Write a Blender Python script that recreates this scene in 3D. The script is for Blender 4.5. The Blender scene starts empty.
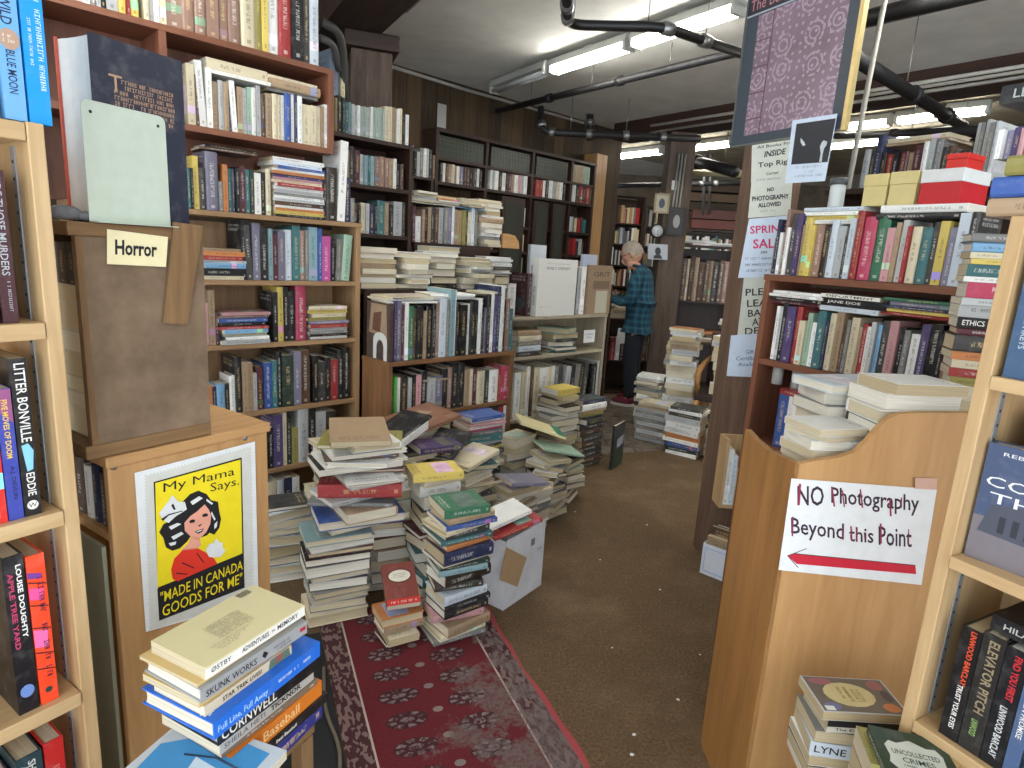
import bpy, bmesh, math, random, re
from mathutils import Vector, Matrix
R = random.Random(11)
S = bpy.context.scene
COL = S.collection
PI = math.pi

# ------------------------------------------------------------------ colours
def lin(c):
    return tuple(((v / 255) / 12.92 if v <= 10.3 else (((v / 255) + .055) / 1.055) ** 2.4) for v in c)
PAL = {  # code: (rgb, everyday name)
 'w': ((228, 228, 222), 'white'), 'c': ((214, 199, 160), 'cream'), 't': ((170, 138, 100), 'tan'), 'b': ((92, 62, 42), 'brown'),
 'k': ((26, 26, 30), 'black'), 'g': ((122, 122, 120), 'grey'), 'l': ((176, 180, 180), 'light grey'), 'n': ((34, 44, 84), 'navy blue'),
 'u': ((42, 84, 176), 'blue'), 's': ((104, 166, 214), 'sky blue'), 'e': ((46, 112, 118), 'teal'), 'G': ((44, 118, 80), 'green'),
 'P': ((140, 178, 150), 'pale green'), 'd': ((38, 58, 46), 'dark green'), 'r': ((178, 40, 40), 'red'), 'm': ((92, 32, 42), 'maroon'),
 'p': ((206, 140, 144), 'pink'), 'f': ((200, 58, 148), 'magenta'), 'v': ((74, 56, 114), 'purple'), 'a': ((116, 112, 138), 'lavender'),
 'y': ((222, 192, 72), 'yellow'), 'o': ((214, 120, 48), 'orange'), 'q': ((120, 160, 168), 'grey-green'), 'h': ((62, 60, 58), 'charcoal'),
 'x': ((152, 112, 92), 'reddish tan'), 'i': ((196, 210, 222), 'pale blue'), 'j': ((196, 46, 84), 'crimson'), 'z': ((150, 140, 60), 'olive'),
 'N': ((90, 210, 70), 'bright green'), 'B': ((52, 40, 32), 'dark brown'),
}

# ------------------------------------------------------------------ camera model (1024 x 768)
F = 620.0; CH = 1.55
_up = Vector((178., -2912., -620.)).normalized()          # world up in camera axes (x right, y down, z forward)
_fw = Vector((0, 0, 1)); _fw = (_fw - _fw.dot(_up) * _up).normalized()
_rt = _fw.cross(_up)
if _rt.x < 0: _rt = -_rt
CAM = Vector((0, 0, CH))
def ray(px, py):
    d = Vector((px - 512, py - 384, F))
    return Vector((_rt.dot(d), _fw.dot(d), _up.dot(d)))
def onz(px, py, z=0.0):                                    # where the sight line meets a level
    r = ray(px, py); return CAM + r * ((z - CH) / r.z)
def aty(px, py, Y):
    r = ray(px, py); return CAM + r * (Y / r.y)

class Frame:
    """x along the front (rightwards), y into the furniture, z up."""
    def __init__(s, o, az):
        a = math.radians(az); s.az = az
        s.u = Vector((math.sin(a), math.cos(a), 0)); s.v = Vector((-math.cos(a), math.sin(a), 0))
        s.o = Vector((o[0], o[1], o[2] if len(o) > 2 else 0))
        s.M = Matrix(((s.u.x, s.v.x, 0, s.o.x), (s.u.y, s.v.y, 0, s.o.y), (0, 0, 1, s.o.z), (0, 0, 0, 1)))
    def at(s, x, y, z): return s.M @ Matrix.Translation((x, y, z))
    def loc(s, px, py, y=0.0):                             # local (x, z) where the sight line meets the plane at depth y
        r = ray(px, py); n = s.v; p0 = s.o + s.v * y
        P = CAM + r * (n.dot(p0 - CAM) / n.dot(r)) - s.o
        return s.u.dot(P), P.z
    def ppm(s, x, y, z):                                   # picture pixels per metre of height at that spot
        P = s.M @ Vector((x, y, z))
        def pr(q):
            q = q - CAM; d = _rt * q.x + _fw * q.y + _up * q.z
            return Vector((d.x / d.z * F, d.y / d.z * F))
        return (pr(P + Vector((0, 0, .1))) - pr(P)).length * 10

# ------------------------------------------------------------------ materials
MATS = {}
def nmat(name):
    m = bpy.data.materials.new(name); m.use_nodes = True
    nt = m.node_tree; b = nt.nodes['Principled BSDF']
    return m, nt, b
class NB:                                                   # small node builder
    def __init__(s, nt): s.nt = nt
    def n(s, t, **k):
        x = s.nt.nodes.new(t)
        for a, v in k.items(): setattr(x, a, v)
        return x
    def put(s, sock, v):
        if hasattr(v, 'is_linked') or hasattr(v, 'links'): s.nt.links.new(v, sock)
        elif v is not None: sock.default_value = v
    def m(s, op, a, b=None, c=None):
        x = s.n('ShaderNodeMath', operation=op)
        s.put(x.inputs[0], a)
        if b is not None: s.put(x.inputs[1], b)
        if c is not None: s.put(x.inputs[2], c)
        return x.outputs[0]
    def mix(s, f, a, b, bt='MIX'):
        x = s.n('ShaderNodeMix', data_type='RGBA', blend_type=bt)
        s.put(x.inputs[0], f); s.put(x.inputs[6], a); s.put(x.inputs[7], b)
        return x.outputs[2]
    def noise(s, vec, scale, detail=2, rough=.5, w=None):
        x = s.n('ShaderNodeTexNoise')
        if vec is not None: s.put(x.inputs['Vector'], vec)
        x.inputs['Scale'].default_value = scale; x.inputs['Detail'].default_value = detail; x.inputs['Roughness'].default_value = rough
        return x
    def ramp(s, f, *st):
        x = s.n('ShaderNodeValToRGB'); e = x.color_ramp.elements
        while len(e) < len(st): e.new(.5)
        for q, (p, c) in zip(e, st): q.position = p; q.color = c if len(c) == 4 else (*c, 1)
        s.put(x.inputs[0], f); return x.outputs[0]
    def mapping(s, vec, scale=(1, 1, 1), rot=(0, 0, 0), loc=(0, 0, 0)):
        x = s.n('ShaderNodeMapping'); s.put(x.inputs[0], vec)
        x.inputs['Scale'].default_value = scale; x.inputs['Rotation'].default_value = rot; x.inputs['Location'].default_value = loc
        return x.outputs[0]
    def band(s, v, lo, hi):
        return s.m('MULTIPLY', s.m('GREATER_THAN', v, lo), s.m('LESS_THAN', v, hi))
    def bump(s, bsdf, h, st=.3, d=.01):
        x = s.n('ShaderNodeBump'); x.inputs['Strength'].default_value = st; x.inputs['Distance'].default_value = d
        s.put(x.inputs['Height'], h); s.nt.links.new(x.outputs[0], bsdf.inputs['Normal'])
    def xyz(s, v):
        x = s.n('ShaderNodeSeparateXYZ'); s.put(x.inputs[0], v); return x.outputs
    def vec(s, a, b, c):
        x = s.n('ShaderNodeCombineXYZ'); s.put(x.inputs[0], a); s.put(x.inputs[1], b); s.put(x.inputs[2], c); return x.outputs[0]

def flat(rgb, rough=.6, metal=0.0, name=None):              # plain paint or print, slightly uneven
    key = ('flat', tuple(rgb), rough, metal)
    if key in MATS: return MATS[key]
    m, nt, b = nmat(name or 'paint_%d_%d_%d' % tuple(int(v) for v in rgb)); B = NB(nt); c = lin(rgb)
    tc = B.n('ShaderNodeTexCoord').outputs['Object']
    nz = B.noise(tc, 35, 2)
    B.put(b.inputs['Base Color'], B.mix(nz.outputs[0], (*[v * .9 for v in c], 1), (*[min(1, v * 1.08) for v in c], 1)))
    b.inputs['Roughness'].default_value = rough; b.inputs['Metallic'].default_value = metal
    MATS[key] = m; return m

def wood(name, c1, c2, axis='z', rough=.5, fine=60, streak=.5, stain=None):
    key = ('wood', name, axis)
    if key in MATS: return MATS[key]
    m, nt, b = nmat(name + '_' + axis); B = NB(nt)
    tc = B.n('ShaderNodeTexCoord').outputs['Object']
    oi = B.n('ShaderNodeObjectInfo')
    sc = {'x': (1.2, 14, 14), 'y': (14, 1.2, 14), 'z': (14, 14, 1.2)}[axis]
    off = B.vec(B.m('MULTIPLY', oi.outputs['Random'], 7.), B.m('MULTIPLY', oi.outputs['Random'], 3.), 0.)
    va = B.n('ShaderNodeVectorMath', operation='ADD'); B.put(va.inputs[0], B.mapping(tc, sc)); B.put(va.inputs[1], off)
    n1 = B.noise(va.outputs[0], 1.6, 5, .6); n1.inputs['Distortion'].default_value = .6
    n2 = B.noise(va.outputs[0], 9, 3, .6)
    f = B.m('ADD', B.m('MULTIPLY', n1.outputs[0], 1 - streak * .5), B.m('MULTIPLY', n2.outputs[0], streak * .5))
    col = B.ramp(f, (.3, lin(c2)), (.7, lin(c1)))
    if stain:
        n3 = B.noise(tc, 6, 4, .65)
        col = B.mix(B.ramp(n3.outputs[0], (.5, (0, 0, 0)), (.75, (1, 1, 1))), col, (*lin(stain), 1))
    B.put(b.inputs['Base Color'], col); b.inputs['Roughness'].default_value = rough
    B.bump(b, n2.outputs[0], .12, .002)
    MATS[key] = m; return m

def W(kind, axis):
    t = {'birch': ((206, 176, 132), (176, 142, 98), .45), 'oak': ((172, 138, 100), (130, 100, 68), .55), 'red': ((138, 88, 64), (102, 62, 44), .5),
         'walnut': ((140, 100, 66), (96, 66, 42), .45), 'dark': ((62, 40, 28), (36, 23, 17), .5), 'ply': ((196, 154, 104), (162, 120, 74), .5),
         'golden': ((182, 132, 76), (140, 96, 50), .4), 'grey': ((112, 96, 84), (66, 54, 46), .8), 'rough': ((140, 108, 70), (92, 66, 42), .8),
         'beam': ((66, 42, 30), (36, 24, 19), .85), 'post': ((126, 98, 78), (86, 66, 52), .8), 'pale': ((182, 172, 150), (140, 128, 106), .7)}[kind]
    return wood(kind + '_wood', t[0], t[1], axis, t[2])

def cover_material():
    m, nt, b = nmat('book_cover'); B = NB(nt)
    oi = B.n('ShaderNodeObjectInfo'); rnd = oi.outputs['Random']; base = oi.outputs['Color']
    u, v, _ = B.xyz(B.n('ShaderNodeTexCoord').outputs['UV'])
    fr = lambda k: B.m('FRACT', B.m('MULTIPLY', rnd, k))
    r1, r2, r3, r4 = fr(7.13), fr(13.7), fr(29.3), fr(61.7)
    lum = B.n('ShaderNodeRGBToBW'); B.put(lum.inputs[0], base)
    dark = B.m('LESS_THAN', lum.outputs[0], .22)
    tcol = B.mix(dark, (.03, .03, .035, 1), B.mix(B.m('GREATER_THAN', r4, .6), (.8, .78, .72, 1), (.75, .55, .25, 1)))
    # band of another colour on some spines
    hs = B.n('ShaderNodeHueSaturation'); B.put(hs.inputs['Hue'], r2); B.put(hs.inputs['Color'], base); hs.inputs['Value'].default_value = 1.25
    hs.inputs['Saturation'].default_value = .7
    bandm = B.m('MULTIPLY', B.m('GREATER_THAN', r3, .78), B.band(u, B.m('ADD', .62, B.m('MULTIPLY', r4, .2)), B.m('ADD', .74, B.m('MULTIPLY', r4, .2))))
    col = B.mix(bandm, base, hs.outputs[0])
    # lines of small print along the spine
    g = B.noise(B.vec(B.m('MULTIPLY', u, 64.), B.m('MULTIPLY', v, 3.), B.m('MULTIPLY', rnd, 37.)), 1., 1).outputs[0]
    zone = B.m('MULTIPLY', B.band(u, B.m('ADD', .07, B.m('MULTIPLY', r1, .25)), B.m('ADD', .55, B.m('MULTIPLY', r2, .3))), B.band(v, .34, .66))
    mark = B.m('MULTIPLY', zone, B.m('GREATER_THAN', g, .49))
    logo = B.m('MULTIPLY', B.band(u, .91, .955), B.band(v, .35, .65))
    mark = B.m('MAXIMUM', mark, logo)
    # printed picture and title on the flat covers
    cu = B.m('SUBTRACT', u, 2.)
    art = B.m('MULTIPLY', B.m('MULTIPLY', B.band(cu, .1, .9), B.band(v, .18, B.m('ADD', .4, B.m('MULTIPLY', r1, .4)))), B.m('GREATER_THAN', r3, .35))
    an = B.noise(B.vec(B.m('MULTIPLY', cu, 3.), B.m('MULTIPLY', v, 3.), B.m('MULTIPLY', rnd, 91.)), 1.3, 3)
    hs2 = B.n('ShaderNodeHueSaturation'); hs2.inputs['Saturation'].default_value = .45; B.put(hs2.inputs['Hue'], r4); B.put(hs2.inputs['Color'], base); B.put(hs2.inputs['Value'], B.m('ADD', .3, B.m('MULTIPLY', an.outputs[0], 1.6)))
    col = B.mix(art, col, hs2.outputs[0])
    ct = B.m('MULTIPLY', B.band(cu, .15, .85), B.m('MAXIMUM', B.band(v, .82, .87), B.band(v, .9, .93)))
    g2 = B.noise(B.vec(B.m('MULTIPLY', cu, 30.), B.m('MULTIPLY', v, 14.), B.m('MULTIPLY', rnd, 17.)), 1., 1).outputs[0]
    mark = B.m('MAXIMUM', mark, B.m('MULTIPLY', ct, B.m('GREATER_THAN', g2, .48)))
    col = B.mix(B.m('MULTIPLY', mark, .42), col, tcol)
    wear = B.noise(B.n('ShaderNodeTexCoord').outputs['Object'], 24, 4, .6).outputs[0]
    col = B.mix(B.ramp(wear, (.5, (0, 0, 0)), (.8, (.3, .3, .3))), col, (.42, .39, .33, 1))
    B.put(b.inputs['Base Color'], col)
    B.put(b.inputs['Roughness'], B.m('ADD', .32, B.m('MULTIPLY', r1, .35)))
    return m
def plain_cover_material():
    m, nt, b = nmat('book_cover_lettered'); B = NB(nt)
    oi = B.n('ShaderNodeObjectInfo')
    wear = B.noise(B.n('ShaderNodeTexCoord').outputs['Object'], 30, 4, .6).outputs[0]
    B.put(b.inputs['Base Color'], B.mix(B.ramp(wear, (.5, (0, 0, 0)), (.85, (.18, .18, .18))), oi.outputs['Color'], (.5, .48, .45, 1)))
    b.inputs['Roughness'].default_value = .38
    return m
def page_material():
    m, nt, b = nmat('page_edges'); B = NB(nt)
    oi = B.n('ShaderNodeObjectInfo'); rnd = oi.outputs['Random']
    tc = B.n('ShaderNodeTexCoord').outputs['Object']
    n = B.noise(B.mapping(tc, (900, 6, 6)), 1., 2, .6).outputs[0]
    c0 = B.ramp(B.m('FRACT', B.m('MULTIPLY', rnd, 5.7)), (0, lin((228, 224, 212))), (.5, lin((212, 200, 172))), (1, lin((184, 166, 128))))
    B.put(b.inputs['Base Color'], B.mix(B.ramp(n, (.35, (.35, .35, .35)), (.6, (0, 0, 0))), c0, (.2, .17, .12, 1)))
    b.inputs['Roughness'].default_value = .9
    return m
M_COVER, M_PLAIN, M_PAGE = cover_material(), plain_cover_material(), page_material()

# ------------------------------------------------------------------ mesh building
_TXT = {}
def text_geo(s, shear=0.0, bold=0.0):
    key = (s, shear, bold)
    if key not in _TXT:
        cu = bpy.data.curves.new('lettering', 'FONT'); cu.body = s; cu.size = 1; cu.shear = shear; cu.offset = bold
        cu.resolution_u = 2; cu.fill_mode = 'FRONT'
        o = bpy.data.objects.new('lettering', cu); COL.objects.link(o)
        dg = bpy.context.evaluated_depsgraph_get()
        me = bpy.data.meshes.new_from_object(o.evaluated_get(dg))
        vs = [(v.co.x, v.co.y) for v in me.vertices]; fs = [tuple(p.vertices) for p in me.polygons]
        bpy.data.objects.remove(o); bpy.data.curves.remove(cu); bpy.data.meshes.remove(me)
        if vs:
            x0 = min(v[0] for v in vs); x1 = max(v[0] for v in vs); y0 = min(v[1] for v in vs); y1 = max(v[1] for v in vs)
        else: x0 = x1 = y0 = y1 = 0
        _TXT[key] = (vs, fs, x0, x1, y0, y1)
    return _TXT[key]

class MB:
    def __init__(s): s.v = []; s.f = []; s.mi = []; s.uv = []; s.sm = []
    def face(s, pts, mat=0, uv=None, smooth=False):
        n = len(s.v); s.v += [tuple(p) for p in pts]; s.f.append(tuple(range(n, n + len(pts)))); s.mi.append(mat)
        s.uv.append(uv or [(5., 5.)] * len(pts)); s.sm.append(smooth)
    def add(s, vs, fs, mat=0, smooth=False, M=None):
        n = len(s.v)
        s.v += [tuple(M @ Vector(p)) if M is not None else tuple(p) for p in vs]
        for f in fs:
            s.f.append(tuple(i + n for i in f)); s.mi.append(mat); s.uv.append([(5., 5.)] * len(f)); s.sm.append(smooth)
    def box(s, lo, hi, mat=0, M=None, bev=0.0):
        x0, y0, z0 = lo; x1, y1, z1 = hi
        if bev <= 0:
            vs = [(x0, y0, z0), (x1, y0, z0), (x1, y1, z0), (x0, y1, z0), (x0, y0, z1), (x1, y0, z1), (x1, y1, z1), (x0, y1, z1)]
            fs = [(0, 3, 2, 1), (4, 5, 6, 7), (0, 1, 5, 4), (1, 2, 6, 5), (2, 3, 7, 6), (3, 0, 4, 7)]
            s.add(vs, fs, mat, False, M); return
        bm = bmesh.new(); bmesh.ops.create_cube(bm, size=1)
        for v in bm.verts: v.co = Vector(((x0 + x1) / 2 + v.co.x * (x1 - x0), (y0 + y1) / 2 + v.co.y * (y1 - y0), (z0 + z1) / 2 + v.co.z * (z1 - z0)))
        bmesh.ops.bevel(bm, geom=bm.edges[:], offset=bev, segments=2, affect='EDGES', profile=.5)
        bm.verts.index_update()
        s.add([v.co[:] for v in bm.verts], [[v.index for v in f.verts] for f in bm.faces], mat, False, M); bm.free()
    def prism(s, pts, a, b, axis='z', mat=0, M=None, smooth=False):
        """extrude a 2-D outline (counter-clockwise) between a and b along an axis"""
        n = len(pts)
        def p3(p, h): return {'z': (p[0], p[1], h), 'y': (p[0], h, p[1]), 'x': (h, p[0], p[1])}[axis]
        vs = [p3(p, a) for p in pts] + [p3(p, b) for p in pts]
        fs = [tuple(range(n))[::-1], tuple(range(n, 2 * n))] + [(i, (i + 1) % n, n + (i + 1) % n, n + i) for i in range(n)]
        if axis == 'y': fs = [f[::-1] for f in fs]
        s.add(vs, fs, mat, smooth, M)
    def tube(s, pts, r, seg=8, mat=0, M=None, caps=True):
        pts = [Vector(p) for p in pts]; rs = r if isinstance(r, (list, tuple)) else [r] * len(pts)
        vs = []; fs = []; prev = None
        for i, p in enumerate(pts):
            d = (pts[min(i + 1, len(pts) - 1)] - pts[max(i - 1, 0)]).normalized()
            if prev is None:
                a = Vector((0, 0, 1)) if abs(d.z) < .9 else Vector((1, 0, 0))
                n1 = d.cross(a).normalized()
            else: n1 = (prev - d * prev.dot(d)).normalized()
            prev = n1; n2 = d.cross(n1)
            vs += [p + (n1 * math.cos(2 * PI * k / seg) + n2 * math.sin(2 * PI * k / seg)) * rs[i] for k in range(seg)]
        for i in range(len(pts) - 1):
            fs += [(i * seg + k, i * seg + (k + 1) % seg, (i + 1) * seg + (k + 1) % seg, (i + 1) * seg + k) for k in range(seg)]
        if caps: fs += [tuple(range(seg))[::-1], tuple(range((len(pts) - 1) * seg, len(pts) * seg))]
        s.add(vs, fs, mat, True, M)
    def lathe(s, prof, seg=16, mat=0, M=None):
        vs = []; fs = []; n = len(prof)
        for k in range(seg):
            a = 2 * PI * k / seg
            vs += [(r * math.cos(a), r * math.sin(a), z) for r, z in prof]
        for k in range(seg):
            k2 = (k + 1) % seg
            fs += [(k * n + i, k2 * n + i, k2 * n + i + 1, k * n + i + 1) for i in range(n - 1)]
        s.add(vs, fs, mat, True, M)
    def blob(s, c, r, mat=0, M=None, sub=2):
        bm = bmesh.new(); bmesh.ops.create_icosphere(bm, subdivisions=sub, radius=1)
        bm.verts.index_update()
        s.add([(c[0] + v.co.x * r[0], c[1] + v.co.y * r[1], c[2] + v.co.z * r[2]) for v in bm.verts], [[v.index for v in f.verts] for f in bm.faces], mat, True, M); bm.free()
    def text(s, t, o, ud, vd, h=None, w=None, mat=0, align='c', shear=0.0, bold=0.0, maxw=None):
        """flat letters: o = centre (or left end) of the line, ud reading direction, vd letters' up"""
        vs, fs, x0, x1, y0, y1 = text_geo(t, shear, bold)
        if not vs: return
        ud = Vector(ud); vd = Vector(vd); o = Vector(o)
        sy = (h / (y1 - y0)) if h else None; sx = (w / (x1 - x0)) if w else None
        if sx is None: sx = sy
        if sy is None: sy = sx
        if maxw and sx * (x1 - x0) > maxw: sx = maxw / (x1 - x0)
        cx = (x0 + x1) / 2 if align == 'c' else x0; cy = (y0 + y1) / 2
        s.add([o + ud * ((x - cx) * sx) + vd * ((y - cy) * sy) for x, y in vs], fs, mat)
    def build(s, name, mats, parent=None, M=None, smooth=False):
        me = bpy.data.meshes.new(name); me.from_pydata(s.v, [], s.f)
        if not isinstance(mats, (list, tuple)): mats = [mats]
        for m in mats: me.materials.append(m)
        me.polygons.foreach_set('material_index', s.mi)
        me.polygons.foreach_set('use_smooth', [bool(a or smooth) for a in s.sm])
        if any(q[0][0] != 5. for q in s.uv):
            l = me.uv_layers.new(name='UVMap'); k = 0
            for q in s.uv:
                for c in q: l.data[k].uv = c; k += 1
        me.update()
        o = bpy.data.objects.new(name, me); COL.objects.link(o)
        if parent is not None: o.parent = parent
        if M is not None:
            if parent is not None: o.matrix_local = M
            else: o.matrix_world = M
        return o

def tag(o, label=None, cat=None, group=None, kind=None):
    if label: o['label'] = label
    if cat: o['category'] = cat
    if group: o['group'] = group
    if kind: o['kind'] = kind
    return o
def thing(name, M, label, cat, group=None):
    o = bpy.data.objects.new(name, None); COL.objects.link(o); o.empty_display_size = .05
    o.matrix_world = M if isinstance(M, Matrix) else Matrix.Translation(M)
    return tag(o, label, cat, group)
def bx(name, lo, hi, mat, parent=None, M=None, bev=0.0):
    b = MB(); b.box(lo, hi, 0, None, bev); return b.build(name, mat, parent, M)

ONES = 'zeroth first second third fourth fifth sixth seventh eighth ninth tenth eleventh twelfth thirteenth fourteenth fifteenth sixteenth seventeenth eighteenth nineteenth twentieth'.split()
TENS = {2: 'twenty', 3: 'thirty', 4: 'forty', 5: 'fifty', 6: 'sixty'}
TENTH = {2: 'twentieth', 3: 'thirtieth', 4: 'fortieth', 5: 'fiftieth', 6: 'sixtieth'}
def nth(n):
    if n <= 20: return ONES[n]
    return TENTH[n // 10] if n % 10 == 0 else TENS[n // 10] + '-' + ONES[n % 10]

# ------------------------------------------------------------------ books
LONG = []
GNAME = {'books on the top shelf of the red bookcase': 'assorted_book',
 'books on the second shelf of the red bookcase': 'assorted_book',
 'books lying on the second red shelf': 'assorted_book', 'old books in the recessed dark bookcase': 'assorted_book',
 'books in the second row of the long dark bookcase': 'assorted_book',
 'books by the green volumes': 'assorted_book',
 'books on the dark bookcase behind the boxes': 'assorted_book',
 'books in the tall pile on the raised step': 'assorted_book',
 'books on the upper step behind the walnut bookcase': 'assorted_book', 'flat piles on the table behind the walnut bookcase': 'assorted_book',
 'books in the oak bookcase': 'oak_case_book', 'flat piles in the oak bookcase': 'oak_case_book',
 'books on top of the oak bookcase': 'oak_case_book',
 'books in the right-hand bookcase': 'right_case_book',
 'books on top of the right-hand bookcase': 'right_case_book',
 'books lying over the top row of the right-hand bookcase': 'right_case_book', 'crime novels in the near birch bookcase': 'crime_novel', 'thrillers in the near right bookcase': 'crime_novel'}                                                  # object names assigned by group place
NAMES = {'hardback_book': 'hardback', 'paperback_book': 'paperback', 'comic_book': 'comic', 'art_book': 'art book', 'magazine': 'magazine', 'reference_volume': 'volume'}
def book(kind, T, D, H, col, M, label, group=None, texts=(), extra=None, mats=(), pages=True, page_tint=None, shade=None):
    """x = thickness, y = away from the spine, z = height; spine at y = 0 looking to -y"""
    hb = kind in ('hardback_book', 'reference_volume', 'art_book')
    bt = .0026 if hb else .0008
    bt = min(bt, T * .2)
    plain = bool(texts or extra)
    rgb = PAL[col][0] if isinstance(col, str) else col
    if isinstance(col, str): gy = sum(rgb) / 3; rgb = tuple(gy + (v - gy) * .74 for v in rgb)     # shelf-worn
    b = MB(); h = T / 2
    bul = (min(.006, T * .16) if hb and not plain else 0.0)
    s0 = bul
    n = 4 if bul else 1
    outer = [(-h, D), (-h, s0)]
    if bul:
        for k in range(1, n): 
            a = PI * k / n; outer.append((-h * math.cos(a), s0 - bul * math.sin(a)))
    outer += [(h, s0), (h, D)]
    inner = [(h - bt, D), (h - bt, s0 + bt), (-h + bt, s0 + bt), (-h + bt, D)]
    # outer skin
    m = len(outer)
    for i in range(m - 1):
        (xa, ya), (xb, yb) = outer[i], outer[i + 1]
        if i == 0: uv = [(3., 0.), (2., 0.), (2., 1.), (3., 1.)]        # back cover
        elif i == m - 2: uv = [(2., 0.), (3., 0.), (3., 1.), (2., 1.)]  # front cover
        else:
            va, vb = (xa + h) / T, (xb + h) / T
            uv = [(1., va), (1., vb), (0., vb), (0., va)]
        b.face([(xa, ya, 0), (xb, yb, 0), (xb, yb, H), (xa, ya, H)], 0, uv, smooth=False)
    # inner skin and the rims
    for i in range(3):
        (xa, ya), (xb, yb) = inner[i], inner[i + 1]
        b.face([(xa, ya, 0), (xb, yb, 0), (xb, yb, H), (xa, ya, H)])
    for z, flip in ((0, False), (H, True)):
        rim = [[outer[0], inner[3], inner[2], outer[1]], [outer[-2], inner[1], inner[0], outer[-1]], [outer[1], inner[2], inner[1]] + outer[-2:0:-1][:0] + outer[1:-1][::-1][:-1]]
        for q in rim:
            pts = [(x, y, z) for x, y in q]
            b.face(pts[::-1] if flip else pts)
    for xa, xb in ((-h, -h + bt), (h - bt, h)):
        b.face([(xb, D, 0), (xa, D, 0), (xa, D, H), (xb, D, H)])
    # letters on the spine: (string, from, to along the spine from the top, rgb, across 0..1, letter height share)
    ml = [M_PLAIN if plain else M_COVER]
    for tx in texts:
        st, f0, f1, c, ac, hh = tx[:6]; bold = tx[6] if len(tx) > 6 else .01
        mt = flat(c, .5)
        if mt not in ml: ml.append(mt)
        b.text(st, (-h + ac * T, -.0005, H * (1 - (f0 + f1) / 2)), (0, 0, -1), (1, 0, 0), h=hh * T, w=(f1 - f0) * H, mat=ml.index(mt), bold=bold)
    if extra: extra(b, ml, T, D, H)
    # weld
    o = b.build(GNAME.get(group, kind), ml, None, M)
    bm = bmesh.new(); bm.from_mesh(o.data); bmesh.ops.remove_doubles(bm, verts=bm.verts, dist=1e-5); bm.to_mesh(o.data); bm.free()
    jit = (1 + R.uniform(-.14, .14)) if shade is None else shade
    o.color = (*[min(1, v * jit) for v in lin(rgb)], 1)
    tag(o, label, 'book', group)
    if pages:
        p = MB(); ins = .003 if hb else .0004
        x = h - bt - .0001; y0 = s0 + bt + .0001; y1 = D - (ins + (.001 if hb else 0))
        dp = min(.004, T * .12) if hb else 0
        pr = [(-x, y0), (x, y0), (x, y1), (x * .5, y1 - dp * .8), (0, y1 - dp), (-x * .5, y1 - dp * .8), (-x, y1)] if dp else [(-x, y0), (x, y0), (x, y1), (-x, y1)]
        p.prism(pr, ins, H - ins, 'z')
        p.build('page_block', flat(page_tint, .9) if page_tint else M_PAGE, o)
    if len(label.split()) > 16: LONG.append(label)
    return o

TOK = re.compile(r'^([A-Za-z])([\d.]+)(?:h([\d.]+))?(?:/(-?[\d.]+))?(\*)?$')
def spread(spec):                                            # 'l4h28 w3' -> parsed tokens, '_6' = a gap
    out = []; h = None; 
    for t in spec.split():
        if t[0] == '_': out.append(('_', float(t[1:]), 0, 0, False)); continue
        g = TOK.match(t)
        if not g: raise ValueError(t)
        if g.group(3): h = float(g.group(3))
        out.append((g.group(1), float(g.group(2)), h, float(g.group(4) or 0), bool(g.group(5))))
    return out
def kind_of(star, hb): return 'hardback_book' if star or R.random() < hb else 'paperback_book'
def row(fr, p0, p1, z, spec, where, group, hb=.5, set_back=.012, depth=.16, kind=None, cat=None, hs=1.0, avoid=()):
    """books standing side by side; p0, p1: picture positions of the row's lower ends; widths and heights in pixels"""
    toks = spread(spec); tot = sum(t[1] for t in toks)
    x0, _ = fr.loc(*p0, set_back); x1, _ = fr.loc(*p1, set_back)
    n = 0; acc = 0.0; cnt = sum(1 for t in toks if t[0] != '_')
    # pixels shrink along a receding front: share the picture length, then intersect
    for (c, w, h, tilt, star) in toks:
        fa, fb = acc / tot, (acc + w) / tot; acc += w
        xa = fr.loc(p0[0] + (p1[0] - p0[0]) * fa, p0[1] + (p1[1] - p0[1]) * fa, set_back)[0]
        xb = fr.loc(p0[0] + (p1[0] - p0[0]) * fb, p0[1] + (p1[1] - p0[1]) * fb, set_back)[0]
        if c == '_': continue
        if any(xa < a_ + .03 and xb > a_ - .03 for a_ in avoid): continue
        n += 1
        T = (xb - xa) - .0012
        H = hs * h / fr.ppm(xa, set_back, z) * (1 + R.uniform(-.025, .025))
        k = kind or kind_of(star, hb)
        D = min(depth + .02, max(.1, H * R.uniform(.62, .72)))
        if tilt:
            a = math.radians(tilt); wd = T * math.cos(a) + 0
            Mx = fr.at(xa + (T / 2 if tilt < 0 else T / 2), set_back + R.uniform(0, .006), z + .0006 + abs(math.sin(a)) * T / 2) @ Matrix.Rotation(a, 4, 'Y')
        else:
            Mx = fr.at((xa + xb) / 2, set_back + R.uniform(0, .012), z + .0006)
        lab = f"{PAL[c][1]} {NAMES[k]}, {nth(n)} from left {where}"
        book(k, T, D, H, c, Mx, lab, group)
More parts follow.
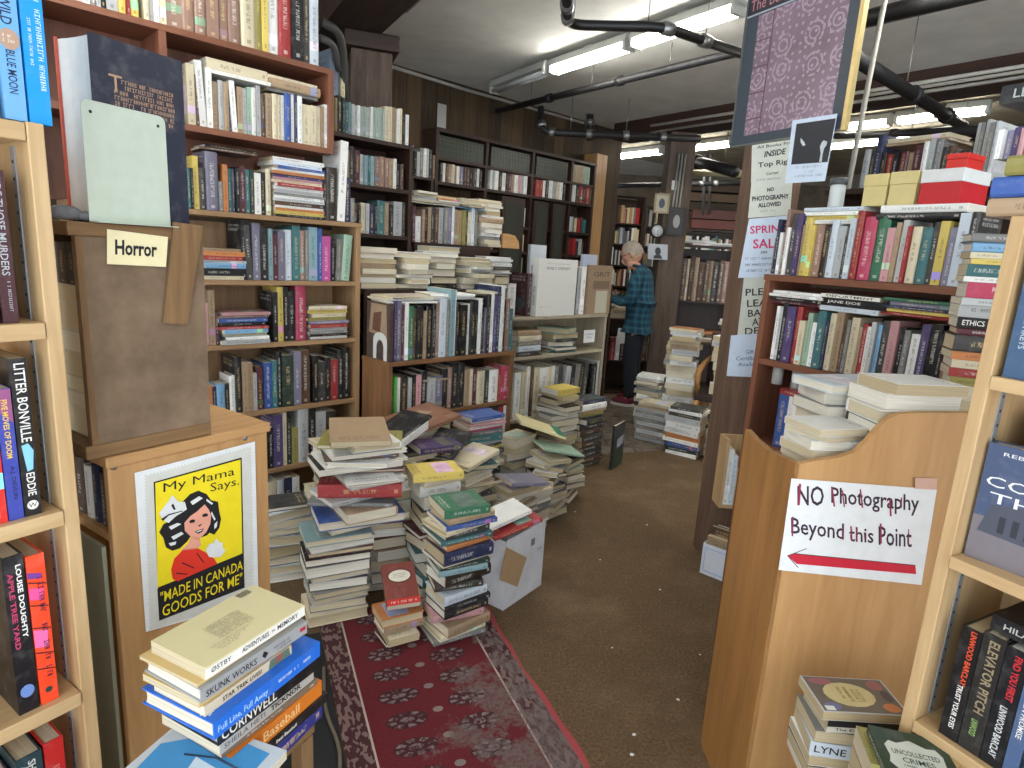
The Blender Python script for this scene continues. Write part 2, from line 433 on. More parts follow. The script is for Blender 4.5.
def stack(M, spec, where, group, L=.22, D=.15, side='s', jit=1.0, hb=.5, kind=None, zscale=1.0, scatter=4.0, base=0.0, var=.12, texts=None):
    """a pile; spec lists thickness in mm from the TOP down; M: x along the side that faces us, y away, z = 0 at its foot.
    side: s spine to the front, p page edges to the front, e short end to the front, m mixed"""
    toks = spread(spec); z = base + .0008; out = []
    cnt = len(toks)
    for i, (c, t, h, tilt, star) in enumerate(reversed(toks)):
        T = t / 1000 * zscale; n = cnt - i
        k = kind or kind_of(star, hb)
        l = L * (1 + R.uniform(-var, var * .6)); d = D * (1 + R.uniform(-var, var * .6))
        if h: l = h / 1000; d = l * .68
        sd = side if side != 'm' else R.choice('sppe')
        rot = {'s': 0, 'p': PI, 'e': PI / 2}[sd] + math.radians(R.gauss(0, scatter) + tilt)
        lay = Matrix(((0, 0, -1, 0), (0, 1, 0, 0), (1, 0, 0, 0), (0, 0, 0, 1)))       # lie down, letters upright
        dx, dy = R.uniform(-.01, .01) * jit, R.uniform(-.012, .012) * jit
        Mx = M @ Matrix.Translation((dx, dy + D / 2, z + T / 2)) @ Matrix.Rotation(rot, 4, 'Z') @ Matrix.Translation((l / 2, -d / 2, 0)) @ lay
        lab = f"{PAL[c][1]} {NAMES[k]}, {nth(n) if n > 1 else 'topmost'}{' from top' if n > 1 else ''} {where}"
        if n == 1: lab = f"topmost {PAL[c][1]} {NAMES[k]} {where}"
        out.append(book(k, T, d, l, c, Mx, lab, group))
        z += T + .0006
    return z
def lying(kind, T, D, H, col, M, label, group=None, **k):
    """one book lying flat: M has x along its spine side, y away, z up from its underside"""
    lay = Matrix(((0, 0, -1, 0), (0, 1, 0, 0), (1, 0, 0, 0), (0, 0, 0, 1)))
    return book(kind, T, D, H, col, M @ Matrix.Translation((H / 2, 0, T / 2)) @ lay, label, group, **k)
# ------------------------------------------------------------------ the room
def carpet_mat():
    m, nt, b = nmat('brown_carpet'); B = NB(nt); tc = B.n('ShaderNodeTexCoord').outputs['Object']
    n1 = B.noise(tc, 90, 3, .7).outputs[0]; n2 = B.noise(tc, 2.2, 4, .6).outputs[0]; n3 = B.noise(tc, 14, 4, .7).outputs[0]
    c = B.ramp(n1, (.3, lin((62, 48, 31))), (.7, lin((126, 100, 68))))
    c = B.mix(B.ramp(n3, (.35, (.55, .55, .55)), (.65, (0, 0, 0))), c, (*lin((86, 67, 44)), 1))
    c = B.mix(B.ramp(n2, (.5, (0, 0, 0)), (.8, (.45, .45, .45))), c, (*lin((150, 126, 96)), 1))
    B.put(b.inputs['Base Color'], c); b.inputs['Roughness'].default_value = 1.0
    B.bump(b, n1, .7, .006)
    return m
def plaster_mat(name, c1, c2, sc=3):
    m, nt, b = nmat(name); B = NB(nt); tc = B.n('ShaderNodeTexCoord').outputs['Object']
    n1 = B.noise(tc, sc, 5, .65).outputs[0]; n2 = B.noise(tc, 120, 2, .5).outputs[0]
    B.put(b.inputs['Base Color'], B.ramp(n1, (.3, lin(c2)), (.7, lin(c1)))); b.inputs['Roughness'].default_value = .95
    B.bump(b, n2, .3, .004)
    return m
def panel_mat():
    m, nt, b = nmat('dark_plank_wall'); B = NB(nt); tc = B.n('ShaderNodeTexCoord').outputs['Object']
    x, y, z = B.xyz(tc)
    k = B.m('MULTIPLY', x, 6.0); cell = B.m('FLOOR', k); fr = B.m('FRACT', k)
    wn = B.n('ShaderNodeTexWhiteNoise', noise_dimensions='1D'); B.put(wn.inputs['W'], cell)
    n1 = B.noise(B.mapping(tc, (22, 22, 1.6)), 1.5, 5, .65).outputs[0]
    c = B.ramp(B.m('ADD', B.m('MULTIPLY', n1, .7), B.m('MULTIPLY', wn.outputs['Value'], .35)), (.25, lin((42, 32, 22))), (.8, lin((96, 76, 50))))
    c = B.mix(B.m('LESS_THAN', fr, .03), c, (*lin((20, 15, 11)), 1))
    B.put(b.inputs['Base Color'], c); b.inputs['Roughness'].default_value = .85
    return m
CEIL = 3.1
fl = bx('floor', (-8, -1.0, -.2), (9, 14, 0), carpet_mat()); tag(fl, kind='structure')
ce = bx('ceiling', (-8, -2.2, CEIL), (9, 14, CEIL + .2), plaster_mat('grey_ceiling_plaster', (230, 230, 224), (208, 208, 202))); tag(ce, kind='structure')
WF = Frame((-7.0, .1), 45)                                   # left wall plane x - y = -7.1
wl = bx('wall_left', (-2.5, 0, 0), (11.6, .2, CEIL), panel_mat(), None, WF.M); tag(wl, kind='structure')
wb = bx('wall_back', (-2, 12.2, 0), (9, 12.4, CEIL), plaster_mat('dim_back_wall', (120, 110, 94), (88, 78, 66))); tag(wb, kind='structure')
wr = bx('wall_right', (6.8, -2, 0), (7.0, 12.2, CEIL), plaster_mat('dim_side_wall', (118, 104, 88), (86, 74, 62))); tag(wr, kind='structure')

def mesh_box_frame(name, fr, lo, hi, mat, kind='structure'):
    o = bx(name, lo, hi, mat, None, fr.M); tag(o, kind=kind); return o
# timber column and beams
C1 = Frame((-1.13, 4.2), 70)
b = MB(); b.box((0, 0, 0), (.26, .26, 2.74), 0, None, .012); o = b.build('column', W('grey', 'z'), None, C1.M); tag(o, kind='structure')
BF = Frame((-.92, 4.2), 150.6)                               # beams run towards the right and us
mesh_box_frame('beam_left', BF, (-1.3, -.34, 2.84), (5.4, 0, CEIL), W('beam', 'x'))
b = MB(); b.box((-.04, -.03, 2.742), (.3, .29, 2.838), 0, None, .01); o = b.build('beam_cap', W('dark', 'x'), None, C1.M); tag(o, kind='structure')
B2 = Frame((1.62, 7.0), 143)
xx, zz = B2.loc(844, 106); 
mesh_box_frame('beam_right', B2, (-1.0, 0, zz), (5.5, .3, CEIL), W('beam', 'x'))
C2 = Frame((1.55, 7.1), 90)
b = MB(); b.box((0, 0, 0), (.28, .28, CEIL - .1), 0, None, .012); o = b.build('column_rear', W('grey', 'z'), None, C2.M); tag(o, kind='structure')
# lower rear ceiling boards behind the right beam
mesh_box_frame('ceiling_rear_boards', B2, (-2.2, .3, 3.02), (5.5, 4.5, 3.09), plaster_mat('stained_ceiling_board', (150, 142, 120), (112, 102, 82)))

# ------------------------------------------------------------------ fluorescent lights
def tube_mat(st):
    m, nt, b = nmat('lit_tube_%d' % st)
    b.inputs['Base Color'].default_value = (.9, .9, .9, 1)
    b.inputs['Emission Color'].default_value = (1, .97, .9, 1); b.inputs['Emission Strength'].default_value = st
    return m
M_TUBE = tube_mat(30); M_OFF = flat((206, 210, 212), .3); M_WHITE = flat((205, 206, 200), .5); M_CHROME = flat((150, 150, 150), .35, .8)
M_BLACK = flat((24, 24, 25), .45); M_IRON = flat((42, 42, 44), .5, .3)
def light_fixture(p, q, lit, label, rad=.019):
    p, q = Vector(p), Vector(q); d = q - p; L = d.length; d.normalize()
    n = Vector((-d.y, d.x, 0)); M = Matrix(((d.x, n.x, 0, p.x), (d.y, n.y, 0, p.y), (0, 0, 1, p.z), (0, 0, 0, 1)))
    t = thing('fluorescent_light', M, label, 'light', 'fluorescent tube lights on the ceiling')
    b = MB(); b.prism([(-.06, .03), (.06, .03), (.045, .085), (-.045, .085)], 0, L, 'x'); b.build('housing', M_WHITE, t)
    for s in (-.028, .028):
        b = MB(); b.tube([(.03, s, .0), (L - .03, s, .0)], rad, 8); b.build('tube', M_TUBE if lit else M_OFF, t)
    for x in (.0, L - .03):
        b = MB(); b.box((x, -.055, -.022), (x + .03, .055, .05), 0, None, .006); b.build('end_cap', M_WHITE, t)
    b = MB(); b.box((L / 2 - .04, -.02, .085), (L / 2 + .04, .02, CEIL - p.z - .002)); b.build('mount', M_WHITE, t)
    return t
Z = 2.99
light_fixture(onz(740, 11, Z), onz(634, 46, Z), True, 'lit fluorescent tube light on the ceiling next to the hanging framed poster')
light_fixture(onz(630, 47.5, Z), onz(553, 72, Z), True, 'lit fluorescent tube light, middle of the row over the low walnut case')
light_fixture(onz(549, 72, Z), onz(494, 92, Z), False, 'unlit fluorescent tube light at the wall end of the row')
for p, q, lb in (((842, 128), (891, 123), 'lit tube light behind the hanging poster, beside the white pole'),
                 ((897, 122), (940, 116), 'lit tube light over the tall red boxes, second from the hanging poster'),
                 ((946, 115), (990, 111), 'lit tube light farthest from the hanging poster, near the black box'),
                 ((690, 149), (733, 144), 'lit tube light between the rear timber column and the hanging poster'),
                 ((617, 157), (662, 152), 'lit tube light just beside the rear timber column, over the man')):
    light_fixture(onz(*p, 2.93), onz(*q, 2.93), True, lb, .024)
light_fixture((1.75, 3.25, Z), (2.6, 2.08, Z), True, 'added tube light out of view, brightening the ceiling by the right-hand bookcases')  # fixture added out of view to brighten the ceiling and right side
light_fixture((-1.9, 2.7, Z), (-1.05, 1.53, Z), True, 'added tube light out of view, brightening the ceiling over the reddish brown bookcase')  # second added fixture, out of view, lifts the ceiling on the left
light_fixture((3.4, 7.6, 2.93), (4.2, 6.5, 2.93), True, 'added tube light brightening the far right corner')  # extra fixture added only for more brightness at the rear
# ------------------------------------------------------------------ pipes and conduits
def pipe(name, pts, r, mat, label, cat='pipe', group=None, coup=(), cm=None, hang=(), seg=10):
    b = MB(); b.tube(pts, r, seg); o = b.build(name, mat, None); tag(o, label, cat, group)
    P = [Vector(p) for p in pts]
    def at(f):
        seg_l = [(P[i + 1] - P[i]).length for i in range(len(P) - 1)]; t = f * sum(seg_l)
        for i, l in enumerate(seg_l):
            if t <= l or i == len(seg_l) - 1: return P[i] + (P[i + 1] - P[i]) * (t / l), (P[i + 1] - P[i]).normalized()
            t -= l
    for f in coup:
        p, d = at(f); b = MB(); b.tube([p - d * .03, p + d * .03], r * 1.35, seg); b.build('coupling', cm or M_IRON, o)
    for f in hang:
        p, d = at(f); b = MB(); b.tube([p, (p.x, p.y, CEIL - .002)], .004, 5); b.build('hanger_rod', M_CHROME, o)
    return o
def bend(pts, n=5, k=.25):                                   # round the corners of a polyline
    P = [Vector(p) for p in pts]; out = [P[0]]
    for i in range(1, len(P) - 1):
        a = P[i] + (P[i - 1] - P[i]).normalized() * min(k, (P[i - 1] - P[i]).length * .45); c = P[i] + (P[i + 1] - P[i]).normalized() * min(k, (P[i + 1] - P[i]).length * .45)
        for j in range(n + 1):
            t = j / n; out.append(a * (1 - t) ** 2 + P[i] * 2 * t * (1 - t) + c * t * t)
    return out + [P[-1]]
pipe('sprinkler_pipe', [onz(497, 111, 2.92), onz(735, 53, 2.92)], .028, M_IRON, 'long thin dark pipe running under the tube lights from the plank wall', coup=(.3, .62), hang=(.2, .5, .8))
pipe('sprinkler_pipe', bend([onz(566, -14, 2.7), onz(568, 25, 2.7), onz(664, 27, 2.7), onz(742, 54, 2.7)], 5, .1), .025, M_BLACK, 'thick black pipe with an elbow, hung below the ceiling left of the poster', coup=(.14, .24, .62, .8), cm=M_CHROME, hang=(.3, .55, .8))
pipe('sprinkler_pipe', [onz(842, 25, 2.85), onz(1000, -14, 2.85)], .045, M_BLACK, 'thick black pipe at the top, just right of the hanging poster', coup=(.08,), hang=(.5,))
pipe('sprinkler_pipe', [onz(846, 52, 2.62), onz(985, 140, 2.75)], .04, M_BLACK, 'thick black pipe slanting down behind the white pole, right of the poster', coup=(.35, .6, .9), hang=(.3, .75))
pipe('sprinkler_pipe', [onz(836, 136, 2.86), onz(1030, 128, 2.5)], .03, M_IRON, 'level dark pipe above the red boxes behind the right bookcase', coup=(.4,), hang=(.5,))
pipe('sprinkler_pipe', bend([onz(541, 108, 3.0), aty(541, 132, 6.6), aty(700, 139, 6.6)], 4, .12), .035, M_IRON, 'dark pipe with white couplings above the far end of the dark bookcase', coup=(.12, .2, .4, .6, .8), cm=M_CHROME, hang=(.3, .6))
pipe('sprinkler_pipe', [aty(590, 105, 7.4), aty(590, 140, 7.4)], .04, M_IRON, 'short upright dark pipe with chrome fittings near the far column', coup=(.2, .5, .8), cm=M_CHROME)
pipe('sprinkler_pipe', [aty(684, 158, 8.), aty(735, 172, 6.9)], .06, M_IRON, 'fat dark pipe slanting away beside the rear timber column', coup=(.3,), hang=(.2, .8))
pipe('sprinkler_pipe', [aty(683, 173, 8.), aty(745, 174, 7.6)], .04, flat((168, 160, 128), .5), 'pale yellow pipe beside the rear timber column', coup=(.05,), cm=M_CHROME)
pipe('sprinkler_pipe', [aty(605, 186, 8.6), aty(745, 183, 8.2)], .03, M_IRON, 'thin dark pipe with chrome couplings crossing behind the rear column', coup=(.6, .7, .8), cm=M_CHROME)
for i, x in enumerate((706, 712)):
    pipe('conduit', [aty(x, 130, 9), aty(x - 3, 215, 9)], .02, M_CHROME, ('first', 'second')[i] + ' upright steel conduit right of the rear timber column', 'conduit')
pq = aty(850, 178, 3.15)
pole = pipe('white_pole', [aty(886, -6, 3.15), pq, (pq.x, pq.y, .001)], .012, flat((146, 144, 136), .6), 'slim white upright pole behind the right bookcase', 'pole')
# conduits along the beams and the column
def on_beam(fr, x, y, z): return fr.M @ Vector((x, y, z))
pipe('conduit', [on_beam(B2, -.4, -.03, 3.0), on_beam(B2, 5, -.03, 3.0)], .014, flat((186, 184, 176), .5), 'upper pale conduit along the face of the right beam', 'conduit')
pipe('conduit', [on_beam(B2, -.4, -.03, 2.93), on_beam(B2, 5, -.03, 2.93)], .012, flat((150, 148, 142), .5), 'lower grey conduit along the face of the right beam', 'conduit')
pipe('conduit', bend([on_beam(B2, 1.9, -.035, 2.965), on_beam(B2, 4.4, -.035, 2.965), on_beam(B2, 4.4, -.035, 2.945)], 4, .1), .012, flat((200, 198, 190), .5), 'white conduit that turns down on the right beam', 'conduit')
for i, dx in enumerate((.1, .135, .17)):
    pipe('conduit', [C2.M @ Vector((dx, -.02, 2.7)), C2.M @ Vector((dx - .01, -.02, 1.9))], .011, flat((150, 148, 140), .5), ('first', 'second', 'third')[i] + ' grey conduit running down the rear timber column', 'conduit')
pipe('conduit', [on_beam(BF, .4, -.355, 2.9), on_beam(BF, 5, -.355, 2.96)], .014, M_CHROME, 'steel conduit fixed along the left beam', 'conduit')
pipe('conduit', bend([on_beam(BF, .35, .015, 2.86), on_beam(BF, 5.2, .015, 2.86)], 3), .012, flat((150, 152, 150), .5), 'pale conduit under the far edge of the left beam', 'conduit')
pipe('cable', bend([aty(322, 22, 3.4), aty(340, 32, 3.5), aty(344, 62, 3.6), aty(344, 100, 3.7)], 5, .15), .022, flat((64, 62, 60), .6), 'thick grey cable looping beside the timber column', 'cable')
pipe('cable', bend([aty(320, 38, 3.4), aty(334, 44, 3.5), aty(339, 70, 3.6)], 5, .12), .018, flat((84, 82, 80), .6), 'thinner grey cable looping below the thick cable by the column', 'cable')
pipe('duct', [aty(318, 62, 3.9), aty(346, 50, 4.5)], .03, flat((100, 96, 90), .6), 'grey pipe stub left of the timber column', 'pipe')
pipe('cable', [WF.M @ Vector((7.9, -.02, 3.07)), WF.M @ Vector((9., -.02, 3.055)), WF.M @ Vector((10.8, -.02, 3.07))], .014, flat((176, 174, 166), .6), 'white cable along the top of the dark plank wall', 'cable')

# ------------------------------------------------------------------ light and camera
wd = bpy.data.worlds.new('daylight'); S.world = wd; wd.use_nodes = True
bg = wd.node_tree.nodes['Background']; bg.inputs[0].default_value = (.86, .93, 1.0, 1); bg.inputs[1].default_value = 2.3
cam = bpy.data.cameras.new('camera'); cam.sensor_width = 36; cam.lens = F / 1024 * 36; cam.clip_start = .05; cam.clip_end = 100
co = bpy.data.objects.new('camera', cam); COL.objects.link(co)
Rw = Matrix(((_rt.x, -_rt.y, -_rt.z), (_fw.x, -_fw.y, -_fw.z), (_up.x, -_up.y, -_up.z)))   # camera axes in the world
co.matrix_world = Matrix.Translation(CAM) @ Rw.to_4x4()
S.camera = co
S.view_settings.view_transform = 'Standard'; S.view_settings.look = 'None'; S.view_settings.gamma = 1; S.view_settings.use_curve_mapping = False
S.view_settings.exposure = 0.75
# ------------------------------------------------------------------ casework
def bookcase(name, fr, x0, x1, depth, zs, ztop, wk, label, cat='bookcase', th=.022, sh=.022, z0=0.0, left=True, right=True, back=True, top=True, backwood=None, uprights=(), lip=0.0, group=None):
    """zs: heights of the shelf upper faces"""
    t = thing(name, fr.at(x0, 0, z0), label, cat, group); X = x1 - x0
    g = .0006
    if left: bx('side_panel', (0, 0, 0), (th, depth, ztop - z0), W(wk, 'z'), t, None, .0015)
    if right: bx('side_panel', (X - th, 0, 0), (X, depth, ztop - z0), W(wk, 'z'), t, None, .0015)
    for u in uprights: bx('divider', (u - x0 - th / 2, .004, 0), (u - x0 + th / 2, depth, ztop - z0), W(wk, 'z'), t)
    xa, xb = (th + g if left else 0), (X - th - g if right else X)
    if back: bx('back_panel', (xa, depth - .008, .02), (xb, depth - .001, ztop - z0 - .02), W(backwood or wk, 'z'), t)
    for z in zs: bx('shelf', (xa, .002, z - z0 - sh), (xb, depth - .009, z - z0), W(wk, 'x'), t, None, .0015)
    if top: bx('top_board', (-.004, -.004, ztop - z0), (X + .004, depth, ztop - z0 + sh), W(wk, 'x'), t, None, .0015)
    return t
def scribble(b, o, ud, vd, w, h, mat, n=None, rnd=R):
    """illegible small print: a run of short strokes"""
    o, ud, vd = Vector(o), Vector(ud), Vector(vd); x = 0.0
    while x < w:
        cw = h * rnd.uniform(.3, .7)
        if rnd.random() < .82 and x + cw < w:
            k = rnd.choice((0, 0, 1, 2)); st = h * .16
            segs = [(0, 0, st, h), (cw - st, 0, cw, h), (0, h * .42, cw, h * .58)] if k == 0 else [(0, 0, st, h), (0, h - st, cw, h)] if k == 1 else [(0, 0, cw, st), (0, h - st, cw, h), (cw / 2 - st / 2, 0, cw / 2 + st / 2, h)]
            for xa, ya, xb, yb in segs:
                b.face([o + ud * (x + xa) + vd * ya, o + ud * (x + xb) + vd * ya, o + ud * (x + xb) + vd * yb, o + ud * (x + xa) + vd * yb], mat)
        x += cw + h * .22
def nb(kind, fr, pl, pr, z, Hpx, col, label, sb=.012, D=.14, group=None, H=None, **k):
    """a near book standing between two picture positions of its lower spine corners"""
    xa, _ = fr.loc(*pl, sb); xb, _ = fr.loc(*pr, sb)
    H = H or Hpx / fr.ppm((xa + xb) / 2, sb, z)
    return book(kind, xb - xa - .001, D, H, col, fr.at((xa + xb) / 2, sb, z + .0006), label, group, shade=1.0, **k)
def mt(ml, c, rough=.5):
    m = flat(c, rough)
    if m not in ml: ml.append(m)
    return ml.index(m)

# ---- near left bookcase, its open front running away from us
LF = Frame((-.773, 1.047), 33)
t = thing('bookcase', LF.at(-1.0, 0, 0), 'tall light birch bookcase beside the crate marked Horror, with metal shelf strips', 'bookcase')
bx('side_panel', (.976, 0, 0), (1.0, .27, 1.705), W('birch', 'z'), t, None, .002)
bx('side_panel', (0, 0, 0), (.024, .27, 1.705), W('birch', 'z'), t, None, .002)
bx('back_panel', (.025, .258, .03), (.975, .266, 1.68), W('birch', 'z'), t)
bx('top_board', (.025, .001, 1.675), (.975, .257, 1.703), W('birch', 'x'), t, None, .002)
LZ = [1.388, 1.052, .682, .36]
for z in LZ:
    bx('shelf', (.025, -.004, z - .028), (.9745, .257, z), W('birch', 'x'), t, None, .002)
b = MB(); b.box((.9735, .052, .03), (.9757, .068, 1.67), 0)
for k in range(60): b.box((.973, .057, .05 + k * .027), (.9736, .063, .055 + k * .027), 1)
b.build('shelf_standard', [flat((150, 152, 154), .4, .35), M_BLACK], t)
WHT, SIL = (235, 232, 226), (176, 178, 184)
gl = 'crime novels in the near birch bookcase'
# top of it
def moon(b, ml, T, D, H):
    i = mt(ml, (184, 150, 128)); j = mt(ml, (226, 214, 200))
    b.prism([(math.cos(a * PI / 12) * T * .46, H * .485 + math.sin(a * PI / 12) * T * .52) for a in range(24)], -.0012, -.0004, 'y', i)
    for q in (-.18, .06): scribble(b, (-T * .3, -.0016, H * .485 + q * T), (1, 0, 0), (0, 0, 1), T * .62, T * .16, j)
nb('hardback_book', LF, (5, 115), (28, 120), 1.705, 0, (112, 172, 226), 'pale blue book titled BLUE MOON, on top of the birch bookcase', H=.24, D=.16,
   texts=[('WILD', .26, .43, (24, 40, 72), .45, .5), ('BLUE MOON', .58, .84, (24, 40, 72), .5, .42)], extra=moon)
def cyan(b, ml, T, D, H):
    i = mt(ml, (206, 232, 246))
    scribble(b, (.12 * T, -.0006, H * .86), (0, 0, -1), (1, 0, 0), H * .66, T * .24, i)
    scribble(b, (-.24 * T, -.0006, H * .66), (0, 0, -1), (1, 0, 0), H * .3, T * .14, i)
nb('hardback_book', LF, (30, 121), (53, 126), 1.705, 0, (20, 150, 226), 'bright blue book right of the BLUE MOON book, on top of the birch bookcase', H=.235, D=.17, extra=cyan)
nb('hardback_book', LF, (-30, 108), (2, 114), 1.705, 0, (210, 206, 190), 'pale book left of the BLUE MOON book, on top of the birch bookcase', H=.12, D=.15)
# second shelf
nb('hardback_book', LF, (3, 322), (20, 325), LZ[0], 150, (66, 30, 36), 'dark maroon book with tall silver letters in the birch bookcase', D=.16, group=gl,
   texts=[('SIDE THOSE MURDERS', .04, .68, SIL, .5, .5)], extra=lambda b, ml, T, D, H: scribble(b, (0, -.0006, H * .28), (0, 0, -1), (1, 0, 0), H * .2, T * .2, mt(ml, SIL)))
nb('hardback_book', LF, (-16, 318), (2, 321), LZ[0], 140, (60, 50, 50), 'dark book left of the maroon book with silver letters', D=.16, group=gl)
# third shelf
nb('paperback_book', LF, (24, 506), (41, 500), LZ[1], 152, (22, 22, 26), 'black paperback with white title and pale fish picture in the birch bookcase', D=.13, group=gl,
   texts=[('LITTER BONVILLE', .03, .52, WHT, .55, .62), ('EDDIE', .72, .87, WHT, .55, .5)],
   extra=lambda b, ml, T, D, H: (b.face([(-.3 * T, -.0006, H * .46), (-.1 * T, -.0006, H * .29), (.25 * T, -.0006, H * .3), (.38 * T, -.0006, H * .42), (.1 * T, -.0006, H * .47)], mt(ml, (136, 200, 224))),
                                 b.prism([(math.cos(a * PI / 8) * T * .34, H * .07 + math.sin(a * PI / 8) * T * .34) for a in range(16)], -.0012, -.0004, 'y', mt(ml, WHT)),
                                 b.text('W', (0, -.0014, H * .07), (1, 0, 0), (0, 0, 1), h=T * .34, mat=ml.index(flat((22, 22, 26), .5)) if flat((22, 22, 26), .5) in ml else mt(ml, (22, 22, 26)))))
nb('paperback_book', LF, (8, 511), (23.5, 507), LZ[1], 128, (58, 70, 164), 'blue and violet paperback titled FIVE MOVES OF DOOM', D=.13, group=gl,
   texts=[('FIVE MOVES OF DOOM', .08, .52, (236, 196, 84), .5, .4, .02), ('A.J. DEVLIN', .58, .84, (28, 30, 66), .55, .36)],
   extra=lambda b, ml, T, D, H: b.face([(-T * .49, -.0003, H * .84), (T * .49, -.0003, H * .74), (T * .49, -.0003, H * .995), (-T * .49, -.0003, H * .995)], mt(ml, (150, 84, 130))))
nb('paperback_book', LF, (-14, 517), (7.5, 512), LZ[1], 134, (214, 44, 40), 'red paperback left of FIVE MOVES OF DOOM', D=.13, group=gl)
# fourth shelf
def frags(b, ml, T, D, H):
    for z0, z1, c in ((.72, .8, (238, 84, 150)), (.4, .52, (236, 110, 170)), (.86, .9, (120, 60, 150))):
        b.face([(-T * .49, -.0004, H * z0), (T * .2, -.0004, H * (z0 - .02)), (T * .3, -.0004, H * (z1 - .03)), (-T * .49, -.0004, H * z1)], mt(ml, c))
    for z in (.83, .68, .53, .36, .25): b.face([(-T * .49, -.0005, H * z), (T * .49, -.0005, H * (z - .035)), (T * .49, -.0005, H * (z - .028)), (-T * .49, -.0005, H * (z + .008))], mt(ml, (66, 24, 30)))
    for z0, w in ((.9, .3), (.54, .18), (.33, .16)): scribble(b, (T * .0, -.0006, H * z0), (0, 0, -1), (1, 0, 0), H * w, T * .3, mt(ml, (70, 24, 60)))
    b.prism([(math.cos(a * PI / 8) * T * .2, H * .09 + math.sin(a * PI / 8) * T * .2) for a in range(16)], -.001, -.0004, 'y', mt(ml, (40, 60, 56)))
nb('hardback_book', LF, (39, 686), (57, 676), LZ[2], 142, (240, 74, 38), 'bright orange-red book with pink patches in the birch bookcase', D=.15, group=gl, extra=frags)
nb('hardback_book', LF, (17, 698), (38, 687), LZ[2], 150, (24, 22, 26), 'black book titled APPLE TREE YARD in the birch bookcase', D=.15, group=gl,
   texts=[('LOUISE DOUGHTY', .06, .52, WHT, .72, .26, .03), ('APPLE TREE YARD', .1, .58, (186, 62, 100), .32, .26, .03)],
   extra=lambda b, ml, T, D, H: b.prism([(math.cos(a * PI / 8) * T * .34, H * .14 + math.sin(a * PI / 8) * T * .4) for a in range(16)], -.001, -.0004, 'y', mt(ml, (110, 140, 200))))
xa, _ = LF.loc(10, 706, .012)
def nvy(b, ml, T, D, H):
    i = mt(ml, WHT)
    b.text('O', (T / 2 + .0004, D * .75, H * .42), (0, 1, 0), (0, 0, 1), h=.03, mat=i); b.text('S', (T / 2 + .0004, D * .82, H * .22), (0, 1, 0), (0, 0, 1), h=.02, mat=i)
    scribble(b, (T / 2 + .0004, D * .3, H * .08), (0, 1, 0), (0, 0, 1), D * .6, .014, i)
book('hardback_book', .028, .15, .155, (52, 82, 128), LF.at(xa - .15, -.006, LZ[2] + .0006) @ Matrix.Rotation(PI / 2, 4, 'Z') @ Matrix.Rotation(PI, 4, 'Z') @ Matrix.Translation((-.014, -.15, 0)),
     'slate blue book turned cover outwards on the lower birch shelf', gl, extra=nvy)
# fifth shelf
nb('hardback_book', LF, (24, 838), (50, 824), LZ[3], 0, (40, 62, 68), 'dark teal book with SHERLOCK HOLMES on its spine', H=.235, D=.15, group=gl, texts=[('SHERLOCK HOLMES', .05, .8, (214, 214, 206), .6, .3, .02)],
   extra=lambda b, ml, T, D, H: b.face([(-T * .4, -.0006, H * .82), (-T * .1, -.0006, H * .8), (-T * .05, -.0006, H * .9), (-T * .35, -.0006, H * .93)], mt(ml, (214, 214, 206))))
nb('hardback_book', LF, (52, 823), (71, 812), LZ[3], 0, (188, 40, 38), 'red book at the end of the lowest birch shelf', H=.24, D=.15, group=gl,
   extra=lambda b, ml, T, D, H: scribble(b, (-T * .15, -.0006, H * .8), (0, 0, -1), (1, 0, 0), H * .4, T * .35, mt(ml, (226, 120, 110))))
nb('hardback_book', LF, (0, 852), (22, 839), LZ[3], 0, (48, 46, 74), 'dark violet book left of the SHERLOCK HOLMES book', H=.21, D=.15, group=gl)

# ---- plywood case with the girl poster, and the crate on it
P0 = aty(187, 600, 1.3); PF = Frame((P0.x, P0.y), 33)
xl, _ = PF.loc(106, 455); xr, ztop = PF.loc(267, 424)
ztop = 1.098
t = thing('display_case', PF.at(xl, 0, 0), 'plywood case with a yellow poster on its side, under the crate', 'cabinet'); X = xr - xl
bx('side_panel', (0, 0, 0), (X, .02, ztop - .024), W('ply', 'z'), t, None, .003)
b = MB(); b.box((-.004, -.006, ztop - .0235), (X + .006, .36, ztop), 0, None, .003)
b.build('top_board', W('ply', 'x'), t)
bx('side_panel', (0, .34, 0), (X, .36, ztop - .024), W('ply', 'z'), t)
bx('end_panel', (X - .02, .021, 0), (X, .339, ztop - .0245), W('ply', 'z'), t)
bx('inner_shelf', (.002, .021, ztop - .19), (X - .021, .339, ztop - .172), W('ply', 'x'), t)
for px, py in ((245, 438), (114, 467)):
    lx, lz = PF.loc(px, py); b = MB(); b.lathe([(0, -.001), (.007, -.001), (.006, .002), (.0, .003)], 12, 0, Matrix.Rotation(PI / 2, 4, 'X')); b.build('screw_head', M_CHROME, t, Matrix.Translation((lx - xl, 0, lz)))
# what can be seen inside the open end
for i, (y, T, H, c) in enumerate(((.06, .03, .12, 'h'), (.095, .025, .13, 'n'), (.13, .03, .12, 'w'), (.17, .04, .13, 'b'))):
    book('hardback_book', T, .16, H, c, PF.at(xl + .012, y, ztop - .1715) @ Matrix.Rotation(-PI / 2, 4, 'Z'), f'{PAL[c][1]} book standing inside the open end of the poster case', 'books inside the poster case')
bd = bx('panel_board', (xl - .012, .025, .0), (xl - .004, .2, ztop - .2), flat((150, 150, 128), .7), None, PF.M); tag(bd, 'grey-green board leaning against the open end of the poster case', 'board')
